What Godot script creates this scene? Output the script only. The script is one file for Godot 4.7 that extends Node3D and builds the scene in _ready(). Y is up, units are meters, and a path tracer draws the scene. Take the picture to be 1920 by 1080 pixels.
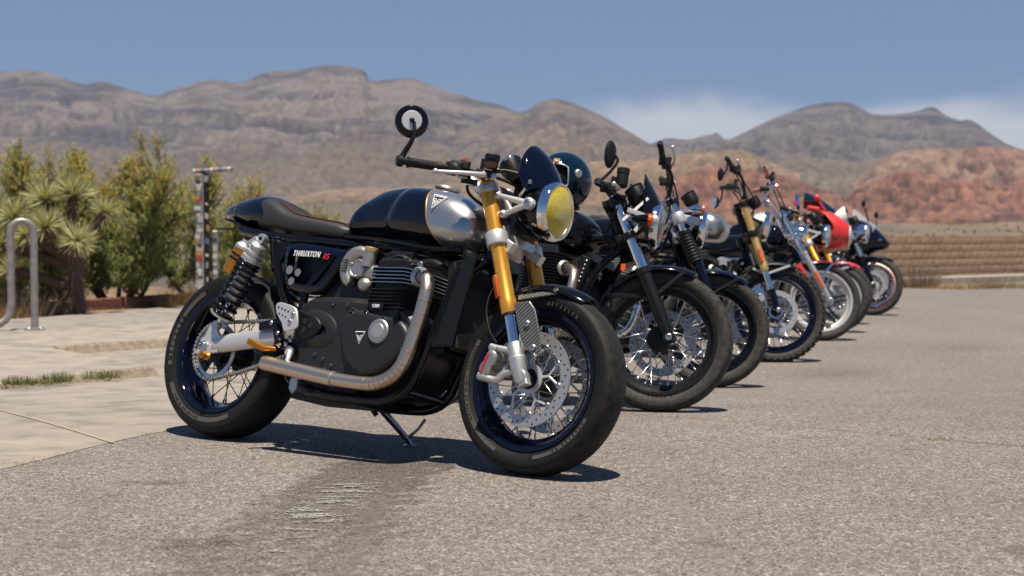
extends Node3D
# A row of parked motorcycles on a desert car park. Units are metres, y is up, the camera looks towards -z.

var taken := {}
var M := {}
var rng := RandomNumberGenerator.new()
const UPV := Vector3.UP


# ---------------------------------------------------------------- mesh builder
class MB:
	var st := SurfaceTool.new()
	var g := 1
	var use_col := false
	var col := Color.WHITE

	func _init(colored := false):
		use_col = colored
		st.begin(Mesh.PRIMITIVE_TRIANGLES)

	func tri(a: Vector3, b: Vector3, c: Vector3) -> void:
		for p in [a, b, c]:
			st.set_smooth_group(g)
			if use_col:
				st.set_color(col)
			st.add_vertex(p)

	func quad(a: Vector3, b: Vector3, c: Vector3, d: Vector3) -> void:
		tri(a, b, c)
		tri(a, c, d)

	func done() -> ArrayMesh:
		st.generate_normals()
		st.index()
		return st.commit()

	# rings run round their direction of travel by the right-hand rule; the outside of the skin faces out
	func loft(rings: Array, closed := true, cap0 := true, cap1 := true) -> MB:
		g += 1
		var n: int = rings[0].size()
		var m := n if closed else n - 1
		for k in rings.size() - 1:
			var r0: PackedVector3Array = rings[k]
			var r1: PackedVector3Array = rings[k + 1]
			for i in m:
				var j := (i + 1) % n
				if r0[i].distance_squared_to(r0[j]) < 1e-12:
					tri(r0[i], r1[i], r1[j])
				elif r1[i].distance_squared_to(r1[j]) < 1e-12:
					tri(r0[i], r1[i], r0[j])
				else:
					quad(r0[i], r1[i], r1[j], r0[j])
		g += 1
		if cap0:
			fan(rings[0], false)
		g += 1
		if cap1:
			fan(rings[rings.size() - 1], true)
		return self

	func fan(r: PackedVector3Array, up: bool) -> void:
		var c := Vector3.ZERO
		for p in r:
			c += p
		c /= r.size()
		for i in r.size():
			var j := (i + 1) % r.size()
			if up:
				tri(c, r[j], r[i])
			else:
				tri(c, r[i], r[j])

	func tube(pts: Array, rad, seg := 10, caps := true) -> MB:
		var rings := []
		var n := pts.size()
		var t0: Vector3 = (pts[1] - pts[0]).normalized()
		var side := t0.cross(Vector3.UP if absf(t0.y) < 0.9 else Vector3.RIGHT).normalized()
		for k in n:
			var t: Vector3 = (pts[mini(k + 1, n - 1)] - pts[maxi(k - 1, 0)]).normalized()
			side = (side - t * side.dot(t)).normalized()
			var other := t.cross(side)
			var r: float = rad[k] if rad is Array or rad is PackedFloat32Array else rad
			var ring := PackedVector3Array()
			for i in seg:
				var a := TAU * i / seg
				ring.append(pts[k] + (side * cos(a) + other * sin(a)) * r)
			rings.append(ring)
		return loft(rings, true, caps, caps)

	# profile of (radius, height) about the local y axis of xf
	func lathe(prof: Array, xf := Transform3D(), seg := 24, sharp := 28.0, arc := TAU) -> MB:
		g += 1
		var full := arc > TAU - 0.001
		var m := seg if full else seg + 1
		var rings := []
		for p in prof:
			var ring := PackedVector3Array()
			for i in m:
				var a := arc * i / seg
				ring.append(xf * Vector3(p.x * sin(a), p.y, p.x * cos(a)))
			rings.append(ring)
		for k in prof.size() - 1:
			if k > 0:
				var d0: Vector2 = prof[k] - prof[k - 1]
				var d1: Vector2 = prof[k + 1] - prof[k]
				if absf(d0.angle_to(d1)) > deg_to_rad(sharp):
					g += 1
			for i in seg:
				var j := (i + 1) % m
				var a: Vector3 = rings[k][i]
				var b: Vector3 = rings[k + 1][i]
				var c: Vector3 = rings[k + 1][j]
				var d: Vector3 = rings[k][j]
				if prof[k].x < 1e-6:
					tri(a, b, c)
				elif prof[k + 1].x < 1e-6:
					tri(a, b, d)
				else:
					quad(a, b, c, d)
		return self

	# outline in local xy, built up along local z through levels of (inset, depth)
	func solid(poly: Array, xf: Transform3D, levels: Array, smooth := false) -> MB:
		var n := poly.size()
		var area := 0.0
		for i in n:
			area += poly[i].cross(poly[(i + 1) % n])
		if area < 0.0:
			poly = poly.duplicate()
			poly.reverse()
		var nor := []
		for i in n:
			var e0: Vector2 = (poly[i] - poly[(i - 1 + n) % n]).normalized()
			var e1: Vector2 = (poly[(i + 1) % n] - poly[i]).normalized()
			var m0 := Vector2(-e0.y, e0.x)
			var m1 := Vector2(-e1.y, e1.x)
			var mm := m0 + m1
			nor.append(mm / maxf(mm.dot(m0), 0.5))
		var sharp := []
		for i in n:
			var e0: Vector2 = poly[i] - poly[(i - 1 + n) % n]
			var e1: Vector2 = poly[(i + 1) % n] - poly[i]
			sharp.append(absf(e0.angle_to(e1)) > 0.6)
		var start := maxi(sharp.find(true), 0)
		var rings := []
		for lv in levels:
			var ring := PackedVector3Array()
			for i in n:
				var p: Vector2 = poly[i] + nor[i] * lv.x
				ring.append(xf * Vector3(p.x, p.y, lv.y))
			rings.append(ring)
		g += 1
		for k in rings.size() - 1:
			if not smooth:
				g += 1
			for s in n:
				var i := (start + s) % n
				var j := (i + 1) % n
				if sharp[i] and s > 0:
					g += 1
				quad(rings[k][i], rings[k + 1][i], rings[k + 1][j], rings[k][j])
		var flat := PackedVector2Array()
		for i in n:
			flat.append(poly[i] + nor[i] * levels[-1].x)
		var ids := Geometry2D.triangulate_polygon(flat)
		if not smooth:
			g += 1
		var top: PackedVector3Array = rings[-1]
		var low: PackedVector3Array = rings[0]
		for t in range(0, ids.size(), 3):
			var a := ids[t]
			var b := ids[t + 1]
			var c := ids[t + 2]
			if (flat[b] - flat[a]).cross(flat[c] - flat[a]) > 0.0:
				var sw := b
				b = c
				c = sw
			tri(top[a], top[b], top[c])
		g += 1
		for t in range(0, ids.size(), 3):
			var a := ids[t]
			var b := ids[t + 1]
			var c := ids[t + 2]
			if (flat[b] - flat[a]).cross(flat[c] - flat[a]) > 0.0:
				var sw := b
				b = c
				c = sw
			tri(low[a], low[c], low[b])
		return self

	func box(c: Vector3, s: Vector3, b := Basis(), bev := 0.0) -> MB:
		var h := s / 2.0
		if bev <= 0.0:
			bev = minf(minf(h.x, h.y), h.z) * 0.12
		var poly := [Vector2(-h.x, -h.y), Vector2(h.x, -h.y), Vector2(h.x, h.y), Vector2(-h.x, h.y)]
		return solid(poly, Transform3D(b, c), [Vector2(bev, -h.z), Vector2(0, -h.z + bev), Vector2(0, h.z - bev), Vector2(bev, h.z)])

	func ball(c: Vector3, r: Vector3, seg := 14, b := Basis()) -> MB:
		var prof := []
		for k in seg / 2 + 1:
			var a := PI * k / (seg / 2) - PI / 2
			prof.append(Vector2(maxf(cos(a), 0.0) if k > 0 and k < seg / 2 else 0.0, sin(a)))
		return lathe(prof, Transform3D(b * Basis.from_scale(r), c), seg, 180.0)

	# flat bar from a to b, w wide and t thick, its broad side facing nrm
	func bar(a: Vector3, b: Vector3, w: float, t: float, nrm: Vector3) -> MB:
		var x := (b - a).normalized()
		var z := (nrm - x * nrm.dot(x)).normalized()
		var y := z.cross(x)
		return box((a + b) / 2, Vector3(a.distance_to(b), w, t), Basis(x, y, z), minf(w, t) * 0.2)

	func rod(a: Vector3, b: Vector3, r: float, seg := 12, r2 := -1.0) -> MB:
		return tube([a, b], [r, r if r2 < 0 else r2], seg)

	func bolt(p: Vector3, axis: Vector3, r := 0.006, h := 0.006) -> MB:
		return lathe([Vector2(0, 0), Vector2(r, 0), Vector2(r, h * 0.7), Vector2(r * 0.75, h), Vector2(r * 0.5, h), Vector2(r * 0.45, h * 0.5), Vector2(0, h * 0.5)], Transform3D(along(axis), p), 10)

	static func along(axis: Vector3) -> Basis:
		var y := axis.normalized()
		var x := (Vector3.UP if absf(y.y) < 0.9 else Vector3.RIGHT).cross(y).normalized()
		return Basis(x, y, x.cross(y))


# ---------------------------------------------------------------- helpers
static func V2(a: Array) -> Array:
	var out := []
	for i in range(0, a.size(), 2):
		out.append(Vector2(a[i], a[i + 1]))
	return out


static func V3(a: Array) -> Array:
	var out := []
	for i in range(0, a.size(), 3):
		out.append(Vector3(a[i], a[i + 1], a[i + 2]))
	return out


static func smooth_line(p: Array, per := 6) -> Array:
	var out := []
	var n := p.size()
	for k in n - 1:
		for s in per:
			out.append(p[k].cubic_interpolate(p[k + 1], p[maxi(k - 1, 0)], p[mini(k + 2, n - 1)], float(s) / per))
	out.append(p[n - 1])
	return out


static func smooth_loop(p: Array, per := 4) -> Array:
	var out := []
	var n := p.size()
	for k in n:
		for s in per:
			out.append(p[k].cubic_interpolate(p[(k + 1) % n], p[(k - 1 + n) % n], p[(k + 2) % n], float(s) / per))
	return out


static func table(t: Array, x: float) -> float:
	if x <= t[0].x:
		return t[0].y
	for i in t.size() - 1:
		if x <= t[i + 1].x:
			var a: Vector2 = t[maxi(i - 1, 0)]
			var b: Vector2 = t[i]
			var c: Vector2 = t[i + 1]
			var d: Vector2 = t[mini(i + 2, t.size() - 1)]
			var s := (x - b.x) / (c.x - b.x)
			var m0 := 0.0 if b.x == a.x else (c.y - a.y) / (c.x - a.x) * (c.x - b.x)
			var m1 := 0.0 if d.x == c.x else (d.y - b.y) / (d.x - b.x) * (c.x - b.x)
			if i == 0:
				m0 = c.y - b.y
			if i == t.size() - 2:
				m1 = c.y - b.y
			var s2 := s * s
			var s3 := s2 * s
			return (2 * s3 - 3 * s2 + 1) * b.y + (s3 - 2 * s2 + s) * m0 + (-2 * s3 + 3 * s2) * c.y + (s3 - s2) * m1
	return t[t.size() - 1].y


# axes for things seen from the right-hand side of a bike: local x forward, y up, z out of the side
func side_xf(z: float) -> Transform3D:
	return Transform3D(Basis(), Vector3(0, 0, z))


func axle_xf(p: Vector3) -> Transform3D:   # lathe axis along the bike's z
	return Transform3D(Basis(Vector3(1, 0, 0), Vector3(0, 0, 1), Vector3(0, -1, 0)), p)


func numbered(called: String) -> String:
	if not taken.has(called):
		taken[called] = 0
		return called
	taken[called] += 1
	return "%s_%03d" % [called, taken[called]]


func mesh_node(called: String, mesh: Mesh, mat: Material, parent: Node3D, xf := Transform3D()) -> MeshInstance3D:
	var o := MeshInstance3D.new()
	o.mesh = mesh
	o.material_override = mat
	o.transform = xf
	if parent == self:
		o.name = numbered(called)
		add_child(o)
	else:
		o.name = called
		parent.add_child(o, true)
	return o


func part(called: String, mb: MB, mat: Material, parent: Node3D, xf := Transform3D()) -> MeshInstance3D:
	return mesh_node(called, mb.done(), mat, parent, xf)


func tag(o: Node3D, label: String, category := "", group := "", kind := "") -> Node3D:
	if label:
		o.set_meta("label", label)
	if category:
		o.set_meta("category", category)
	if group:
		o.set_meta("group", group)
	if kind:
		o.set_meta("kind", kind)
	return o


func thing(called: String, label: String, category: String, xf: Transform3D, group := "") -> Node3D:
	var o := Node3D.new()
	o.name = numbered(called)
	add_child(o)
	o.transform = xf
	tag(o, label, category, group)
	return o


func letters(s: String, height: float, depth := 0.002, serif := false, italic := false) -> TextMesh:
	var f := SystemFont.new()
	f.font_names = PackedStringArray(["Droid Serif" if serif else "Droid Sans"])
	f.font_weight = 700
	f.font_italic = italic
	var t := TextMesh.new()
	t.font = f
	t.text = s
	t.font_size = 64
	t.pixel_size = height / (64.0 * 0.72)
	t.depth = depth
	t.curve_step = 2.0
	return t


# lettering laid round a circle in the local xy plane, its face to local +z; angle 0 points along +x
func ring_letters(s: String, rad: float, a0: float, step: float, height: float, xf: Transform3D, inward := false) -> ArrayMesh:
	var st := SurfaceTool.new()
	st.begin(Mesh.PRIMITIVE_TRIANGLES)
	var a := a0
	for ch in s:
		if ch != " ":
			var t := letters(ch, height, 0.0016)
			var up := Vector3(cos(a), sin(a), 0) * (-1.0 if inward else 1.0)
			st.append_from(t, 0, xf * Transform3D(Basis(up.cross(Vector3(0, 0, 1)), up, Vector3(0, 0, 1)), Vector3(cos(a), sin(a), 0) * rad))
		a += (step if inward else -step) * (0.62 if ch in "I1. " else 1.0)
	return st.commit()


# ---------------------------------------------------------------- materials
func mat(called: String, lin: Color, rough := 0.5, metal := 0.0) -> StandardMaterial3D:
	var m := StandardMaterial3D.new()
	m.resource_name = called
	m.albedo_color = lin.linear_to_srgb()
	m.roughness = rough
	m.metallic = metal
	M[called] = m
	return m


func ramp(stops: Array) -> Gradient:
	var gr := Gradient.new()
	var o := PackedFloat32Array()
	var c := PackedColorArray()
	for s in stops:
		o.append(s[0])
		c.append(s[1])
	gr.offsets = o
	gr.colors = c
	return gr


func noise_tex(size: int, kind: int, freq: float, octaves: int, seed_no: int, gr: Gradient = null, normal := 0.0, cell := -1, jitter := 1.0) -> NoiseTexture2D:
	var n := FastNoiseLite.new()
	n.noise_type = kind
	n.frequency = freq
	n.seed = seed_no
	n.fractal_octaves = octaves
	n.fractal_type = FastNoiseLite.FRACTAL_FBM if octaves > 1 else FastNoiseLite.FRACTAL_NONE
	if cell >= 0:
		n.cellular_return_type = cell
		n.cellular_jitter = jitter
	var t := NoiseTexture2D.new()
	t.width = size
	t.height = size
	t.seamless = true
	t.seamless_blend_skirt = 0.12
	if normal > 0.0:
		t.as_normal_map = true
		t.bump_strength = normal
	elif gr:
		t.color_ramp = gr
	t.noise = n
	return t


func G(v: float, a := 1.0) -> Color:
	return Color(v, v, v, a)


func triplanar(m: StandardMaterial3D, scale: float, world := true) -> void:
	m.uv1_triplanar = true
	m.uv1_world_triplanar = world
	m.uv1_scale = Vector3.ONE * scale


func make_materials() -> void:
	var SX := FastNoiseLite.TYPE_SIMPLEX_SMOOTH
	var CE := FastNoiseLite.TYPE_CELLULAR
	# paint and metal of the bikes
	var m := mat("blue_black_paint", Color(0.0022, 0.0034, 0.0125), 0.07)
	m.clearcoat_enabled = true
	m.clearcoat = 0.6
	m.clearcoat_roughness = 0.02
	m.metallic_specular = 0.25
	mat("black_gloss", Color(0.004, 0.004, 0.006), 0.1).metallic_specular = 0.42
	mat("black_satin", Color(0.006, 0.006, 0.007), 0.4).metallic_specular = 0.42
	mat("black_plastic", Color(0.007, 0.007, 0.0075), 0.55).metallic_specular = 0.38
	m = mat("engine_black", Color(0.013, 0.0135, 0.014), 0.42)
	m.metallic_specular = 0.46
	m.normal_enabled = true
	m.normal_texture = noise_tex(256, CE, 0.06, 1, 3, null, 1.5, FastNoiseLite.RETURN_DISTANCE)
	m.normal_scale = 0.12
	triplanar(m, 9.0, false)
	m = mat("silver_paint", Color(0.42, 0.43, 0.44), 0.3, 0.85)
	m.clearcoat_enabled = true
	m.clearcoat = 1.0
	m.clearcoat_roughness = 0.03
	mat("gold_anodised", Color(0.86, 0.4, 0.06), 0.32, 0.72)
	mat("gold_line", Color(0.5, 0.27, 0.06), 0.35, 0.5)
	mat("brass_gold", Color(0.72, 0.45, 0.15), 0.3, 0.7)
	mat("orange_gold", Color(0.62, 0.25, 0.035), 0.38, 0.85)
	mat("chrome", Color(0.78, 0.79, 0.81), 0.06, 1.0)
	mat("steel", Color(0.55, 0.55, 0.55), 0.3, 1.0)
	mat("disc_steel", Color(0.5, 0.49, 0.48), 0.48, 0.85)
	mat("spoke_steel", Color(0.72, 0.73, 0.76), 0.2, 1.0)
	m = mat("alloy", Color(0.56, 0.55, 0.53), 0.46, 0.85)
	m.normal_enabled = true
	m.normal_texture = noise_tex(256, CE, 0.08, 1, 5, null, 1.5, FastNoiseLite.RETURN_DISTANCE)
	m.normal_scale = 0.1
	triplanar(m, 10.0, false)
	mat("white_alloy", Color(0.62, 0.61, 0.6), 0.42, 0.6)
	mat("carburettor_alloy", Color(0.42, 0.4, 0.365), 0.42, 0.85)
	mat("brushed_exhaust", Color(0.64, 0.52, 0.415), 0.36, 1.0)
	mat("weld", Color(0.36, 0.2, 0.1), 0.42, 0.9)
	m = mat("rubber", Color(0.0105, 0.0105, 0.0105), 0.62)
	m.metallic_specular = 0.36
	m.albedo_texture = noise_tex(512, SX, 0.012, 4, 14, ramp([[0.0, G(0.62)], [0.5, G(0.9)], [1.0, Color(1, 0.98, 0.95)]]))
	m.normal_enabled = true
	m.normal_texture = noise_tex(512, SX, 0.12, 3, 15, null, 2.0)
	m.normal_scale = 0.14
	triplanar(m, 4.0, false)
	m = mat("dusty_rubber", Color(0.038, 0.035, 0.032), 0.75)
	m.albedo_texture = noise_tex(512, SX, 0.02, 4, 16, ramp([[0.0, G(0.5)], [0.45, G(0.8)], [0.75, Color(1, 0.97, 0.93)], [1.0, Color(1, 0.96, 0.9)]]))
	triplanar(m, 3.0, false)
	m = mat("worn_rubber", Color(0.027, 0.0255, 0.024), 0.7)
	m.metallic_specular = 0.4
	m.albedo_texture = noise_tex(512, SX, 0.02, 4, 17, ramp([[0.0, G(0.35)], [0.45, G(0.7)], [0.8, Color(1, 0.97, 0.93)], [1.0, Color(1, 0.96, 0.9)]]))
	triplanar(m, 3.0, false)
	mat("sidewall_print", Color(0.055, 0.052, 0.049), 0.8)
	mat("rubber_mark", Color(0.05, 0.048, 0.045), 0.6)
	mat("rubber_groove", Color(0.005, 0.005, 0.005), 0.9)
	m = mat("leather", Color(0.024, 0.023, 0.022), 0.5)
	m.normal_enabled = true
	m.normal_texture = noise_tex(512, CE, 0.06, 2, 22, null, 2.0, FastNoiseLite.RETURN_DISTANCE)
	m.normal_scale = 0.25
	triplanar(m, 7.0, false)
	m = mat("suede", Color(0.0085, 0.0085, 0.0085), 0.9)
	m.rim_enabled = true
	m.rim = 0.3
	mat("stitch_red", Color(0.2, 0.035, 0.02), 0.7)
	mat("letter_white", Color(0.75, 0.76, 0.78), 0.35)
	mat("letter_red", Color(0.55, 0.02, 0.015), 0.4)
	mat("letter_grey", Color(0.075, 0.072, 0.068), 0.75)
	mat("red_switch", Color(0.6, 0.03, 0.03), 0.35)
	mat("red_paint", Color(0.6, 0.018, 0.012), 0.16).clearcoat_enabled = true
	mat("maroon_paint", Color(0.12, 0.006, 0.014), 0.14)
	mat("white_paint", Color(0.72, 0.72, 0.7), 0.25)
	mat("amber", Color(0.7, 0.1, 0.01), 0.25)
	mat("amber_reflector", Color(0.36, 0.075, 0.012), 0.28)
	mat("tan_leather", Color(0.42, 0.17, 0.075), 0.6)
	mat("fluid_brown", Color(0.06, 0.022, 0.008), 0.2)
	mat("blue_plastic", Color(0.01, 0.08, 0.4), 0.3)
	mat("dark_chrome", Color(0.3, 0.31, 0.33), 0.12, 1.0)
	mat("helmet_teal", Color(0.002, 0.014, 0.03), 0.06).metallic_specular = 0.42
	m = mat("yellow_glass", Color(0.9, 0.7, 0.03, 0.5), 0.03)
	m.transparency = BaseMaterial3D.TRANSPARENCY_ALPHA
	m = mat("clear_glass", Color(0.85, 0.88, 0.9, 0.12), 0.02)
	m.transparency = BaseMaterial3D.TRANSPARENCY_ALPHA
	m = mat("smoke_glass", Color(0.012, 0.012, 0.013, 0.8), 0.05)
	m.transparency = BaseMaterial3D.TRANSPARENCY_ALPHA
	mat("reflector", Color(0.85, 0.85, 0.84), 0.28, 1.0)
	mat("mirror_glass", Color(0.8, 0.82, 0.85), 0.02, 1.0)
	# carbon weave: twill of two tones, 16 x 16 threads
	var im := Image.create(64, 64, false, Image.FORMAT_RGB8)
	for y in 64:
		for x in 64:
			var k := posmod(x / 8 + y / 8, 4)
			var v := 0.16 if k < 2 else 0.44
			v *= 0.8 + 0.2 * sin((x if k < 2 else y) % 8 / 8.0 * PI)
			im.set_pixel(x, y, Color(v, v * 0.98, v * 0.94))
	m = mat("carbon_weave", Color(1, 1, 1), 0.22)
	m.albedo_texture = ImageTexture.create_from_image(im)
	m.clearcoat_enabled = true
	triplanar(m, 34.0, false)
	# radiator core: fine louvres
	im = Image.create(32, 32, false, Image.FORMAT_RGB8)
	for y in 32:
		for x in 32:
			var v := 0.05 + 0.2 * float(y % 8 < 3) + 0.06 * float(x % 16 < 3)
			im.set_pixel(x, y, Color(v, v, v))
	m = mat("radiator_core", Color(0.22, 0.22, 0.22), 0.6, 0.3)
	m.albedo_texture = ImageTexture.create_from_image(im)
	triplanar(m, 40.0, false)
	# grounds
	m = mat("asphalt", Color(1, 1, 1), 0.9)
	m.albedo_texture = noise_tex(1024, CE, 0.15, 1, 31, ramp([
		[0.0, Color(0.34, 0.325, 0.305)], [0.14, Color(0.44, 0.415, 0.385)], [0.3, Color(0.5, 0.47, 0.435)], [0.5, Color(0.545, 0.51, 0.47)],
		[0.66, Color(0.58, 0.54, 0.495)], [0.78, Color(0.6, 0.535, 0.475)], [0.88, Color(0.65, 0.605, 0.56)], [0.96, Color(0.71, 0.67, 0.625)], [1.0, Color(0.82, 0.78, 0.74)]]), 0.0, FastNoiseLite.RETURN_CELL_VALUE)
	m.normal_enabled = true
	m.normal_texture = noise_tex(1024, CE, 0.15, 1, 31, null, 5.0, FastNoiseLite.RETURN_DISTANCE)
	m.normal_scale = 0.4
	m.vertex_color_use_as_albedo = true
	triplanar(m, 1.0 / 0.86)
	m.detail_enabled = true
	m.detail_blend_mode = BaseMaterial3D.BLEND_MODE_MUL
	m.detail_uv_layer = BaseMaterial3D.DETAIL_UV_2
	m.uv2_triplanar = true
	m.uv2_world_triplanar = true
	m.uv2_scale = Vector3.ONE / 2.3
	m.detail_albedo = noise_tex(1024, SX, 0.05, 5, 33, ramp([[0.0, G(0.8)], [0.4, Color(0.92, 0.915, 0.91)], [0.7, G(1.0)], [1.0, Color(1, 1, 1)]]))
	m = mat("concrete", Color(0.35, 0.318, 0.285), 0.86)
	m.albedo_texture = noise_tex(1024, SX, 0.006, 6, 41, ramp([[0.0, G(0.76)], [0.45, Color(0.92, 0.91, 0.9)], [1.0, Color(1, 0.99, 0.97)]]))
	m.normal_enabled = true
	m.normal_texture = noise_tex(512, SX, 0.1, 4, 42, null, 2.0)
	m.normal_scale = 0.18
	m.vertex_color_use_as_albedo = true
	triplanar(m, 0.5)
	m.detail_enabled = true
	m.detail_blend_mode = BaseMaterial3D.BLEND_MODE_MUL
	m.detail_uv_layer = BaseMaterial3D.DETAIL_UV_2
	m.uv2_triplanar = true
	m.uv2_world_triplanar = true
	m.uv2_scale = Vector3(0.35, 1.0, 1.6)
	m.detail_albedo = noise_tex(512, SX, 0.03, 4, 43, ramp([[0.0, G(0.88)], [0.35, Color(0.96, 0.955, 0.95)], [1.0, G(1.0)]]))
	m = mat("concrete_edge", Color(0.36, 0.29, 0.215), 0.9)
	m.albedo_texture = noise_tex(512, SX, 0.03, 5, 44, ramp([[0.0, G(0.5)], [0.5, G(0.85)], [1.0, G(1.0)]]))
	triplanar(m, 1.0)
	mat("faded_paint", Color(0.36, 0.345, 0.33), 0.8)
	mat("joint_filler", Color(0.3, 0.25, 0.205), 0.95)
	m = mat("desert_soil", Color(1, 1, 1), 0.95)
	m.vertex_color_use_as_albedo = true
	m.albedo_texture = noise_tex(1024, SX, 0.05, 5, 51, ramp([[0.0, G(0.62)], [0.5, G(0.88)], [1.0, G(1.0)]]))
	triplanar(m, 0.05)
	m = mat("mountain_rock", Color(1, 1, 1), 0.95)
	m.vertex_color_use_as_albedo = true
	m.albedo_texture = noise_tex(1024, SX, 0.02, 6, 52, ramp([[0.0, G(0.45)], [0.5, G(0.85)], [1.0, G(1.0)]]))
	triplanar(m, 0.004)
	# masonry
	for k in 4:
		m = mat("wall_block_%d" % k, [Color(0.42, 0.275, 0.18), Color(0.46, 0.305, 0.2), Color(0.38, 0.245, 0.16), Color(0.44, 0.295, 0.195)][k], 0.92)
		m.albedo_texture = noise_tex(512, SX, 0.04, 5, 60 + k, ramp([[0.0, G(0.6)], [0.5, G(0.9)], [1.0, G(1.0)]]))
		triplanar(m, 2.0)
	for k in 3:
		m = mat("red_brick_%d" % k, [Color(0.23, 0.1, 0.065), Color(0.27, 0.12, 0.08), Color(0.19, 0.075, 0.05)][k], 0.92)
		m.albedo_texture = noise_tex(256, SX, 0.05, 4, 66 + k, ramp([[0.0, G(0.6)], [0.5, G(0.9)], [1.0, G(1.0)]]))
		triplanar(m, 2.0)
	m = mat("galvanised_steel", Color(0.4, 0.375, 0.36), 0.45, 0.5)
	m.albedo_texture = noise_tex(256, SX, 0.02, 4, 71, ramp([[0.0, G(0.8)], [1.0, G(1.0)]]))
	triplanar(m, 2.0, false)
	# plants
	for row in [["leaf_green", Color(0.2, 0.235, 0.08)], ["leaf_light", Color(0.36, 0.35, 0.13)], ["leaf_dark", Color(0.12, 0.15, 0.062)], ["flower_yellow", Color(0.6, 0.36, 0.05)],
			["yucca_blade", Color(0.47, 0.45, 0.26)], ["yucca_dark", Color(0.075, 0.09, 0.035)], ["dry_grass", Color(0.5, 0.35, 0.18)], ["grey_scrub", Color(0.27, 0.2, 0.135)], ["weed_green", Color(0.2, 0.22, 0.085)]]:
		m = mat(row[0], row[1], 0.7)
		m.backlight_enabled = true
		m.backlight = Color(0.6, 0.6, 0.42)
		m.vertex_color_use_as_albedo = true
	m = mat("dead_leaf", Color(0.3, 0.2, 0.125), 0.85)
	m = mat("kerb_concrete", Color(0.4, 0.36, 0.31), 0.9)
	m.albedo_texture = noise_tex(256, SX, 0.03, 4, 45, ramp([[0.0, G(0.75)], [1.0, G(1.0)]]))
	triplanar(m, 1.0)
	m = mat("bark", Color(0.15, 0.1, 0.068), 0.95)
	m.albedo_texture = noise_tex(256, SX, 0.05, 4, 81, ramp([[0.0, G(0.5)], [1.0, G(1.0)]]))
	triplanar(m, 3.0)


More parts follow.
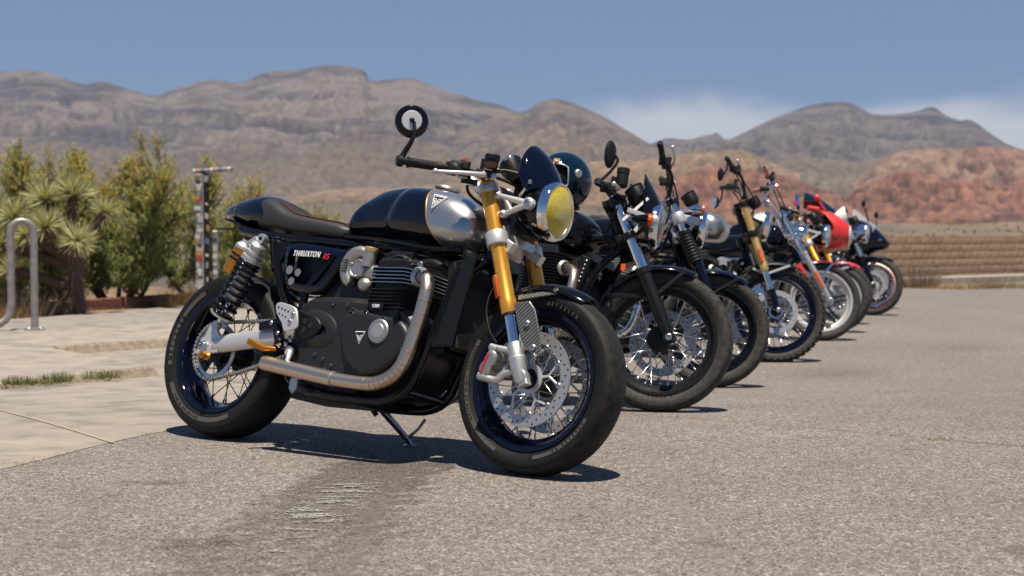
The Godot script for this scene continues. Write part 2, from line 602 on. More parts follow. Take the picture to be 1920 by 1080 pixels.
# ---------------------------------------------------------------- wheels
# o: R tyre radius, w tyre half width, rb bead radius, rw rim half width, rim, tyre, spokes, spoke, hub, style
func wheel(parent: Node3D, called: String, xf: Transform3D, o: Dictionary) -> MeshInstance3D:
	var R: float = o.R
	var w: float = o.w
	var rb: float = o.rb
	var rw: float = o.rw
	var Z := Transform3D(axle_xf(Vector3.ZERO).basis, Vector3.ZERO)
	var mb := MB.new()
	var lip := rb + 0.013
	mb.lathe([Vector2(rb - 0.004, -rw + 0.006), Vector2(rb - 0.028, -0.012), Vector2(rb - 0.028, 0.012), Vector2(rb - 0.004, rw - 0.006), Vector2(lip - 0.003, rw - 0.002), Vector2(lip, rw + 0.002), Vector2(lip - 0.002, rw + 0.006),
		Vector2(rb - 0.002, rw + 0.005), Vector2(rb - 0.012, rw - 0.006), Vector2(rb - 0.019, rw * 0.55), Vector2(rb - 0.033, 0.016), Vector2(rb - 0.036, 0.0), Vector2(rb - 0.033, -0.016), Vector2(rb - 0.019, -rw * 0.55), Vector2(rb - 0.012, -rw + 0.006),
		Vector2(rb - 0.002, -rw - 0.005), Vector2(lip - 0.002, -rw - 0.006), Vector2(lip, -rw - 0.002), Vector2(rb - 0.004, -rw + 0.006)], Z, 72, 35.0)
	var wh := part(called, mb, o.rim, parent, xf)
	# tyre
	mb = MB.new()
	var pr := []
	var side := [Vector2(rb + 0.001, rw - 0.004), Vector2(rb + 0.008, rw + 0.002), Vector2(rb + 0.016, rw + 0.003), Vector2(lerpf(rb, R, 0.32), lerpf(rw, w, 0.75)), Vector2(lerpf(rb, R, 0.5), w * 0.985), Vector2(lerpf(rb, R, 0.64), w), Vector2(lerpf(rb, R, 0.69), w * 0.985)]
	for k in side.size():
		pr.append(Vector2(side[k].x, -side[k].y))
	var rs := lerpf(rb, R, 0.69)
	var round_: float = o.get("round", 2.0)
	for k in range(1, 20):
		var a := -PI / 2 + PI * k / 20
		var sx := signf(sin(a)) * pow(absf(sin(a)), 1.0)
		pr.append(Vector2(rs + (R - rs) * pow(cos(a), 2.0 / round_), w * 0.985 * sx))
	for k in range(side.size() - 1, -1, -1):
		pr.append(side[k])
	mb.lathe(pr, Z, 96, 60.0)
	var tyre := part("tyre", mb, o.tyre, wh)
	# dusty running band of the tread
	if o.has("band"):
		mb = MB.new()
		var bp := []
		for k in range(2, 19):
			var a := -PI / 2 + PI * k / 20
			bp.append(Vector2(rs + (R - rs) * pow(cos(a), 2.0 / round_) + 0.0006, w * 0.985 * sin(a)))
		mb.lathe(bp, Z, 96, 60.0)
		part("tread", mb, o.band, wh)
	# tread grooves as thin dark strips lying in the surface
	if o.has("grooves"):
		mb = MB.new()
		var n: int = o.grooves
		for k in n:
			for s in [-1.0, 1.0]:
				var pts := []
				var a0 := TAU * (k + (0.5 if s > 0 else 0.0)) / n
				var gl: Array = o.get("groove_line", [0.25, 0.85, 0.32])
				for q in 9:
					var t := q / 8.0
					var sa := lerpf(gl[0], gl[1], t)
					var lat = asin(clampf(sa, 0, 0.999)) * s
					var rr := rs + (R - rs) * pow(cos(lat), 2.0 / round_) + 0.0004
					var ang: float = a0 + gl[2] * (t * t)
					pts.append(Vector3(cos(ang) * rr, sin(ang) * rr, w * 0.985 * sin(lat)))
				for q in 8:
					var d: Vector3 = (pts[q + 1] - pts[q]).normalized()
					var nn := Vector3(pts[q].x, pts[q].y, pts[q].z * 1.5).normalized()
					var sd = nn.cross(d).normalized() * (o.get("groove_w", 0.0016) * sin(PI * (q + 0.5) / 8.0) + 0.0005)
					var up := nn * 0.0006
					mb.quad(pts[q] - sd + up, pts[q + 1] - sd + up, pts[q + 1] + sd + up, pts[q] + sd + up)
		tag(part("tread_groove", mb, M.rubber_groove, wh), "", "", "", "stuff")
	# knobs of an off-road tyre
	if o.has("knobs"):
		mb = MB.new()
		var n: int = o.knobs
		for k in n:
			for row in [-0.9, -0.42, 0.08, 0.5, 0.92]:
				var a: float = TAU * (k + (0.5 if absf(row) < 0.6 else 0.0)) / n
				var lat := asin(clampf(row, -0.999, 0.999))
				var rr: float = rs + (R - rs) * cos(lat)
				var nrm := Vector3(cos(a) * cos(lat * 0.8), sin(a) * cos(lat * 0.8), sin(lat * 0.8))
				var p := Vector3(cos(a) * rr, sin(a) * rr, w * 0.985 * row) + nrm * 0.001
				var tx := Vector3(-sin(a), cos(a), 0)
				mb.box(p, Vector3(TAU * R / n * 0.62, w * 0.36, 0.014), Basis(tx, nrm.cross(tx), nrm), 0.0015)
		tag(part("tread_block", mb, M.dusty_rubber, wh), "", "", "", "stuff")
	# hub
	var hw: float = o.get("hub_w", 0.05)
	var hr: float = o.get("hub_r", 0.026)
	mb = MB.new()
	mb.lathe([Vector2(0, -hw), Vector2(hr * 0.8, -hw), Vector2(hr * 1.5, -hw * 0.85), Vector2(hr * 1.5, -hw * 0.75), Vector2(hr, -hw * 0.6), Vector2(hr * 0.9, 0), Vector2(hr, hw * 0.6), Vector2(hr * 1.5, hw * 0.75), Vector2(hr * 1.5, hw * 0.85), Vector2(hr * 0.8, hw), Vector2(0, hw)], Z, 28)
	part("hub", mb, o.get("hub", M.black_satin), wh)
	# wire spokes, crossing in pairs; the meshes are shared
	var n: int = o.get("spokes", 0)
	if n > 0:
		var p_in := hr * 1.4
		var p_out := rb - 0.03
		for k in n:
			var a := TAU * (k + 0.5) / n
			var s := 1.0 if k % 2 == 0 else -1.0
			var lead := 0.62 if (k / 2) % 2 == 0 else -0.62
			var b := Vector3(cos(a) * p_out, sin(a) * p_out, s * 0.01)
			var c := Vector3(cos(a + lead) * p_in, sin(a + lead) * p_in, s * hw * 0.8)
			if not has_meta("spoke_mesh"):
				var sm := MB.new()
				sm.lathe([Vector2(0, 0), Vector2(0.0019, 0), Vector2(0.0019, 0.86), Vector2(0.0036, 0.865), Vector2(0.0036, 1.0), Vector2(0, 1.0)], Transform3D(), 7)
				set_meta("spoke_mesh", sm.done())
			var bs := MB.along(b - c)
			bs.y *= b.distance_to(c)
			var thick: float = o.get("spoke_r", 1.0)
			bs.x *= thick
			bs.z *= thick
			mesh_node("spoke", get_meta("spoke_mesh"), o.get("spoke", M.spoke_steel), wh, Transform3D(bs, c))
	# cast spokes
	var cast: int = o.get("cast", 0)
	for k in cast:
		var a := TAU * (k + 0.25) / cast
		mb = MB.new()
		for s in [-1.0, 1.0]:
			var c := Vector3(cos(a + s * 0.35) * hr * 1.3, sin(a + s * 0.35) * hr * 1.3, 0)
			var b := Vector3(cos(a + s * 0.09) * (rb - 0.025), sin(a + s * 0.09) * (rb - 0.025), 0)
			mb.bar(c, b, 0.014, 0.03, Vector3(0, 0, 1))
		part("cast_spoke", mb, o.get("spoke", M.black_satin), wh)
	return wh


func brake_disc(wh: Node3D, z: float, r1: float, r0: float, carrier: Material, arms := 5) -> void:
	var Z := axle_xf(Vector3(0, 0, z))
	var mb := MB.new()
	mb.lathe([Vector2(r0, -0.0025), Vector2(r1, -0.0025), Vector2(r1 + 0.0005, 0), Vector2(r1, 0.0025), Vector2(r0, 0.0025), Vector2(r0, -0.0025)], Z, 72)
	part("brake_disc", mb, M.disc_steel, wh)
	mb = MB.new()
	var s := signf(z)
	var nn := 48
	for k in nn:
		var a := TAU * k / nn
		var rr: float = lerpf(r0, r1, [0.22, 0.5, 0.78, 0.5][k % 4])
		for f in [-1.0, 1.0]:
			mb.lathe([Vector2(0.0, 0.0), Vector2(0.0034, 0.0), Vector2(0.0034, 0.0004), Vector2(0, 0.0004)], Transform3D(MB.along(Vector3(0, 0, f)), Vector3(cos(a) * rr, sin(a) * rr, z + f * 0.0023)), 8)
	tag(part("disc_hole", mb, M.rubber_groove, wh), "", "", "", "stuff")
	mb = MB.new()
	var bob := MB.new()
	for k in arms:
		var a := TAU * (k + 0.15) / arms
		var root := Vector3(cos(a) * 0.044, sin(a) * 0.044, z)
		var mid := Vector3(cos(a) * r0 * 0.62, sin(a) * r0 * 0.62, z)
		mb.bar(root, mid, 0.0085, 0.005, Vector3(0, 0, 1))
		var ends := []
		for t in [-1.0, 1.0]:
			var e := Vector3(cos(a + t * TAU / arms * 0.25) * (r0 - 0.004), sin(a + t * TAU / arms * 0.25) * (r0 - 0.004), z)
			ends.append(e)
			mb.bar(mid, e, 0.007, 0.005, Vector3(0, 0, 1))
			bob.lathe([Vector2(0, -0.005), Vector2(0.0095, -0.005), Vector2(0.0095, 0.004), Vector2(0.008, 0.0055), Vector2(0.0045, 0.0055), Vector2(0.004, 0.002), Vector2(0, 0.002)], Transform3D(MB.along(Vector3(0, 0, s)), e), 14)
	mb.lathe([Vector2(0.034, -0.004), Vector2(0.05, -0.004), Vector2(0.05, 0.004), Vector2(0.034, 0.004), Vector2(0.034, -0.004)], Z, 30)
	part("disc_carrier", mb, carrier, wh)
	part("disc_button", bob, M.steel, wh)


# ---------------------------------------------------------------- shared bike pieces
# a skin of rings along x: t holds tables top, bottom, half width; bump bends the side
func body_ring(top: float, bot: float, w: float, x: float, seg := 36, e := 2.4, low := 0.42) -> PackedVector3Array:
	var ring := PackedVector3Array()
	var yc := lerpf(bot, top, low)
	for i in seg:
		var a := TAU * i / seg
		var c := cos(a)
		var s := sin(a)
		var y := yc + signf(c) * pow(absf(c), 2.0 / e) * ((top - yc) if c > 0 else (yc - bot))
		ring.append(Vector3(x, y, signf(s) * pow(absf(s), 2.0 / e) * w))
	return ring


func body(xs: Array, top: Array, bot: Array, wid: Array, seg := 36, e := 2.4, low := 0.42) -> MB:
	var rings := []
	for x in xs:
		rings.append(body_ring(table(top, x), table(bot, x), table(wid, x), x, seg, e, low))
	return MB.new().loft(rings)


func span(a: float, b: float, n: int, ease := true) -> Array:
	var out := []
	for k in n + 1:
		var t := float(k) / n
		if ease:
			t = (1.0 - cos(t * PI)) / 2.0
		out.append(lerpf(a, b, t))
	return out


func coil(a: Vector3, b: Vector3, r: float, wire: float, turns: float, dense := 1.0) -> MB:
	var bs := MB.along(b - a)
	var pts := []
	var n := int(turns * 16)
	for k in n + 1:
		var t := float(k) / n
		var h := pow(t, dense)
		pts.append(a + (b - a) * h + bs.x * cos(TAU * turns * t) * r + bs.z * sin(TAU * turns * t) * r)
	return MB.new().tube(pts, wire, 7)


func rounded(w: float, h: float, r: float, per := 4) -> Array:
	var out := []
	for q in 4:
		var c := Vector2(w / 2 - r, h / 2 - r) * Vector2(1 if q in [0, 3] else -1, 1 if q < 2 else -1)
		for k in per + 1:
			var a := PI / 2 * (q + float(k) / per)
			out.append(c + Vector2(cos(a), sin(a)) * r)
	return out


func fender_arc(c: Vector2, r: float, a0: float, a1: float, hw: float, depth: float, t := 0.003) -> MB:
	var rings := []
	var n := 26
	for k in n + 1:
		var a := lerpf(a0, a1, float(k) / n)
		var taper := 1.0 - 0.25 * pow(absf(2.0 * k / n - 1.0), 4.0)
		var up := Vector3(cos(a), sin(a), 0)
		var ring := PackedVector3Array()
		for q in 13:
			var s := -1.0 + q / 6.0
			ring.append(Vector3(c.x, c.y, 0) + up * (r - depth * pow(absf(s), 2.6)) + Vector3(0, 0, hw * taper * s))
		for q in 13:
			var s := 1.0 - q / 6.0
			ring.append(Vector3(c.x, c.y, 0) + up * (r - t - depth * pow(absf(s), 2.6)) + Vector3(0, 0, hw * taper * s * 0.97))
		rings.append(ring)
	return MB.new().loft(rings)


func badge(parent: Node3D, p: Vector3, bs: Basis, s: float) -> void:
	# triangular badge: silver rim, black field, white strokes of a flag that meet a stem
	var T := Transform3D(bs, p)
	var tri := V2([-0.5 * s, 0.38 * s, 0.5 * s, 0.38 * s, 0.0, -0.62 * s])
	part("badge_rim", MB.new().solid(tri, T, [Vector2(0, -0.004), Vector2(0, 0.0015), Vector2(0.03 * s, 0.003)]), M.letter_white, parent)
	part("badge_field", MB.new().solid(tri, T, [Vector2(0.06 * s, 0.001), Vector2(0.06 * s, 0.0034)]), M.black_gloss, parent)
	var mb := MB.new()
	for row in [[-0.055, 0.02, -0.055, -0.36], [0.055, 0.02, 0.055, -0.36], [-0.3, 0.06, -0.055, 0.06], [0.3, 0.06, 0.055, 0.06], [-0.27, -0.0, -0.12, -0.1], [0.27, -0.0, 0.12, -0.1], [-0.12, -0.1, -0.12, -0.2], [0.12, -0.1, 0.12, -0.2]]:
		mb.bar(T * (Vector3(row[0], row[1], 0) * s + Vector3(0, 0, 0.0036)), T * (Vector3(row[2], row[3], 0) * s + Vector3(0, 0, 0.0036)), 0.045 * s, 0.001, bs.z)
	part("badge_flag", mb, M.letter_white, parent)


# ---------------------------------------------------------------- the near bike
func hero() -> void:
	var T := Transform3D(Basis(Vector3(0.81731, 0, 0.5762), Vector3(0.14913, 0.96593, -0.21153), Vector3(-0.55657, 0.25882, 0.78946)), Vector3(-1.10783, 0, -5.19699))
	var b := thing("motorcycle", "blue-black cafe racer with gold forks and yellow headlamp, nearest of the row", "motorcycle", T, "motorcycles parked in a row")
	var I := Transform3D()
	var mb: MB
	# wheels
	var wr := wheel(b, "rear_wheel", Transform3D(Basis(), Vector3(0, 0.315, 0)), {"R": 0.315, "w": 0.08, "rb": 0.219, "rw": 0.066, "rim": M.blue_black_paint, "tyre": M.rubber, "spokes": 32, "spoke": M.black_satin, "hub_w": 0.06, "hub_r": 0.04, "grooves": 14, "groove_line": [0.2, 0.9, 0.5], "groove_w": 0.0014})
	mesh_node("sidewall_lettering", ring_letters("METZELER", 0.2585, deg_to_rad(188), 0.092, 0.0165, Transform3D(Basis(), Vector3(0, 0, 0.0795))), M.rubber_groove, wr)
	mesh_node("sidewall_lettering", ring_letters("160/60 ZR 17 M/C", 0.2585, deg_to_rad(-100), 0.05, 0.01, Transform3D(Basis(), Vector3(0, 0, 0.0795))), M.rubber_groove, wr)
	var wf := wheel(b, "front_wheel", Transform3D(Basis(), Vector3(1.412, 0.3, 0)), {"R": 0.3, "w": 0.061, "rb": 0.219, "rw": 0.045, "rim": M.blue_black_paint, "tyre": M.rubber, "band": M.worn_rubber, "spokes": 32, "hub_w": 0.05, "hub_r": 0.028, "grooves": 13, "groove_line": [0.3, 0.88, 0.42], "groove_w": 0.0012})
	mesh_node("sidewall_lettering", ring_letters("RACETEC RR", 0.251, deg_to_rad(-30), 0.062, 0.0088, Transform3D(Basis(), Vector3(0, 0, 0.06))), M.rubber_groove, wf)
	mesh_node("sidewall_lettering", ring_letters("120/70 ZR 17 M/C  TUBELESS", 0.251, deg_to_rad(215), 0.045, 0.0078, Transform3D(Basis(), Vector3(0, 0, 0.06))), M.rubber_groove, wf)
	mesh_node("sidewall_lettering", ring_letters("METZELER", 0.251, deg_to_rad(84), 0.07, 0.012, Transform3D(Basis(), Vector3(0, 0, 0.0598))), M.rubber_mark, wf)
	for e in [[wf, 0.2449, 0.257, 0.0, -118.0, 96.0], [wf, 0.2449, 0.257, 0.0, 12.0, 52.0], [wr, 0.2497, 0.267, 0.0, -150.0, 74.0], [wr, 0.2497, 0.267, 0.0, -60.0, 86.0]]:
		mb = MB.new()
		var flank := func(r: float) -> float:
			return (0.0571 + 0.21 * (r - 0.2449)) if e[0] == wf else (0.0766 + 0.13 * (r - 0.2497))
		mb.lathe([Vector2(e[1], flank.call(e[1])), Vector2(e[1], flank.call(e[1]) + 0.0012), Vector2(e[2], flank.call(e[2]) + 0.0012), Vector2(e[2], flank.call(e[2]))], Transform3D(Basis(Vector3(0, 0, 1), deg_to_rad(e[4])), Vector3.ZERO) * axle_xf(Vector3.ZERO), 40, 28.0, deg_to_rad(e[5]))
		part("sidewall_band", mb, M.sidewall_print, e[0])
	brake_disc(wf, 0.066, 0.155, 0.119, M.white_alloy)
	brake_disc(wf, -0.066, 0.155, 0.119, M.white_alloy)
	mb = MB.new()
	# rear sprocket, chain
	mb.lathe([Vector2(0.088, -0.003), Vector2(0.106, -0.003), Vector2(0.106, 0.003), Vector2(0.088, 0.003), Vector2(0.088, -0.003)], axle_xf(Vector3(0, 0, 0.092)), 60)
	part("sprocket", mb, M.steel, wr)
	mb = MB.new()
	for k in 6:
		var a := TAU * k / 6
		mb.bar(Vector3(cos(a) * 0.03, sin(a) * 0.03, 0.091), Vector3(cos(a) * 0.092, sin(a) * 0.092, 0.091), 0.024, 0.007, Vector3(0, 0, 1))
		mb.bolt(Vector3(cos(a) * 0.062, sin(a) * 0.062, 0.094), Vector3(0, 0, 1), 0.007, 0.006)
	mb.lathe([Vector2(0, -0.02), Vector2(0.045, -0.02), Vector2(0.045, 0.006), Vector2(0, 0.006)], axle_xf(Vector3(0, 0, 0.09)), 24)
	part("sprocket_carrier", mb, M.black_satin, wr)
	var mc := Vector2(0.0, 0.315)
	var path := []
	for k in 41:
		var a := PI * (0.505 + 0.985 * k / 40.0)
		path.append(mc + Vector2(cos(a), sin(a)) * 0.109)
	path.append_array(V2([0.15, 0.243, 0.3, 0.291, 0.44, 0.345]))
	var fc := Vector2(0.5, 0.405)
	for k in 13:
		var a := -PI * 0.42 + PI * 0.9 * k / 12.0
		path.append(fc + Vector2(cos(a), sin(a)) * 0.045)
	path.append_array(V2([0.4, 0.448, 0.25, 0.44, 0.12, 0.432]))
	var cv := Curve3D.new()
	cv.bake_interval = 0.004
	cv.up_vector_enabled = false
	for q in path:
		cv.add_point(Vector3(q.x, q.y, 0.092))
	cv.add_point(Vector3(path[0].x, path[0].y, 0.092))
	mb = MB.new()
	var total := cv.get_baked_length()
	var links := int(total / 0.0155)
	for k in links:
		var p0 := cv.sample_baked(total * k / links)
		var p1 := cv.sample_baked(total * (k + 1.0) / links)
		var d := (p1 - p0).normalized()
		var wz := 0.008 if k % 2 == 0 else 0.0055
		for s in [-1.0, 1.0]:
			for e in [p0, p1]:
				mb.lathe([Vector2(0, 0), Vector2(0.0068, 0), Vector2(0.0068, 0.0016), Vector2(0, 0.0016)], axle_xf(e + Vector3(0, 0, s * wz)), 8)
			mb.box((p0 + p1) / 2 + Vector3(0, 0, s * wz + 0.0008), Vector3(0.013, 0.0075, 0.0015), Basis(d, Vector3(0, 0, 1).cross(d), Vector3(0, 0, 1)), 0.0003)
		mb.rod(p0 - Vector3(0, 0, 0.0095), p0 + Vector3(0, 0, 0.0105), 0.0028, 7)
	part("drive_chain", mb, M.brushed_exhaust, b)
	# swing arm
	mb = MB.new()
	for s in [-1.0, 1.0]:
		var rings := []
		for k in 7:
			var t := k / 6.0
			var c := Vector3(lerpf(0.02, 0.48, t), lerpf(0.335, 0.408, t), s * lerpf(0.118, 0.105, t))
			var ring := PackedVector3Array()
			for i in 18:
				var a := TAU * i / 18
				ring.append(c + Vector3(0, cos(a) * (0.034 + 0.004 * t), sin(a) * 0.021))
			rings.append(ring)
		mb.loft(rings)
	mb.rod(Vector3(0.42, 0.4, -0.1), Vector3(0.42, 0.4, 0.1), 0.03, 14)
	part("swing_arm", mb, M.white_alloy, b)
	mb = MB.new()
	var plate := V2([-0.05, 0.35, -0.03, 0.362, -0.018, 0.4, 0.006, 0.414, 0.025, 0.395, 0.05, 0.366, 0.05, 0.305, 0.02, 0.3, -0.06, 0.296, -0.075, 0.304, -0.04, 0.314])
	for s in [-1.0, 1.0]:
		mb.solid(plate, side_xf(s * 0.126), [Vector2(0.002, -0.007), Vector2(0, -0.005), Vector2(0, 0.005), Vector2(0.002, 0.007)])
	part("axle_block", mb, M.white_alloy, b)
	mb = MB.new()
	for s in [-1.0, 1.0]:
		mb.lathe([Vector2(0, 0), Vector2(0.018, 0), Vector2(0.018, 0.006), Vector2(0.014, 0.008), Vector2(0.014, 0.018), Vector2(0.009, 0.019), Vector2(0.008, 0.012), Vector2(0, 0.012)], Transform3D(MB.along(Vector3(0, 0, s)), Vector3(-0.022, 0.327, s * 0.133)), 12)
	mb.rod(Vector3(-0.022, 0.327, -0.135), Vector3(-0.022, 0.327, 0.135), 0.009)
	part("axle_nut", mb, M.steel, b)
	mb = MB.new()
	mb.lathe([Vector2(0.006, 0), Vector2(0.014, 0.0), Vector2(0.015, 0.006), Vector2(0.009, 0.012), Vector2(0.009, 0.02), Vector2(0.015, 0.026), Vector2(0.013, 0.036), Vector2(0.005, 0.036), Vector2(0.004, 0.03), Vector2(0, 0.03)], axle_xf(Vector3(0.005, 0.288, 0.128)), 16)
	part("bobbin", mb, M.orange_gold, b)
	# rear shocks with piggyback cylinders
	for s in [-1.0, 1.0]:
		var top := Vector3(0.197, 0.734, s * 0.15)
		var low := Vector3(0.028, 0.405, s * 0.137)
		var d := (low - top).normalized()
		var bs := MB.along(-d)
		mb = MB.new()
		mb.lathe([Vector2(0.008, -0.011), Vector2(0.019, -0.011), Vector2(0.021, 0), Vector2(0.019, 0.011), Vector2(0.008, 0.011)], axle_xf(top), 18)
		mb.lathe([Vector2(0, 0.0), Vector2(0.026, 0.0), Vector2(0.034, -0.01), Vector2(0.034, -0.018), Vector2(0.028, -0.02), Vector2(0.028, -0.035), Vector2(0.036, -0.037), Vector2(0.036, -0.046), Vector2(0.031, -0.048), Vector2(0.031, -0.056), Vector2(0.04, -0.058), Vector2(0.041, -0.075), Vector2(0.036, -0.078), Vector2(0.026, -0.08), Vector2(0.026, -0.24), Vector2(0.0, -0.24)], Transform3D(bs, top + d * 0.018), 22)
		var sh := part("shock_absorber", mb, M.alloy, b)
		part("piston_rod", MB.new().rod(top + d * 0.25, low, 0.0075), M.chrome, sh)
		mb = MB.new()
		mb.lathe([Vector2(0.008, 0), Vector2(0.044, 0.004), Vector2(0.048, 0.012), Vector2(0.044, 0.013), Vector2(0.01, 0.008)], Transform3D(bs, top + d * 0.335), 22)
		mb.lathe([Vector2(0.0, -0.012), Vector2(0.016, -0.012), Vector2(0.016, 0.012), Vector2(0, 0.012)], axle_xf(low), 14)
		part("spring_seat", mb, M.alloy, sh)
		part("spring", coil(top + d * 0.098, top + d * 0.33, 0.041, 0.0062, 9.5, 1.35), M.black_gloss, sh)
		mb = MB.new()
		var r0 := Vector3(0.108, 0.7, s * 0.15)
		var r1 := Vector3(0.062, 0.607, s * 0.15)
		var rb := MB.along(r0 - r1)
		mb.lathe([Vector2(0, 0), Vector2(0.03, 0), Vector2(0.0325, 0.004), Vector2(0.0325, 0.1), Vector2(0, 0.1)], Transform3D(rb, r1), 24)
		var rv := part("reservoir", mb, M.orange_gold, b)
		mb = MB.new()
		mb.lathe([Vector2(0.0325, 0.1), Vector2(0.034, 0.101), Vector2(0.032, 0.112), Vector2(0.02, 0.124), Vector2(0.016, 0.138), Vector2(0, 0.138)], Transform3D(rb, r1), 22)
		mb.tube(smooth_line([r0 + Vector3(0, 0.006, 0), r0 + Vector3(0.035, 0.02, 0), r0 + Vector3(0.066, 0.032, 0), top + d * 0.035], 4), 0.014, 10)
		part("reservoir_head", mb, M.alloy, rv)
		part("reservoir_cap", MB.new().lathe([Vector2(0.015, 0.136), Vector2(0.017, 0.137), Vector2(0.017, 0.15), Vector2(0, 0.152)], Transform3D(rb, r1), 14), M.black_plastic, rv)
		if s > 0:
			var face := Basis(rb.y.cross(Vector3(0.35, 0, 0.94)).normalized(), rb.y, Vector3(0.35, 0, 0.94).normalized())
			face = Basis(-rb.y.cross(face.z).normalized() * -1.0, rb.y, face.z).orthonormalized()
			mb = MB.new().box(r1 + rb.y * 0.066 + face.z * 0.0318, Vector3(0.036, 0.026, 0.003), face)
			part("reservoir_label", mb, M.black_plastic, rv)
			mesh_node("reservoir_lettering", letters("OHLINS", 0.0085, 0.001), M.gold_line, rv, Transform3D(face, r1 + rb.y * 0.066 + face.z * 0.0337))
	# frame
	mb = MB.new()
	for s in [-1.0, 1.0]:
		var z: float = 0.11 * s
		mb.tube(smooth_line(V3([1.17, 0.69, z * 0.5, 1.1, 0.6, z * 0.9, 1.04, 0.44, z, 1.005, 0.33, z, 0.965, 0.235, z, 0.9, 0.192, z, 0.8, 0.182, z, 0.6, 0.186, z, 0.46, 0.21, z, 0.4, 0.27, z, 0.4, 0.4, z]), 4), 0.018, 10)
		mb.tube(smooth_line(V3([0.36, 0.47, z, 0.3, 0.56, z, 0.25, 0.67, z, 0.22, 0.755, z * 0.95]), 4), 0.017, 10)
		mb.tube(smooth_line(V3([0.0, 0.79, z * 0.7, 0.22, 0.755, z * 0.95, 0.5, 0.735, z * 0.9, 0.85, 0.72, z * 0.6, 1.15, 0.74, 0.0]), 4), 0.017, 10)
		mb.tube(V3([0.54, 0.725, z * 0.8, 0.42, 0.55, z, 0.42, 0.42, z]), 0.017, 10)
		mb.solid(V2([0.19, 0.755, 0.33, 0.745, 0.27, 0.65, 0.235, 0.62]), side_xf(z - 0.008), [Vector2(0, 0), Vector2(0.003, 0.014)])
	mb.tube(V3([1.1, 0.83, 0, 1.19, 0.62, 0]), 0.028, 12)
	for x in [[0.8, 0.182], [0.46, 0.21], [0.22, 0.755], [0.95, 0.22]]:
		mb.rod(Vector3(x[0], x[1], -0.11), Vector3(x[0], x[1], 0.11), 0.015)
	part("frame", mb, M.black_gloss, b)
	# engine
	mb = MB.new()
	mb.solid(smooth_loop(V2([0.44, 0.5, 0.66, 0.53, 0.93, 0.5, 0.985, 0.42, 0.97, 0.3, 0.86, 0.225, 0.6, 0.22, 0.44, 0.3]), 3), side_xf(0), [Vector2(0.02, -0.15), Vector2(0, -0.13), Vector2(0, 0.13), Vector2(0.02, 0.15)])
	mb.box(Vector3(0.62, 0.56, 0.0), Vector3(0.26, 0.16, 0.2))
	mb.box(Vector3(0.5, 0.65, 0.0), Vector3(0.36, 0.16, 0.17))
	mb.box(Vector3(0.78, 0.665, 0.0), Vector3(0.3, 0.12, 0.14))
	var eng := part("engine", mb, M.engine_black, b)
	for s in [-1.0, 1.0]:
		mb = MB.new()
		var cov := smooth_loop(V2([0.666, 0.43, 0.672, 0.458, 0.69, 0.47, 0.728, 0.481, 0.781, 0.477, 0.843, 0.466, 0.915, 0.458, 0.955, 0.435, 0.974, 0.405, 0.972, 0.369, 0.95, 0.332, 0.922, 0.304, 0.878, 0.278, 0.831, 0.26, 0.792, 0.258, 0.741, 0.282, 0.702, 0.321, 0.678, 0.375]), 3)
		var flip := Transform3D(Basis(Vector3(1, 0, 0), Vector3(0, 1, 0), Vector3(0, 0, s)), Vector3.ZERO)
		var X := Transform3D(Basis(), Vector3.ZERO)
		var lv := [Vector2(0, 0.12), Vector2(0, 0.158), Vector2(0.004, 0.166), Vector2(0.012, 0.171), Vector2(0.02, 0.1725)]
		if s < 0:
			lv = [Vector2(0.02, -0.1725), Vector2(0.012, -0.171), Vector2(0.004, -0.166), Vector2(0, -0.158), Vector2(0, -0.12)]
		mb.solid(cov, X, lv, true)
		part("clutch_cover", mb, M.engine_black, eng)
		mb = MB.new()
		var spr := smooth_loop(V2([0.452, 0.46, 0.5, 0.488, 0.55, 0.49, 0.605, 0.473, 0.644, 0.439, 0.655, 0.395, 0.64, 0.355, 0.59, 0.334, 0.535, 0.336, 0.48, 0.36, 0.45, 0.41]), 4)
		lv = [Vector2(0, 0.1), Vector2(0, 0.135), Vector2(0.008, 0.147), Vector2(0.022, 0.155), Vector2(0.04, 0.159), Vector2(0.055, 0.16)]
		if s < 0:
			lv.reverse()
			for k in lv.size():
				lv[k] = Vector2(lv[k].x, -lv[k].y)
		mb.solid(spr, X, lv, true)
		part("sprocket_cover", mb, M.engine_black, eng)
		if s > 0:
			mb = MB.new()
			mb.solid(smooth_loop(V2([0.45, 0.468, 0.5, 0.462, 0.549, 0.449, 0.575, 0.422, 0.565, 0.396, 0.52, 0.372, 0.465, 0.385]), 3), X, [Vector2(0, 0.14), Vector2(0.0, 0.163), Vector2(0.004, 0.166)])
			part("cover_insert", mb, M.black_satin, eng)
			mb = MB.new()
			for q in [[0.5, 0.433], [0.527, 0.42], [0.497, 0.402]]:
				mb.lathe([Vector2(0, 0), Vector2(0.0115, 0), Vector2(0.0115, 0.0012), Vector2(0, 0.0012)], axle_xf(Vector3(q[0], q[1], 0.1662)) , 16)
			part("cover_hole", mb, M.rubber_groove, eng)
			mb = MB.new()
			mb.lathe([Vector2(0.044, -0.012), Vector2(0.042, 0.002), Vector2(0.038, 0.006), Vector2(0.026, 0.007), Vector2(0.025, 0.005), Vector2(0, 0.005)], Transform3D(MB.along(Vector3(0.05, 0.02, 1)), Vector3(0.85, 0.41, 0.175)), 36)
			var cap := part("inspection_cap", mb, M.carburettor_alloy, eng)
			part("cap_centre", MB.new().lathe([Vector2(0.0255, 0), Vector2(0.0255, 0.007), Vector2(0.024, 0.0082), Vector2(0, 0.0082)], Transform3D(MB.along(Vector3(0.05, 0.02, 1)), Vector3(0.85, 0.41, 0.175)), 30), M.disc_steel, eng)
			badge(eng, Vector3(0.77, 0.389, 0.1715), Basis(Vector3(1, 0.03, 0), Vector3(-0.03, 1, 0), Vector3(0, 0, 1)), 0.045)
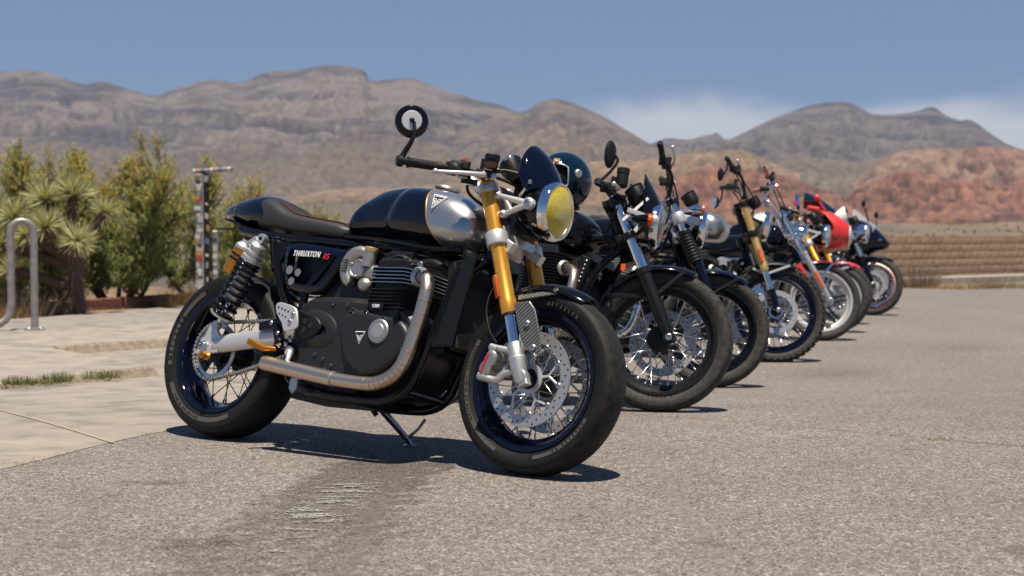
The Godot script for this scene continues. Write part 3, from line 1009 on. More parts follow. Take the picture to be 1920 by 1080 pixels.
			for q in [[0.712, 0.462], [0.775, 0.468], [0.86, 0.448], [0.93, 0.416], [0.945, 0.352], [0.9, 0.32], [0.86, 0.29], [0.79, 0.274], [0.722, 0.318]]:
				var p0 := Vector3(q[0], q[1], 0.1645)
				part("bolt_boss", MB.new().lathe([Vector2(0.0135, -0.02), Vector2(0.0125, 0.0055), Vector2(0.0105, 0.007), Vector2(0.0095, 0.001), Vector2(0, 0.001)], axle_xf(p0), 16), M.engine_black, eng)
				part("bolt", MB.new().bolt(p0, Vector3(0, 0, 1), 0.0062, 0.0055), M.dark_chrome, eng)
			for q in [[0.6, 0.305], [0.645, 0.285], [0.69, 0.265], [0.62, 0.27], [0.56, 0.32], [0.672, 0.5], [0.605, 0.502]]:
				part("bolt", MB.new().bolt(Vector3(q[0], q[1], 0.15), Vector3(0, 0, 1), 0.0062, 0.008), M.dark_chrome, eng)
			# ribbed side of the gearbox, hoses and wiring that fill the space under the tank
			for k in 4:
				part("case_rib", MB.new().rod(Vector3(0.655 + k * 0.012, 0.515 - k * 0.006, 0.14), Vector3(0.715 + k * 0.012, 0.478 - k * 0.006, 0.15), 0.0045, 8), M.engine_black, eng)
			part("coolant_hose", MB.new().tube(smooth_line(V3([1.07, 0.62, 0.1, 1.0, 0.66, 0.11, 0.93, 0.665, 0.1, 0.88, 0.66, 0.09]), 5), 0.014, 12), M.black_plastic, eng)
			part("wiring", MB.new().tube(smooth_line(V3([0.55, 0.7, 0.1, 0.66, 0.715, 0.11, 0.74, 0.7, 0.1, 0.8, 0.68, 0.11, 0.9, 0.69, 0.1, 1.02, 0.68, 0.09]), 5), 0.006, 8), M.black_plastic, eng)
			part("wiring", MB.new().tube(smooth_line(V3([0.78, 0.71, 0.08, 0.79, 0.66, 0.12, 0.83, 0.645, 0.13]), 5), 0.005, 8), M.black_plastic, eng)
			part("ignition_lead_cap", MB.new().rod(Vector3(0.8, 0.66, 0.12), Vector3(0.79, 0.69, 0.1), 0.014, 12), M.black_plastic, eng)
			part("frame_bolt", MB.new().bolt(Vector3(0.94, 0.655, 0.12), Vector3(0.2, 0, 1), 0.011, 0.01), M.steel, eng)
			part("cam_cover", MB.new().solid(smooth_loop(V2([0.79, 0.645, 0.82, 0.685, 0.87, 0.69, 0.91, 0.665, 0.92, 0.645]), 3), side_xf(0), [Vector2(0.02, 0.09), Vector2(0, 0.12), Vector2(0.004, 0.132), Vector2(0.012, 0.138)], true), M.engine_black, eng)
			for x in [0.805, 0.9]:
				part("bolt", MB.new().bolt(Vector3(x, 0.662, 0.132), Vector3(0, 0.3, 1), 0.0065, 0.008), M.steel, eng)
	# cylinders: a stack of separate fins, the upper ones with polished edges
	var oct := V2([-0.075, -0.165, 0.06, -0.165, 0.105, -0.11, 0.105, 0.11, 0.06, 0.165, -0.075, 0.165, -0.1, 0.14, -0.1, -0.14])
	var lie := Transform3D(Basis(Vector3(1, 0, 0), Vector3(0, 0, -1), Vector3(0, 1, 0)), Vector3(0.848, 0, 0))
	mb = MB.new().solid(oct, lie, [Vector2(0.016, 0.46), Vector2(0.016, 0.66), Vector2(0.03, 0.675)])
	mb.solid(V2([-0.06, -0.13, 0.06, -0.13, 0.06, 0.13, -0.06, 0.13]), lie, [Vector2(0, 0.66), Vector2(0, 0.69), Vector2(0.02, 0.71)])
	part("cylinder_block", mb, M.black_satin, b)
	for k in 12:
		var y := 0.492 + 0.0125 * k
		if k == 6:
			continue
		mb = MB.new().solid(oct, lie, [Vector2(0.004 if k < 6 else 0.0, y), Vector2(0.001, y + 0.002), Vector2(0.001, y + 0.0036), Vector2(0.004, y + 0.0056)])
		var fin := part("cooling_fin", mb, M.black_satin, b)
		if k > 6:
			part("polished_edge", MB.new().solid(oct, lie, [Vector2(-0.0006, y + 0.0014), Vector2(-0.0006, y + 0.0042)]), M.steel, fin)
	mb = MB.new()
	for s in [-1.0, 1.0]:
		for x in [0.77, 0.9]:
			mb.rod(Vector3(x, 0.46, s * 0.15), Vector3(x, 0.505, s * 0.15), 0.013, 12, 0.009)
	part("cylinder_stud", mb, M.black_satin, b)
	mb = MB.new().solid(V2([-0.035, 0.012, 0.035, 0.012, 0.028, -0.012, -0.028, -0.012]), Transform3D(Basis(), Vector3(0.815, 0.497, 0.166)), [Vector2(0, -0.01), Vector2(0, 0.002), Vector2(0.002, 0.004)])
	var npl := part("capacity_plate", mb, M.black_satin, b)
	mesh_node("capacity_lettering", letters("1200", 0.011, 0.0012), M.letter_white, npl, Transform3D(Basis(), Vector3(0.815, 0.497, 0.1705)))
	# throttle bodies
	for s in [-1.0, 1.0]:
		var zc: float = s * 0.135
		mb = MB.new()
		mb.lathe([Vector2(0, -0.05), Vector2(0.034, -0.05), Vector2(0.035, 0.012), Vector2(0.032, 0.018), Vector2(0.029, 0.0185), Vector2(0.026, 0.016), Vector2(0, 0.016)], Transform3D(MB.along(Vector3(0.0, 0, s)), Vector3(0.683, 0.631, zc)), 30)
		mb.rod(Vector3(0.716, 0.64, zc), Vector3(0.722, 0.697, zc), 0.0235, 22)
		mb.rod(Vector3(0.683, 0.631, zc - s * 0.02), Vector3(0.77, 0.615, zc - s * 0.02), 0.03, 18)
		mb.ball(Vector3(0.715, 0.578, zc - s * 0.01), Vector3(0.031, 0.027, 0.028), 16)
		for k in 3:
			var a := TAU * k / 3 + 0.5
			mb.bolt(Vector3(0.683 + cos(a) * 0.029, 0.631 + sin(a) * 0.029, zc + s * 0.017), Vector3(0, 0, s), 0.005, 0.004)
		var tb := part("throttle_body", mb, M.carburettor_alloy, b)
		mb = MB.new()
		var arc := []
		for k in 11:
			var a := deg_to_rad(62 + 178.0 * k / 10)
			arc.append(Vector3(0.672 + cos(a) * 0.058, 0.634 + sin(a) * 0.062, zc - s * 0.012))
		mb.tube(arc, [0.016, 0.02, 0.023, 0.025, 0.026, 0.026, 0.026, 0.026, 0.025, 0.023, 0.016], 14)
		part("intake_casing", mb, M.carburettor_alloy, tb)
		mb = MB.new()
		for r in 5:
			for c in 3:
				mb.box(Vector3(0.611 + c * 0.0085 + r * 0.001, 0.622 + r * 0.0095, zc + s * 0.0135), Vector3(0.0055, 0.0055, 0.002))
		part("intake_vent", mb, M.black_plastic, tb)
		mb = MB.new().lathe([Vector2(0.0245, 0), Vector2(0.025, 0.002), Vector2(0.025, 0.013), Vector2(0.022, 0.016), Vector2(0, 0.016)], Transform3D(MB.along(Vector3(0.1, 1, 0)), Vector3(0.722, 0.693, zc)), 22)
		part("throttle_top", mb, M.brass_gold, tb)
	# exhausts: header, welded bend, straight end, both sides
	for s in [-1.0, 1.0]:
		var ex := smooth_line(V3([0.915, 0.612, s * 0.1, 0.968, 0.61, s * 0.128, 1.0, 0.6, s * 0.152, 1.02, 0.57, s * 0.165, 1.022, 0.53, s * 0.17, 1.012, 0.46, s * 0.17, 1.0, 0.4, s * 0.17, 0.988, 0.345, s * 0.172, 0.972, 0.297, s * 0.175, 0.942, 0.26, s * 0.178, 0.898, 0.237, s * 0.18, 0.84, 0.228, s * 0.182, 0.7, 0.234, s * 0.188, 0.53, 0.252, s * 0.195]), 5)
		mb = MB.new().tube(ex, 0.0235, 18, false)
		var hd := part("exhaust_pipe", mb, M.brushed_exhaust, b)
		mb = MB.new()
		var e0 := Vector3(0.7, 0.234, s * 0.188)
		var e1 := Vector3(0.372, 0.27, s * 0.2)
		mb.lathe([Vector2(0.0235, 0), Vector2(0.026, 0.004), Vector2(0.0265, 0.33), Vector2(0.0235, 0.33), Vector2(0.0235, 0.05), Vector2(0, 0.05)], Transform3D(MB.along(e1 - e0), e0), 26)
		part("silencer", mb, M.brushed_exhaust, hd)
		mb = MB.new()
		for k in [9, 13, 17, 21, 24, 35, 39, 41, 43, 45, 47, 49, 51, 53, 55]:
			if k < ex.size() - 1:
				var q: Vector3 = ex[k]
				var dd: Vector3 = (ex[k + 1] - q).normalized()
				mb.tube([q - dd * 0.0016, q, q + dd * 0.0016], [0.0232, 0.0243, 0.0232], 18)
		part("weld_seam", mb, M.weld, hd)
		mb = MB.new().tube([e0, e0 + (e1 - e0) * 0.01], [0.0272, 0.0272], 24)
		mb.solid(V2([-0.016, 0.02, 0.016, 0.02, 0.018, -0.016, 0.0, -0.034, -0.018, -0.016]), Transform3D(Basis(), Vector3(0.505, 0.208, s * 0.172)), [Vector2(0, -0.004), Vector2(0, 0.004)])
		part("exhaust_clamp", mb, M.alloy, hd)
		mb = MB.new().lathe([Vector2(0.02, -0.008), Vector2(0.036, -0.008), Vector2(0.038, 0), Vector2(0.034, 0.01), Vector2(0.025, 0.012)], Transform3D(MB.along(Vector3(0.85, 0, s * 0.5)), Vector3(0.945, 0.611, s * 0.116)), 20)
		part("exhaust_flange", mb, M.alloy, hd)
	mb = MB.new().tube(smooth_line(V3([0.8, 0.215, -0.14, 0.66, 0.2, 0.0, 0.5, 0.2, 0.1]), 5), 0.022, 12)
	mb.box(Vector3(0.58, 0.2, 0.0), Vector3(0.3, 0.07, 0.2))
	part("collector_box", mb, M.black_satin, b)
	# radiator
	mb = MB.new().box(Vector3(1.1, 0.52, 0.0), Vector3(0.035, 0.3, 0.24), Basis(Vector3(0, 0, 1), 0.22), 0.004)
	var rad := part("radiator", mb, M.radiator_core, b)
	mb = MB.new()
	for s in [-1.0, 1.0]:
		mb.solid(V2([1.135, 0.69, 1.175, 0.684, 1.135, 0.38, 1.05, 0.372, 1.038, 0.41, 1.08, 0.6]), side_xf(s * 0.127), [Vector2(0.004, -0.008), Vector2(0, -0.004), Vector2(0, 0.004), Vector2(0.004, 0.008)])
	mb.box(Vector3(1.135, 0.685, 0), Vector3(0.05, 0.02, 0.24), Basis(Vector3(0, 0, 1), 0.22))
	mb.box(Vector3(1.07, 0.365, 0), Vector3(0.05, 0.02, 0.24), Basis(Vector3(0, 0, 1), 0.22))
	part("radiator_guard", mb, M.black_satin, rad)
	mb = MB.new()
	for k in 22:
		var t := k / 21.0
		for q in 2:
			mb.box(Vector3(lerpf(1.047, 1.105, t) + q * 0.013, lerpf(0.415, 0.64, t), 0.136), Vector3(0.0085, 0.0055, 0.003), Basis(Vector3(0, 0, 1), 0.5))
	part("guard_louvre", mb, M.black_gloss, rad)
	# side panels with lettering
	var sp := smooth_loop(V2([0.306, 0.69, 0.329, 0.724, 0.4, 0.726, 0.5, 0.715, 0.595, 0.702, 0.612, 0.685, 0.595, 0.652, 0.575, 0.62, 0.545, 0.578, 0.505, 0.542, 0.44, 0.538, 0.37, 0.55, 0.33, 0.575, 0.312, 0.62]), 3)
	for s in [-1.0, 1.0]:
		var lv := [Vector2(0.012, 0.085), Vector2(0.0, 0.1), Vector2(0.0, 0.125), Vector2(0.006, 0.135), Vector2(0.016, 0.14), Vector2(0.03, 0.1425)]
		if s < 0:
			lv.reverse()
			for k in lv.size():
				lv[k] = Vector2(lv[k].x, -lv[k].y)
		mb = MB.new().solid(sp, I, lv, true)
		var pn := part("side_panel", mb, M.blue_black_paint, b)
		if s > 0:
			var slant := Basis(Vector3(0.98, -0.035, 0), Vector3(0.27, 0.94, 0), Vector3(0, 0, 1))
			mesh_node("panel_lettering", letters("THRUXTON", 0.0215, 0.0012), M.letter_white, pn, Transform3D(slant * Basis.from_scale(Vector3(0.86, 1, 1)), Vector3(0.428, 0.682, 0.1436)))
			mesh_node("panel_lettering", letters("RS", 0.021, 0.0012), M.letter_red, pn, Transform3D(slant, Vector3(0.524, 0.673, 0.1436)))
			mb = MB.new()
			for q in [[0.356, 0.622, 0.0165], [0.399, 0.613, 0.0145], [0.374, 0.581, 0.0145]]:
				mb.lathe([Vector2(0, 0), Vector2(q[2], 0), Vector2(q[2], 0.001), Vector2(0, 0.001)], axle_xf(Vector3(q[0], q[1], 0.1428)), 18)
			part("panel_vent", mb, M.carburettor_alloy, pn)
	# seat and tail
	var cowl := body(span(-0.18, 0.165, 18), V2([-0.18, 0.869, -0.17, 0.88, -0.14, 0.897, -0.1, 0.911, 0.0, 0.931, 0.08, 0.937, 0.13, 0.927, 0.165, 0.913]), V2([-0.18, 0.866, -0.17, 0.858, -0.14, 0.848, -0.1, 0.838, 0.0, 0.81, 0.08, 0.796, 0.165, 0.782]), V2([-0.18, 0.004, -0.17, 0.02, -0.14, 0.042, -0.1, 0.062, 0.0, 0.094, 0.08, 0.108, 0.165, 0.114]), 36, 2.2, 0.4)
	var cw := part("seat_cowl", cowl, M.blue_black_paint, b)
	mb = MB.new()
	mb.loft([body_ring(0.9225, 0.8275, 0.0785, -0.058, 36, 2.2, 0.4), body_ring(0.9235, 0.8255, 0.0802, -0.054, 36, 2.2, 0.4)], true, false, false)
	part("pinstripe", mb, M.gold_line, cw)
	mb = MB.new()
	for k in 7:
		mb.box(Vector3(-0.085 + k * 0.032, 0.835 - k * 0.0095, 0.0), Vector3(0.02, 0.006, 0.13 + k * 0.008), Basis(Vector3(0, 0, 1), -0.28))
	mb.box(Vector3(0.01, 0.802, 0.0), Vector3(0.24, 0.008, 0.15), Basis(Vector3(0, 0, 1), -0.28))
	part("tail_underside", mb, M.black_plastic, cw)
	var s_top := V2([0.08, 0.916, 0.12, 0.922, 0.16, 0.91, 0.2, 0.893, 0.25, 0.866, 0.3, 0.85, 0.36, 0.839, 0.44, 0.828, 0.52, 0.816, 0.552, 0.8])
	var s_bot := V2([0.08, 0.79, 0.165, 0.779, 0.27, 0.768, 0.41, 0.756, 0.52, 0.746, 0.54, 0.75, 0.552, 0.765])
	var s_wid := V2([0.08, 0.1, 0.165, 0.117, 0.25, 0.12, 0.4, 0.118, 0.5, 0.105, 0.54, 0.095, 0.552, 0.085])
	var seat := part("seat", body(span(0.1, 0.552, 26, false), s_top, s_bot, s_wid, 40, 3.0, 0.5), M.leather, b)
	var rings := []
	var edge_r := []
	var edge_l := []
	for x in span(0.175, 0.545, 22, false):
		var ring := PackedVector3Array()
		var full := body_ring(table(s_top, x) + 0.0035, table(s_bot, x), table(s_wid, x) + 0.001, x, 80, 3.0, 0.5)
		var half := int(7.0 + 2.5 * clampf((x - 0.19) / 0.1, 0, 1))
		for q in range(-half, half + 1):
			ring.append(full[posmod(q, 80)])
		if ring.size() < 19:
			while ring.size() < 19:
				ring.append(ring[ring.size() - 1])
		rings.append(ring)
		edge_r.append(full[half] + Vector3(0, 0.0005, 0.0008))
		edge_l.append(full[posmod(-half, 80)] + Vector3(0, 0.0005, -0.0008))
	mb = MB.new()
	mb.loft(rings, false, false, false)
	part("seat_pad", mb, M.suede, seat)
	mb = MB.new().tube(edge_r, 0.0012, 6)
	mb.tube(edge_l, 0.0012, 6)
	part("stitching", mb, M.stitch_red, seat)
	mb = MB.new()
	for k in 9:
		var x := 0.21 + k * 0.036
		for f in [-1.0, 1.0]:
			var pts := []
			for q in 7:
				var xx: float = x + f * (q - 3) * 0.012
				var z := (q - 3) * 0.02
				pts.append(Vector3(xx, table(s_top, clampf(xx, 0.175, 0.54)) + 0.0032 - absf(z) * absf(z) * 1.2, z))
			mb.tube(pts, 0.0015, 5)
	part("quilting", mb, M.rubber_groove, seat)
	# fuel tank: dark rear, silver front, gold line between
	var t_top := V2([0.525, 0.8, 0.535, 0.842, 0.56, 0.88, 0.6, 0.913, 0.66, 0.94, 0.75, 0.952, 0.85, 0.95, 0.97, 0.933, 1.05, 0.907, 1.1, 0.875, 1.128, 0.838, 1.137, 0.8])
	var t_bot := V2([0.525, 0.775, 0.6, 0.765, 0.75, 0.753, 0.87, 0.736, 1.0, 0.719, 1.07, 0.716, 1.105, 0.728, 1.128, 0.755, 1.137, 0.78])
	var t_wid := V2([0.525, 0.05, 0.54, 0.075, 0.58, 0.098, 0.66, 0.118, 0.76, 0.132, 0.85, 0.142, 0.95, 0.148, 1.03, 0.143, 1.09, 0.122, 1.12, 0.092, 1.137, 0.05])
	var seg := 56
	var tank_pt := func(a: float, x: float, lift: float) -> Vector3:
		var top := table(t_top, x) + lift
		var bot := table(t_bot, x) - lift
		var w := table(t_wid, x) + lift
		var yc := lerpf(bot, top, 0.45)
		var c := cos(a)
		var s := sin(a)
		var y := yc + signf(c) * pow(absf(c), 2.0 / 2.5) * ((top - yc) if c > 0 else (yc - bot))
		var z := signf(s) * pow(absf(s), 2.0 / 2.5) * w
		var xs := lerpf(0.745, 0.81, clampf((y - 0.75) / 0.17, 0, 1))
		z -= signf(s) * 0.016 * smoothstep(0.012, -0.03, x - xs) * smoothstep(0.25, 0.75, absf(s)) * smoothstep(0.54, 0.64, x)
		return Vector3(x, y, z)
	var cut := func(a: float) -> float:
		return 0.912 + 0.088 * pow((1.0 - cos(a)) / 2.0, 1.25)
	for half in 2:
		rings = []
		var n := 34 if half == 0 else 20
		for k in n + 1:
			var ring := PackedVector3Array()
			var t := float(k) / n
			for i in seg:
				var a := TAU * i / seg
				var xb: float = cut.call(a)
				var x := lerpf(0.525, xb, 1.0 - pow(1.0 - t, 1.0) if t > 0.3 else t * t / 0.3) if half == 0 else lerpf(xb, 1.137, 1.0 - (1.0 - t) * (1.0 - t) if t > 0.0 else 0.0)
				ring.append(tank_pt.call(a, x, 0.0))
			rings.append(ring)
		mb = MB.new().loft(rings)
		part("fuel_tank" if half == 0 else "tank_front", mb, M.blue_black_paint if half == 0 else M.silver_paint, b)
	rings = []
	for e in [-0.0028, -0.0016, 0.0016, 0.0028]:
		var ring := PackedVector3Array()
		for i in seg:
			var a := TAU * i / seg
			ring.append(tank_pt.call(a, cut.call(a) + e, 0.0008 if absf(e) < 0.002 else 0.0))
		rings.append(ring)
	mb = MB.new()
	mb.loft(rings, true, false, false)
	part("gold_pinstripe", mb, M.gold_line, b)
	mb = MB.new().lathe([Vector2(0.034, -0.012), Vector2(0.034, 0.004), Vector2(0.042, 0.006), Vector2(0.044, 0.012), Vector2(0.041, 0.018), Vector2(0.02, 0.022), Vector2(0, 0.0225)], Transform3D(MB.along(Vector3(0.14, 1, 0)), Vector3(0.9, 0.945, 0.0)), 36)
	mb.box(Vector3(0.945, 0.951, 0.0), Vector3(0.02, 0.012, 0.03))
	part("fuel_cap", mb, M.carburettor_alloy, b)
	var bp: Vector3 = tank_pt.call(1.12, 0.98, 0.0)
	var bx: Vector3 = tank_pt.call(1.12, 1.0, 0.0) - tank_pt.call(1.12, 0.96, 0.0)
	var by: Vector3 = tank_pt.call(0.98, 0.98, 0.0) - tank_pt.call(1.28, 0.98, 0.0)
	var bz := bx.cross(by).normalized()
	badge(b, bp + bz * 0.001, Basis(bx.normalized(), bz.cross(bx.normalized()), bz), 0.062)
	mesh_node("badge_lettering", letters("TRIUMPH", 0.0075, 0.001), M.letter_white, b, Transform3D(Basis(bx.normalized(), bz.cross(bx.normalized()), bz), bp + bz * 0.0055 + bz.cross(bx.normalized()) * 0.0155))
	mb = MB.new().tube(smooth_line(V3([0.56, 0.757, 0.1, 0.75, 0.742, 0.118, 0.95, 0.715, 0.122, 1.09, 0.71, 0.1]), 4), 0.007, 8)
	part("tank_seam", mb, M.black_gloss, b)
	# heel plate, peg, brake lever
	for s in [-1.0, 1.0]:
		var X := side_xf(s * 0.2)
		mb = MB.new().solid(smooth_loop(V2([0.38, 0.478, 0.392, 0.489, 0.417, 0.488, 0.47, 0.475, 0.488, 0.458, 0.501, 0.414, 0.494, 0.398, 0.452, 0.387, 0.437, 0.392, 0.423, 0.417, 0.393, 0.447]), 2), X, [Vector2(0.0, -0.003), Vector2(0, 0.002), Vector2(0.002, 0.004)])
		var hp := part("heel_plate", mb, M.white_alloy, b)
		mb = MB.new()
		for k in 4:
			mb.lathe([Vector2(0, 0), Vector2(0.0038, 0), Vector2(0.0038, 0.001), Vector2(0, 0.001)], axle_xf(Vector3(0.398 + k * 0.0165, 0.4715 - k * 0.0045, s * 0.2042)), 10)
			if k < 3:
				mb.lathe([Vector2(0, 0), Vector2(0.0034, 0), Vector2(0.0034, 0.001), Vector2(0, 0.001)], axle_xf(Vector3(0.406 + k * 0.0165, 0.449 - k * 0.0055, s * 0.2042)), 10)
		part("plate_hole", mb, M.rubber_groove, hp)
		mb = MB.new()
		mb.bolt(Vector3(0.473, 0.449, s * 0.204), Vector3(0, 0, s), 0.009, 0.006)
		mb.bolt(Vector3(0.464, 0.423, s * 0.204), Vector3(0, 0, s), 0.009, 0.006)
		part("plate_bolt", mb, M.steel, hp)
		mb = MB.new()
		mb.solid(V2([0.35, 0.415, 0.37, 0.42, 0.44, 0.35, 0.43, 0.33, 0.4, 0.31, 0.385, 0.33]), side_xf(s * 0.165), [Vector2(0, -0.02), Vector2(0, 0.008), Vector2(0.003, 0.012)])
		mb.rod(Vector3(0.38, 0.385, s * 0.15), Vector3(0.41, 0.34, s * 0.19), 0.014)
		mb.box(Vector3(0.31, 0.42, s * 0.14), Vector3(0.11, 0.03, 0.012), Basis(Vector3(0, 0, 1), 0.2))
		part("footrest_bracket", mb, M.black_gloss, b)
		for q in [[0.352, 0.418], [0.392, 0.382], [0.41, 0.338], [0.44, 0.345], [0.46, 0.36]]:
			part("bracket_bolt", MB.new().bolt(Vector3(q[0], q[1], s * 0.178), Vector3(0, 0, s), 0.008, 0.008), M.steel, b)
		mb = MB.new()
		mb.tube(V3([0.4, 0.325, s * 0.185, 0.37, 0.32, s * 0.22, 0.345, 0.335, s * 0.27]), [0.0085, 0.0125, 0.012], 10)
		part("footrest", mb, M.orange_gold, b)
		mb = MB.new()
		mb.tube(smooth_line(V3([0.455, 0.32, s * 0.17, 0.47, 0.3, s * 0.185, 0.475, 0.27, s * 0.195, 0.49, 0.255, s * 0.2]), 4), [0.012, 0.012, 0.012, 0.011, 0.01, 0.01, 0.009, 0.009, 0.009, 0.008, 0.008, 0.008, 0.008], 10)
		mb.lathe([Vector2(0.0, 0), Vector2(0.018, 0), Vector2(0.018, 0.012), Vector2(0, 0.012)], axle_xf(Vector3(0.455, 0.322, s * 0.165)), 16)
		mb.box(Vector3(0.478, 0.25, s * 0.2), Vector3(0.05, 0.014, 0.02), Basis(Vector3(0, 0, 1), -0.35), 0.004)
		part("foot_lever", mb, M.white_alloy, b)
	# side stand on the far side
	mb = MB.new().tube(V3([0.64, 0.2, -0.11, 0.66, 0.175, -0.14, 0.715, 0.085, -0.245, 0.72, 0.07, -0.257]), [0.015, 0.014, 0.0105, 0.012], 10)
	mb.lathe([Vector2(0, 0), Vector2(0.024, 0), Vector2(0.026, 0.004), Vector2(0.012, 0.012), Vector2(0, 0.012)], Transform3D(Basis(Vector3(0, 0, 1), 0) * MB.along(Vector3(0, 0.966, 0.259)), Vector3(0.722, 0.066, -0.252)), 16)
	mb.tube(V3([0.712, 0.09, -0.235, 0.745, 0.13, -0.25, 0.762, 0.17, -0.262]), [0.007, 0.005, 0.006], 8)
	part("side_stand", mb, M.dark_chrome, b)
	mb = MB.new().rod(Vector3(0.61, 0.19, -0.12), Vector3(0.635, 0.155, -0.14), 0.01, 10)
	part("stand_spring", mb, M.black_satin, b)
	# front fork
	var d := Vector3(-0.3634, 0.9317, 0)
	for s in [-1.0, 1.0]:
		var f0 := Vector3(1.405, 0.3, s * 0.105)
		var fx := Transform3D(MB.along(d), f0)
		mb = MB.new().lathe([Vector2(0, 0.214), Vector2(0.0265, 0.214), Vector2(0.0285, 0.222), Vector2(0.0285, 0.262), Vector2(0.026, 0.272), Vector2(0.026, 0.445), Vector2(0.0275, 0.46), Vector2(0.0275, 0.688), Vector2(0, 0.688)], fx, 32)
		var leg := part("fork_tube", mb, M.gold_anodised, b)
		part("fork_cap", MB.new().lathe([Vector2(0.023, 0.68), Vector2(0.024, 0.7), Vector2(0.02, 0.706), Vector2(0, 0.706)], fx, 20), M.gold_anodised, leg)
		part("fork_seal", MB.new().lathe([Vector2(0.02, 0.206), Vector2(0.0262, 0.207), Vector2(0.0262, 0.2145)], fx, 24), M.black_plastic, leg)
		part("fork_stanchion", MB.new().lathe([Vector2(0, 0.07), Vector2(0.0215, 0.07), Vector2(0.0215, 0.215)], fx, 26), M.chrome, leg)
		mb = MB.new().lathe([Vector2(0, -0.026), Vector2(0.018, -0.024), Vector2(0.024, -0.01), Vector2(0.026, 0.02), Vector2(0.03, 0.04), Vector2(0.031, 0.06), Vector2(0.027, 0.066), Vector2(0.027, 0.108), Vector2(0.025, 0.112), Vector2(0.0216, 0.112)], fx, 26)
		mb.lathe([Vector2(0.011, 0.0), Vector2(0.021, 0.0), Vector2(0.023, 0.012), Vector2(0.023, 0.03), Vector2(0.02, 0.034), Vector2(0.011, 0.034), Vector2(0.01, 0.02), Vector2(0, 0.02)], Transform3D(MB.along(Vector3(0, 0, s)), f0 + Vector3(0.006, 0.0, -s * 0.016)), 24)
		mb.box(f0 + Vector3(0.018, -0.018, 0), Vector3(0.034, 0.024, 0.03), Basis(Vector3(0, 0, 1), 0.4), 0.004)
		# caliper arms
		mb.rod(f0 + d * 0.085 + Vector3(-0.01, 0, s * 0.006), Vector3(1.287, 0.386, s * 0.118), 0.0115, 12)
		mb.rod(Vector3(1.312, 0.381, s * 0.118), Vector3(1.283, 0.3865, s * 0.118), 0.0138, 12)
		mb.tube(smooth_line([f0 + d * 0.02 + Vector3(-0.015, 0, 0), f0 + Vector3(-0.06, 0.003, s * 0.008), Vector3(1.32, 0.281, s * 0.118), Vector3(1.262, 0.291, s * 0.12)], 4), 0.0125, 12)
		mb.rod(Vector3(1.285, 0.287, s * 0.12), Vector3(1.255, 0.2915, s * 0.12), 0.0142, 12)
		mb.tube(smooth_line([f0 + d * 0.075 + Vector3(-0.02, 0, 0), Vector3(1.352, 0.33, s * 0.11), Vector3(1.335, 0.29, s * 0.115)], 4), 0.009, 8)
		part("fork_foot", mb, M.alloy, leg)
		mb = MB.new()
		mb.bolt(f0 + d * 0.042 + Vector3(-0.03, 0, s * 0.012), Vector3(-0.4, 0, s), 0.012, 0.01)
		mb.lathe([Vector2(0, 0), Vector2(0.011, 0), Vector2(0.011, 0.004), Vector2(0.0, 0.004)], Transform3D(MB.along(Vector3(0, 0, s)), f0 + Vector3(0.006, 0, s * 0.006)), 6)
		part("axle_bolt", mb, M.dark_chrome, leg)
		var cal := V2([1.262, 0.3, 1.255, 0.315, 1.262, 0.333, 1.272, 0.345, 1.278, 0.366, 1.29, 0.378, 1.31, 0.372, 1.318, 0.352, 1.314, 0.335, 1.302, 0.325, 1.3, 0.31, 1.292, 0.295, 1.275, 0.291])
		mb = MB.new().solid(smooth_loop(cal, 2), side_xf(s * 0.115), [Vector2(0.004, -0.05), Vector2(0, -0.046), Vector2(0.0, 0.012), Vector2(0.004, 0.018), Vector2(0.01, 0.02)], false)
		var cp := part("brake_caliper", mb, M.carburettor_alloy, b)
		if s > 0:
			var tb := Basis(Vector3(0.3, 0.954, 0), Vector3(-0.954, 0.3, 0), Vector3(0, 0, 1))
			mesh_node("caliper_lettering", letters("brembo", 0.0125, 0.0015), M.letter_red, cp, Transform3D(tb, Vector3(1.2785, 0.334, 0.1362)))
		part("fork_reflector", MB.new().solid(rounded(0.02, 0.082, 0.008, 3), Transform3D(Basis(Vector3(0, 0, 1), 0.37) * Basis(Vector3(0, 1, 0), -s * 0.5 + (0.0 if s > 0 else PI)), f0 + d * 0.305 + Vector3(-0.02, 0, s * 0.021)), [Vector2(0, -0.006), Vector2(0, 0.004), Vector2(0.002, 0.007)]), M.amber_reflector, b)
		# clamps
		mb = MB.new()
		mb.lathe([Vector2(0.0277, 0.455), Vector2(0.036, 0.457), Vector2(0.0375, 0.462), Vector2(0.0375, 0.498), Vector2(0.036, 0.503), Vector2(0.0277, 0.506)], fx, 30)
		mb.lathe([Vector2(0.0277, 0.648), Vector2(0.034, 0.65), Vector2(0.035, 0.654), Vector2(0.035, 0.676), Vector2(0.034, 0.68), Vector2(0.0277, 0.682)], fx, 30)
		mb.box(f0 + d * 0.48 + Vector3(0.03, -0.012, -s * 0.02), Vector3(0.06, 0.035, 0.03), Basis(Vector3(0, 0, 1), -0.5))
		mb.tube(smooth_line([f0 + d * 0.665 + Vector3(-0.03, 0.0, 0.0), f0 + d * 0.675 + Vector3(-0.055, 0.012, s * 0.008), f0 + d * 0.7 + Vector3(-0.075, 0.025, s * 0.015)], 4), [0.02, 0.02, 0.019, 0.019, 0.018, 0.018, 0.018, 0.018, 0.02], 12)
		part("fork_clamp", mb, M.white_alloy, b)
	mb = MB.new()
	mb.box(Vector3(1.405, 0.3, 0) + d * 0.478 + Vector3(-0.01, 0, 0), Vector3(0.08, 0.035, 0.2), Basis(Vector3(0, 0, 1), 0.37), 0.008)
	mb.box(Vector3(1.405, 0.3, 0) + d * 0.666 + Vector3(-0.015, 0, 0), Vector3(0.07, 0.024, 0.2), Basis(Vector3(0, 0, 1), 0.37), 0.008)
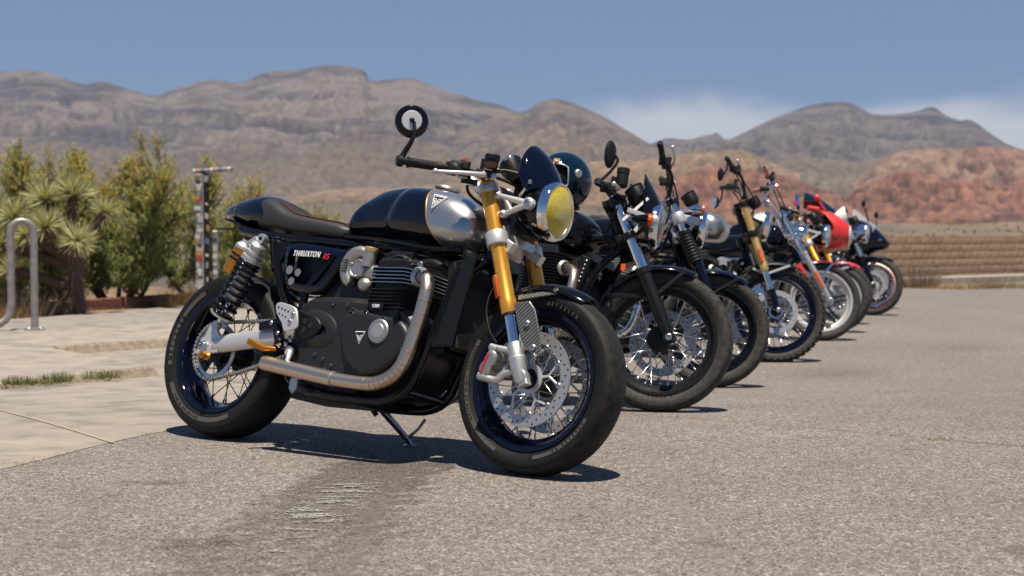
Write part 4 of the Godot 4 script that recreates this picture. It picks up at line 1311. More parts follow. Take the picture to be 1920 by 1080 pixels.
	mb.lathe([Vector2(0.018, 0.66), Vector2(0.03, 0.68), Vector2(0.028, 0.7), Vector2(0, 0.702)], Transform3D(MB.along(d), Vector3(1.365, 0.3, 0)), 22)
	mb.rod(Vector3(1.365, 0.3, 0) + d * 0.45, Vector3(1.365, 0.3, 0) + d * 0.68, 0.024)
	part("steering_yoke", mb, M.white_alloy, b)
	part("front_axle", MB.new().rod(Vector3(1.411, 0.3, -0.1), Vector3(1.411, 0.3, 0.1), 0.01), M.steel, b)
	# mudguard, its stays and carbon shields
	part("front_mudguard", fender_arc(Vector2(1.412, 0.3), 0.322, deg_to_rad(60), deg_to_rad(138), 0.072, 0.03), M.black_gloss, b)
	for s in [-1.0, 1.0]:
		mb = MB.new().bar(Vector3(1.335, 0.558, s * 0.083), Vector3(1.47, 0.588, s * 0.06), 0.02, 0.006, Vector3(0.0, 0.5, s))
		mb.bolt(Vector3(1.465, 0.59, s * 0.066), Vector3(0, 0.5, s), 0.009, 0.006)
		part("mudguard_stay", mb, M.carbon_weave, b)
		mb = MB.new().solid(V2([1.352, 0.532, 1.412, 0.54, 1.437, 0.515, 1.468, 0.44, 1.487, 0.366, 1.432, 0.382, 1.404, 0.41, 1.376, 0.47]), side_xf(s * 0.126), [Vector2(0.0, -0.002), Vector2(0.0, 0.001), Vector2(0.002, 0.0025)])
		var sh := part("fork_shield", mb, M.carbon_weave, b)
		for q in [[1.417, 0.467], [1.453, 0.391]]:
			part("shield_bolt", MB.new().bolt(Vector3(q[0], q[1], s * 0.1285), Vector3(0, 0, s), 0.011, 0.008), M.steel, sh)
	# brake hoses and cables
	mb = MB.new()
	mb.tube(smooth_line(V3([1.302, 0.402, 0.118, 1.275, 0.435, 0.125, 1.245, 0.5, 0.12, 1.24, 0.56, 0.11, 1.255, 0.62, 0.09, 1.24, 0.7, 0.06, 1.22, 0.78, 0.05]), 5), 0.0036, 7)
	mb.tube(smooth_line(V3([1.302, 0.402, -0.118, 1.275, 0.435, -0.125, 1.25, 0.55, -0.11, 1.25, 0.66, -0.07, 1.22, 0.78, -0.05]), 5), 0.0036, 7)
	mb.tube(smooth_line(V3([1.16, 0.965, 0.15, 1.2, 0.958, 0.1, 1.245, 0.94, 0.05, 1.26, 0.9, 0.02]), 5), 0.0055, 7)
	mb.tube(smooth_line(V3([1.15, 0.945, 0.2, 1.12, 0.9, 0.16, 1.14, 0.87, 0.1, 1.2, 0.84, 0.04]), 5), 0.0055, 7)
	mb.tube(smooth_line(V3([1.16, 0.965, -0.15, 1.22, 0.95, -0.1, 1.25, 0.9, -0.05]), 5), 0.0055, 7)
	part("control_cable", mb, M.black_plastic, b)
	# headlamp
	var hb := Basis(Vector3(0, 1, 0), 0.085) * Basis(Vector3(0, 0, 1), -0.05)
	var hx := Transform3D(hb * Basis(Vector3(0, 0, 1), -PI / 2), Vector3(1.389, 0.868, 0.0))
	mb = MB.new().lathe([Vector2(0, -0.15), Vector2(0.03, -0.148), Vector2(0.062, -0.125), Vector2(0.084, -0.085), Vector2(0.092, -0.045), Vector2(0.0925, -0.03)], hx, 40)
	var hl := part("headlamp", mb, M.black_gloss, b)
	part("headlamp_bezel", MB.new().lathe([Vector2(0.0935, -0.034), Vector2(0.0985, -0.03), Vector2(0.0995, -0.016), Vector2(0.0975, -0.004), Vector2(0.0925, 0.003), Vector2(0.0875, 0.002), Vector2(0.0865, -0.006)], hx, 56), M.chrome, hl)
	part("reflector_bowl", MB.new().lathe([Vector2(0.087, -0.006), Vector2(0.08, -0.028), Vector2(0.06, -0.05), Vector2(0.03, -0.064), Vector2(0.0, -0.068)], hx, 40), M.reflector, hl)
	mb = MB.new()
	mb.lathe([Vector2(0, -0.06), Vector2(0.02, -0.055), Vector2(0.02, -0.03), Vector2(0.016, -0.022), Vector2(0, -0.02)], hx, 18)
	mb.box(hx * Vector3(0.02, -0.03, -0.0), Vector3(0.006, 0.016, 0.15))
	mb.bar(hx * Vector3(0.03, -0.028, 0.0), hx * Vector3(0.07, -0.02, 0.03), 0.014, 0.006, hx.basis.y)
	mb.bar(hx * Vector3(0.03, -0.028, 0.0), hx * Vector3(0.06, -0.02, -0.045), 0.014, 0.006, hx.basis.y)
	part("bulb_shield", mb, M.black_satin, hl)
	mb = MB.new().lathe([Vector2(0.087, -0.004), Vector2(0.084, 0.004), Vector2(0.07, 0.012), Vector2(0.045, 0.019), Vector2(0.02, 0.022), Vector2(0, 0.0225)], hx, 40)
	part("headlamp_lens", mb, M.yellow_glass, hl)
	badge(hl, hx * Vector3(-0.008, -0.016, 0.004), Basis(Vector3(0, 0, -1), Vector3(0, 1, 0), Vector3(1, 0, 0)), 0.032)
	for s in [-1.0, 1.0]:
		mb = MB.new()
		var z: float = s * 0.108
		var A := Vector3(1.21, 0.898, z)
		var Bq := Vector3(1.338, 0.868, z)
		var C := Vector3(1.243, 0.833, z)
		mb.tube([A, Bq], [0.0085, 0.012], 12)
		mb.tube([C, Bq], [0.0085, 0.012], 12)
		mb.tube([Vector3(1.238, 0.889, z), Vector3(1.272, 0.847, z)], 0.0075, 10)
		for q in [[A, 0.013], [Bq, 0.02], [C, 0.013]]:
			mb.lathe([Vector2(0, -0.01), Vector2(q[1], -0.01), Vector2(q[1], 0.008), Vector2(q[1] * 0.8, 0.011), Vector2(0, 0.011)], Transform3D(MB.along(Vector3(0, 0, s)), q[0]), 20)
		mb.rod(A, Vector3(1.18, 0.9, s * 0.105), 0.009)
		mb.rod(C, Vector3(1.2, 0.835, s * 0.105), 0.009)
		mb.rod(Bq, Vector3(1.338, 0.868, s * 0.08), 0.012)
		part("headlamp_bracket", mb, M.white_alloy, b)
		for q in [[Bq, 0.012], [A, 0.008], [C, 0.008]]:
			part("bracket_bolt", MB.new().bolt(q[0] + Vector3(0, 0, s * 0.011), Vector3(0, 0, s), q[1], 0.005), M.steel, b)
	# fly screen
	rings = []
	var sx := V2([0.0, 1.378, 0.3, 1.352, 0.6, 1.314, 0.85, 1.28, 1.0, 1.262])
	var sy := V2([0.0, 0.955, 0.3, 1.008, 0.6, 1.058, 0.85, 1.088, 1.0, 1.1])
	var sw := V2([0.0, 0.098, 0.25, 0.106, 0.5, 0.095, 0.75, 0.066, 0.92, 0.034, 1.0, 0.01])
	for k in 17:
		var t := k / 16.0
		var w := table(sw, t)
		var ring := PackedVector3Array()
		for q in 15:
			var u := -1.0 + q / 7.0
			ring.append(Vector3(table(sx, t) - 0.062 * pow(absf(u * w / 0.1), 2.0), table(sy, t) - (0.018 + 0.022 * (1.0 - t)) * pow(absf(u * w / 0.1), 2.0), u * w))
		for q in 15:
			var u := 1.0 - q / 7.0
			ring.append(Vector3(table(sx, t) - 0.005 - 0.062 * pow(absf(u * w / 0.1), 2.0), table(sy, t) - 0.003 - (0.018 + 0.022 * (1.0 - t)) * pow(absf(u * w / 0.1), 2.0), u * w * 0.97))
		rings.append(ring)
	part("fly_screen", MB.new().loft(rings), M.blue_black_paint, b)
	mb = MB.new()
	for s in [-1.0, 1.0]:
		mb.bolt(Vector3(1.322, 0.945, s * 0.098), Vector3(0.7, 0, s), 0.007, 0.005)
		mb.rod(Vector3(1.316, 0.95, s * 0.09), Vector3(1.27, 0.9, s * 0.07), 0.007)
	part("screen_bolt", mb, M.steel, b)
	# instruments
	for s in [-1.0, 1.0]:
		var gx := Transform3D(MB.along(Vector3(-0.62, 0.78, 0)), Vector3(1.225, 0.985, s * 0.05 + 0.002))
		var gg := part("instrument", MB.new().lathe([Vector2(0, -0.03), Vector2(0.025, -0.03), Vector2(0.034, -0.01), Vector2(0.042, 0.035), Vector2(0.043, 0.045)], gx, 30), M.black_satin, b)
		part("instrument_rim", MB.new().lathe([Vector2(0.043, 0.044), Vector2(0.0445, 0.046), Vector2(0.0445, 0.052), Vector2(0.041, 0.054), Vector2(0.039, 0.05)], gx, 30), M.chrome, gg)
		part("instrument_face", MB.new().lathe([Vector2(0.041, 0.05), Vector2(0.0, 0.05)], gx, 24), M.black_gloss, gg)
	mb = MB.new().box(Vector3(1.26, 0.905, 0.0), Vector3(0.07, 0.09, 0.1))
	mb.box(Vector3(1.27, 0.82, 0.0), Vector3(0.06, 0.08, 0.08))
	mb.ball(Vector3(1.24, 0.815, 0.09), Vector3(0.022, 0.016, 0.016))
	part("instrument_bracket", mb, M.black_plastic, b)
	# bars, grips, levers, mirrors
	for s in [-1.0, 1.0]:
		var e := Vector3(1.0, 0.94, s * 0.372)
		var gi := Vector3(1.09, 0.953, s * 0.25)
		var ax := (e - gi).normalized()
		mb = MB.new().tube(smooth_line([Vector3(1.145, 0.955, s * 0.11), Vector3(1.15, 0.957, s * 0.15), gi - ax * 0.06, gi, e], 4), 0.011, 12)
		var bar := part("handlebar", mb, M.black_satin, b)
		mb = MB.new().lathe([Vector2(0.012, 0), Vector2(0.0165, 0.002), Vector2(0.0165, 0.012), Vector2(0.0145, 0.016), Vector2(0.0155, 0.05), Vector2(0.0155, 0.108), Vector2(0.0185, 0.112), Vector2(0.0185, 0.118), Vector2(0.012, 0.12)], Transform3D(MB.along(ax), e - ax * 0.135), 20)
		for k in 8:
			mb.box(e - ax * (0.05 + k * 0.008) + Vector3(0.004, 0.0, s * 0.0) + ax.cross(Vector3(0, 1, 0)).normalized() * -s * 0.0145, Vector3(0.003, 0.014, 0.0035), Basis(Vector3(0, 0, 1), 0.6), 0.0005)
		part("grip", mb, M.black_plastic, bar)
		mb = MB.new().lathe([Vector2(0, 0), Vector2(0.014, 0.0), Vector2(0.0185, 0.003), Vector2(0.0185, 0.02), Vector2(0.015, 0.024), Vector2(0.006, 0.024), Vector2(0.005, 0.02), Vector2(0, 0.02)], Transform3D(MB.along(ax), e - ax * 0.004), 20)
		var be := part("bar_end", mb, M.black_satin, bar)
		mb = MB.new()
		mb.tube([gi - ax * 0.004, gi + ax * 0.002, gi - ax * 0.03], [0.022, 0.022, 0.025], 16)
		mb.box(gi - ax * 0.034 + Vector3(0, 0.004, 0), Vector3(0.042, 0.046, 0.034), Basis(Vector3(0, 1, 0), s * 0.62), 0.01)
		mb.box(gi - ax * 0.058 + Vector3(0.002, 0.014, 0), Vector3(0.036, 0.034, 0.03), Basis(Vector3(0, 1, 0), s * 0.62), 0.008)
		mb.box(gi - ax * 0.058 + Vector3(0.002, -0.014, 0), Vector3(0.036, 0.02, 0.034), Basis(Vector3(0, 1, 0), s * 0.62), 0.006)
		var sg := part("switch_gear", mb, M.black_plastic, bar)
		if s > 0:
			part("kill_switch", MB.new().box(gi - ax * 0.05 + Vector3(0.004, 0.034, 0), Vector3(0.012, 0.012, 0.018), Basis(Vector3(0, 1, 0), 0.62), 0.003), M.red_switch, sg)
		mb = MB.new()
		var pv := gi - ax * 0.105 + Vector3(0.035, -0.01, 0)
		mb.tube(smooth_line([pv, pv + ax * 0.03 + Vector3(0.018, -0.004, 0), pv + ax * 0.09 + Vector3(0.028, -0.008, 0), pv + ax * 0.15 + Vector3(0.02, -0.012, 0), pv + ax * 0.178 + Vector3(0.016, -0.014, 0)], 5), [0.011, 0.011, 0.011, 0.011, 0.0105, 0.01, 0.0095, 0.009, 0.009, 0.0085, 0.008, 0.008, 0.0075, 0.007, 0.007, 0.007, 0.0065, 0.0065, 0.006, 0.006, 0.006], 10)
		mb.ball(pv + ax * 0.182 + Vector3(0.016, -0.014, 0), Vector3.ONE * 0.0095, 12)
		part("lever", mb, M.white_alloy, bar)
		mb = MB.new()
		mb.box(pv + Vector3(-0.008, 0.004, 0), Vector3(0.05, 0.022, 0.04), Basis(Vector3(0, 1, 0), s * 0.62), 0.005)
		mb.rod(pv + Vector3(-0.012, 0.0, s * 0.008), pv + Vector3(-0.012, 0.052, s * 0.008), 0.008, 10, 0.006)
		mb.box(pv + ax * 0.05 + Vector3(0, -0.032, 0), Vector3(0.055, 0.018, 0.025), Basis(Vector3(0, 1, 0), s * 0.62), 0.004)
		mb.tube(smooth_line([pv - ax * 0.01 + Vector3(0.0, 0.008, 0), pv - ax * 0.045 + Vector3(0.02, 0.02, 0), pv - ax * 0.07 + Vector3(0.05, 0.012, 0)], 4), 0.007, 8)
		part("master_cylinder", mb, M.black_satin, bar)
		mb = MB.new().bolt(pv + Vector3(0.0, 0.0, s * 0.012), Vector3(0.4, 0, s), 0.009, 0.006)
		mb.bolt(pv + Vector3(0.01, -0.002, s * 0.0) - ax * 0.02, Vector3(0.8, 0, s), 0.011, 0.006)
		part("lever_bolt", mb, M.steel, bar)
		if s > 0:
			var rc := Vector3(1.205, 0.972, 0.165)
			mb = MB.new().lathe([Vector2(0, 0), Vector2(0.018, 0.0), Vector2(0.0225, 0.006), Vector2(0.0225, 0.03)], Transform3D(MB.along(Vector3(0.05, 1, 0.08)), rc), 24)
			var fr := part("brake_fluid_reservoir", mb, M.fluid_brown, b)
			part("reservoir_lid", MB.new().lathe([Vector2(0.023, 0.022), Vector2(0.0235, 0.03), Vector2(0.0255, 0.031), Vector2(0.0255, 0.045), Vector2(0.023, 0.048), Vector2(0, 0.048)], Transform3D(MB.along(Vector3(0.05, 1, 0.08)), rc), 24), M.black_satin, fr)
		# mirror on a bent stalk
		var mp := e + Vector3(0.012, 0.136, 0.0)
		mb = MB.new().tube(smooth_line([e + ax * 0.008, e + Vector3(0.006, 0.03, s * 0.002), e + Vector3(0.03, 0.07, 0.004 * s), e + Vector3(0.034, 0.1, 0.004 * s), e + Vector3(0.026, 0.132, 0.004 * s)], 4), [0.011, 0.011, 0.0105, 0.01, 0.0095, 0.009, 0.0085, 0.008, 0.0075, 0.007, 0.0065, 0.006, 0.006, 0.006, 0.006, 0.006, 0.006], 10)
		var ms := part("mirror_stalk", mb, M.black_satin, bar)
		var mz := Vector3(0.66, -0.06, s * 0.75)
		var mx := Transform3D(MB.along(mz), mp)
		part("mirror_head", MB.new().lathe([Vector2(0, -0.012), Vector2(0.05, -0.012), Vector2(0.055, -0.008), Vector2(0.0555, -0.002), Vector2(0.052, 0.006), Vector2(0.042, 0.011), Vector2(0.034, 0.0125)], mx, 44), M.black_gloss, ms)
		part("mirror_cap", MB.new().lathe([Vector2(0.0335, 0.0105), Vector2(0.0335, 0.0135), Vector2(0.032, 0.015), Vector2(0, 0.016)], mx, 36), M.white_alloy, ms)
		part("mirror_glass", MB.new().lathe([Vector2(0.0, -0.0125), Vector2(0.05, -0.0125), Vector2(0.05, -0.0118)], mx, 36), M.mirror_glass, ms)
		part("mirror_ball_joint", MB.new().ball(mp + mz.normalized() * 0.02, Vector3.ONE * 0.009, 10), M.black_satin, ms)


# ---------------------------------------------------------------- the other bikes of the row
# their local origin is where the front tyre stands: x forward, y up, z to the right-hand side
func bike_xf(x: float, z: float, yaw: float, lean: float) -> Transform3D:
	var f := Vector3(cos(yaw), 0, sin(yaw))
	var r := Vector3(-sin(yaw), 0, cos(yaw))
	return Transform3D(Basis(f, UPV * cos(lean) - r * sin(lean), r * cos(lean) + UPV * sin(lean)), Vector3(x, gy(z), z))


func moved(t: Array, dx: float, dy := 0.0, kx := 1.0, ky := 1.0) -> Array:
	var out := []
	for p in t:
		out.append(Vector2(p.x * kx + dx, p.y * ky + dy))
	return out


func street_bike(label: String, at: Array, s: Dictionary) -> Node3D:
	var b := thing("motorcycle", label, "motorcycle", bike_xf(at[0], at[1], at[2], at[3]), "motorcycles parked in a row")
	var WB: float = s.get("wb", 1.43)
	var R: float = s.front.R
	var mb: MB
	# wheels
	var wf := wheel(b, "front_wheel", Transform3D(Basis(), Vector3(0, R, 0)), s.front)
	for z in s.get("discs", [-0.07]):
		brake_disc(wf, z, 0.15, 0.115, s.get("carrier", M.steel))
	var rear: Dictionary = s.get("rear", {"R": 0.32, "w": 0.075, "rb": 0.222, "rw": 0.055, "rim": s.front.rim, "tyre": M.dusty_rubber, "spokes": s.front.get("spokes", 0), "cast": s.front.get("cast", 0), "hub_r": 0.04})
	var wr := wheel(b, "rear_wheel", Transform3D(Basis(), Vector3(-WB, rear.R, 0)), rear)
	part("sprocket", MB.new().lathe([Vector2(0.02, -0.004), Vector2(0.1, -0.004), Vector2(0.1, 0.004), Vector2(0.02, 0.004), Vector2(0.02, -0.004)], axle_xf(Vector3(0, 0, 0.085)), 40), M.black_satin, wr)
	mb = MB.new()
	for y in [[0.1, 0.12], [-0.1, 0.1]]:
		mb.tube(V3([-WB, rear.R + y[0], 0.09, -WB + 0.55, rear.R + 0.09 + y[1] * 0.4, 0.09]), 0.006, 6)
	part("drive_chain", mb, M.steel, b)
	mb = MB.new()
	for q in [-1.0, 1.0]:
		mb.tube(V3([-WB - 0.03, rear.R, q * 0.115, -WB + 0.5, rear.R + 0.09, q * 0.1]), [0.022, 0.028], 10)
	part("swing_arm", mb, M.black_satin, b)
	# fork
	var A := Vector2(s.fork[0], R)
	var B := Vector2(s.fork[1], s.fork[2])
	var d2 := (B - A).normalized()
	var d := Vector3(d2.x, d2.y, 0)
	var fz: float = s.get("fork_z", 0.1)
	var L := A.distance_to(B)
	for q in [-1.0, 1.0]:
		var f0 := Vector3(A.x, A.y, q * fz)
		var fx := Transform3D(MB.along(d), f0)
		var lo: float = s.slider     # length of the lower leg
		var lr: float = s.get("slider_r", 0.027)
		mb = MB.new().lathe([Vector2(0, -0.03), Vector2(lr * 0.7, -0.028), Vector2(lr * 0.8, 0.0), Vector2(lr * 0.9, 0.05), Vector2(lr, 0.1), Vector2(lr, lo - 0.03), Vector2(lr * 1.15, lo - 0.025), Vector2(lr * 1.15, lo), Vector2(0.02, lo)], fx, 22)
		mb.rod(f0 + Vector3(0, 0, -q * 0.02), f0 + Vector3(0, 0, q * 0.03), lr * 0.85, 14)
		var leg := part("fork_slider", mb, s.slider_mat, b)
		part("axle_nut", MB.new().bolt(f0 + Vector3(0, 0, q * 0.03), Vector3(0, 0, q), 0.015, 0.008), M.steel, leg)
		var ur: float = s.get("tube_r", 0.0205)
		part("fork_tube", MB.new().lathe([Vector2(ur, lo - 0.02), Vector2(ur, L), Vector2(0, L)], fx, 22), s.tube_mat, leg)
		if s.has("upper"):      # upside-down fork: a fat outer tube above the bright stanchion
			var u: Array = s.upper
			part("fork_outer", MB.new().lathe([Vector2(ur, u[0]), Vector2(0.029, u[0] + 0.005), Vector2(0.029, u[0] + 0.05), Vector2(0.0265, u[0] + 0.055), Vector2(0.0265, L), Vector2(0, L)], fx, 26), u[1], leg)
		if s.has("gaiter"):
			var pr := []
			var g0: float = s.gaiter[0]
			var g1: float = s.gaiter[1]
			for k in 9:
				var h0 := lerpf(g0, g1, k / 9.0)
				var hh := (g1 - g0) / 9.0
				var gr := lerpf(0.045, 0.037, k / 8.0)
				pr.append_array([Vector2(gr * 0.78, h0), Vector2(gr, h0 + hh * 0.3), Vector2(gr, h0 + hh * 0.7)])
			pr.append(Vector2(0.026, g1))
			part("fork_gaiter", MB.new().lathe(pr, fx, 26, 180.0), M.black_plastic, leg)
		for c in s.clamps:      # [from, to, radius, material]
			part("fork_clamp", MB.new().lathe([Vector2(ur, c[0] - 0.002), Vector2(c[2] - 0.002, c[0]), Vector2(c[2], c[0] + 0.004), Vector2(c[2], c[1] - 0.004), Vector2(c[2] - 0.002, c[1]), Vector2(ur, c[1] + 0.002)], fx, 24), c[3], leg)
		if s.has("fork_reflector"):
			var fr: Array = s.fork_reflector
			part("fork_reflector", MB.new().solid(rounded(0.02, fr[1], 0.008, 3), Transform3D(Basis(Vector3(0, 0, 1), atan2(-d2.x, d2.y)) * Basis(Vector3(0, 1, 0), 0.0 if q > 0 else PI), f0 + d * fr[0] + Vector3(0, 0, q * (lr + 0.004))), [Vector2(0, -0.006), Vector2(0, 0.004), Vector2(0.003, 0.007)]), fr[2], leg)
	mb = MB.new()
	for c in s.clamps:
		var m3 = Vector3(A.x, A.y, 0) + d * (c[0] + c[1]) / 2
		mb.box(m3 + Vector3(-0.02, 0, 0), Vector3(0.09, minf(c[1] - c[0], 0.03), fz * 2), Basis(Vector3(0, 0, 1), 0.4), 0.006)
	mb.rod(Vector3(A.x - 0.04, A.y, 0) + d * L * 0.68, Vector3(A.x - 0.04, A.y, 0) + d * L * 0.97, 0.025)
	part("steering_yoke", mb, s.get("yoke_mat", M.black_satin), b)
	part("front_axle", MB.new().rod(Vector3(A.x, R, -fz), Vector3(A.x, R, fz), 0.011), M.steel, b)
	mb = MB.new()
	mb.solid(smooth_loop(V2([-0.15, -0.04, -0.16, 0.03, -0.12, 0.06, -0.09, 0.03, -0.1, -0.05]), 2), Transform3D(Basis(), Vector3(A.x, R, s.get("discs", [-0.07])[0])), [Vector2(0.004, -0.03), Vector2(0, -0.026), Vector2(0, 0.03), Vector2(0.005, 0.034)])
	part("brake_caliper", mb, M.carburettor_alloy, b)
	# mudguard with its stays
	var fe: Array = s.fender     # material, front angle, rear angle, half width
	var mg := part("front_mudguard", fender_arc(Vector2(0, R), R + 0.022, deg_to_rad(fe[1]), deg_to_rad(fe[2]), fe[3], fe[3] * 0.42), fe[0], b)
	mb = MB.new()
	for q in [-1.0, 1.0]:
		for an in [fe[1] + 8.0, fe[2] - 8.0]:
			var a := deg_to_rad(an)
			mb.bar(Vector3(cos(a) * (R + 0.0), R + sin(a) * (R + 0.0), q * fe[3]), Vector3(A.x, R, q * fz * 0.9) + d * s.get("stay_at", 0.2), 0.016, 0.005, Vector3(0, 0, 1))
	part("mudguard_stay", mb, s.get("stay_mat", M.black_satin), mg)
	# headlamp
	var h: Array = s.headlamp     # x, y, radius, length, shell, bezel, lens
	var hx := Transform3D(Basis(Vector3(0, 0, 1), -PI / 2 - 0.05), Vector3(h[0], h[1], 0))
	var hr: float = h[2]
	var hl := part("headlamp", MB.new().lathe([Vector2(0, -h[3]), Vector2(hr * 0.5, -h[3] * 0.96), Vector2(hr * 0.8, -h[3] * 0.8), Vector2(hr * 0.95, -h[3] * 0.5), Vector2(hr, -0.03)], hx, 36), h[4], b)
	part("headlamp_bezel", MB.new().lathe([Vector2(hr, -0.035), Vector2(hr + 0.007, -0.03), Vector2(hr + 0.008, -0.012), Vector2(hr + 0.004, 0.002), Vector2(hr - 0.006, 0.006), Vector2(hr - 0.01, 0.0)], hx, 44), h[5], hl)
	part("reflector_bowl", MB.new().lathe([Vector2(hr - 0.008, -0.005), Vector2(hr * 0.7, -0.045), Vector2(hr * 0.3, -0.065), Vector2(0, -0.07)], hx, 32), M.chrome, hl)
	part("headlamp_lens", MB.new().lathe([Vector2(hr - 0.008, 0.0), Vector2(hr * 0.7, 0.012), Vector2(hr * 0.3, 0.02), Vector2(0, 0.022)], hx, 32), M.clear_glass, hl)
	mb = MB.new()
	for q in [-1.0, 1.0]:
		mb.bar(Vector3(h[0] - h[3] * 0.4, h[1], q * hr * 0.95), Vector3(A.x, A.y, q * fz) + d * (L * 0.86), 0.022, 0.008, Vector3(0, 0, 1))
		mb.bar(Vector3(h[0] - h[3] * 0.4, h[1], q * hr * 0.95), Vector3(A.x, A.y, q * fz) + d * (L * 0.7), 0.018, 0.008, Vector3(0, 0, 1))
		mb.bolt(Vector3(h[0] - h[3] * 0.4, h[1], q * (hr * 0.95 + 0.004)), Vector3(0, 0, q), 0.014, 0.008)
	part("headlamp_bracket", mb, s.get("bracket_mat", M.black_satin), hl)
	# indicators: x, y, z, shell
	if s.has("indicator"):
		var iv: Array = s.indicator
		for q in [-1.0, 1.0]:
			var ix := Transform3D(Basis(Vector3(0, 0, 1), -PI / 2), Vector3(iv[0], iv[1], q * iv[2]))
			var ind := part("indicator", MB.new().lathe([Vector2(0, -0.085), Vector2(0.008, -0.08), Vector2(0.02, -0.05), Vector2(0.026, -0.02), Vector2(0.027, 0.0)], ix, 22), iv[3], b)
			part("indicator_lens", MB.new().lathe([Vector2(0.0272, -0.004), Vector2(0.028, -0.002), Vector2(0.0275, 0.008), Vector2(0.02, 0.013), Vector2(0, 0.014)], ix, 22), M.amber, ind)
			part("indicator_stem", MB.new().rod(Vector3(iv[0] - 0.03, iv[1] - 0.01, q * iv[2]), Vector3(iv[0] - 0.06, iv[1] - 0.02, q * 0.07), 0.007, 8), iv[3], ind)
	# instruments: list of x, y, z
	for p in s.gauges:
		var gx := Transform3D(MB.along(Vector3(-0.6, 0.8, 0)), Vector3(p[0], p[1], p[2]))
		var gg := part("instrument", MB.new().lathe([Vector2(0, -0.04), Vector2(0.03, -0.038), Vector2(0.042, -0.02), Vector2(0.044, 0.03), Vector2(0.042, 0.036)], gx, 26), M.black_satin, b)
		part("instrument_rim", MB.new().lathe([Vector2(0.044, 0.028), Vector2(0.046, 0.031), Vector2(0.045, 0.038), Vector2(0.04, 0.04), Vector2(0, 0.034)], gx, 26), s.get("gauge_rim", M.black_gloss), gg)
	# handlebar: points of the right-hand half from the clamp outwards
	var bp: Array = V3(s.bar)
	for q in [-1.0, 1.0]:
		var pts := []
		for p in bp:
			pts.append(Vector3(p.x, p.y, p.z * q))
		var line := smooth_line(pts, 5)
		var e: Vector3 = pts[-1]
		var ax: Vector3 = (e - pts[-2]).normalized()
		var bar := part("handlebar", MB.new().tube(line, 0.011, 10), s.get("bar_mat", M.black_satin), b)
		part("grip", MB.new().lathe([Vector2(0.012, -0.13), Vector2(0.02, -0.128), Vector2(0.02, -0.12), Vector2(0.0165, -0.116), Vector2(0.0165, -0.006), Vector2(0.019, -0.004), Vector2(0.019, 0.004), Vector2(0.009, 0.008), Vector2(0, 0.008)], Transform3D(MB.along(ax), e), 18), s.get("grip_mat", M.black_plastic), bar)
		part("bar_end", MB.new().lathe([Vector2(0.012, 0.006), Vector2(0.012, 0.016), Vector2(0.008, 0.018), Vector2(0.005, 0.012), Vector2(0, 0.012)], Transform3D(MB.along(ax), e), 14), M.dark_chrome, bar)
		var bs := MB.along(ax)
		var c := e - ax * 0.155
		var fw := Vector3(1, 0, 0)
		mb = MB.new().box(c, Vector3(0.045, 0.045, 0.04), Basis(fw, UPV, Vector3(0, 0, 1)).rotated(UPV, 0.3 * q), 0.009)
		mb.box(c - ax * 0.045 + fw * 0.015, Vector3(0.05, 0.03, 0.045), Basis(fw, UPV, Vector3(0, 0, 1)).rotated(UPV, 0.3 * q), 0.007)
		mb.rod(c - ax * 0.05 + Vector3(0.02, 0, 0), c - ax * 0.05 + Vector3(0.025, 0.055, 0), 0.014, 10)
		part("switch_gear", mb, M.black_plastic, bar)
		var pv := c - ax * 0.03 + Vector3(0.045, -0.004, 0)
		mb = MB.new().tube(smooth_line([pv, pv + ax * 0.05 + Vector3(0.02, 0, 0), pv + ax * 0.12 + Vector3(0.024, 0, 0), pv + ax * 0.165 + Vector3(0.02, 0.004, 0)], 4), 0.0068, 8)
		mb.ball(pv + ax * 0.168 + Vector3(0.02, 0.004, 0), Vector3.ONE * 0.011, 10)
		part("lever", mb, s.get("lever_mat", M.white_alloy), bar)
		if s.has("mirror"):        # rises from the bar end or from the perch: offset of the head, radius, half height
			var mo: Array = s.mirror
			var mp: Vector3 = e + Vector3(mo[0], mo[1], mo[2] * q)
			var from: Vector3 = e if mo[5] else c - ax * 0.03
			part("mirror_stalk", MB.new().tube(smooth_line([from, from.lerp(mp, 0.45) + Vector3(0.02, -0.02 * signf(mo[1]), 0), mp + Vector3(0.035, -0.03 * signf(mo[1]), 0), mp + Vector3(0.018, 0, 0)], 4), 0.0065, 8), M.black_satin, bar)
			var mm := MB.new()
			var mz := Vector3(0.93, 0.0, 0.36 * q).normalized()
			var mbs := MB.along(mz) * Basis.from_scale(Vector3(mo[3] / 0.055, 1, mo[4] / 0.055))
			mm.lathe([Vector2(0, -0.01), Vector2(0.05, -0.01), Vector2(0.055, -0.006), Vector2(0.054, 0.002), Vector2(0.04, 0.014), Vector2(0.02, 0.02), Vector2(0, 0.022)], Transform3D(mbs, mp), 30)
			part("mirror_head", mm, M.black_satin, bar)
			part("mirror_glass", MB.new().lathe([Vector2(0, -0.011), Vector2(0.05, -0.011), Vector2(0.05, -0.0105)], Transform3D(mbs, mp), 30), M.mirror_glass, bar)
	mb = MB.new()
	var tb: Vector3 = bp[0]
	for q in [-1.0, 1.0]:
		mb.tube(smooth_line([Vector3(bp[-2].x + 0.03, bp[-2].y - 0.02, bp[-2].z * q), Vector3(tb.x + 0.07, tb.y - 0.03, 0.09 * q), Vector3(tb.x + 0.05, tb.y - 0.14, 0.05 * q), Vector3(tb.x + 0.0, tb.y - 0.3, 0.04 * q)], 5), 0.005, 7)
		mb.tube(smooth_line([Vector3(bp[-2].x + 0.02, bp[-2].y - 0.03, bp[-2].z * q), Vector3(tb.x + 0.03, tb.y - 0.08, 0.12 * q), Vector3(tb.x - 0.02, tb.y - 0.22, 0.07 * q)], 5), 0.005, 7)
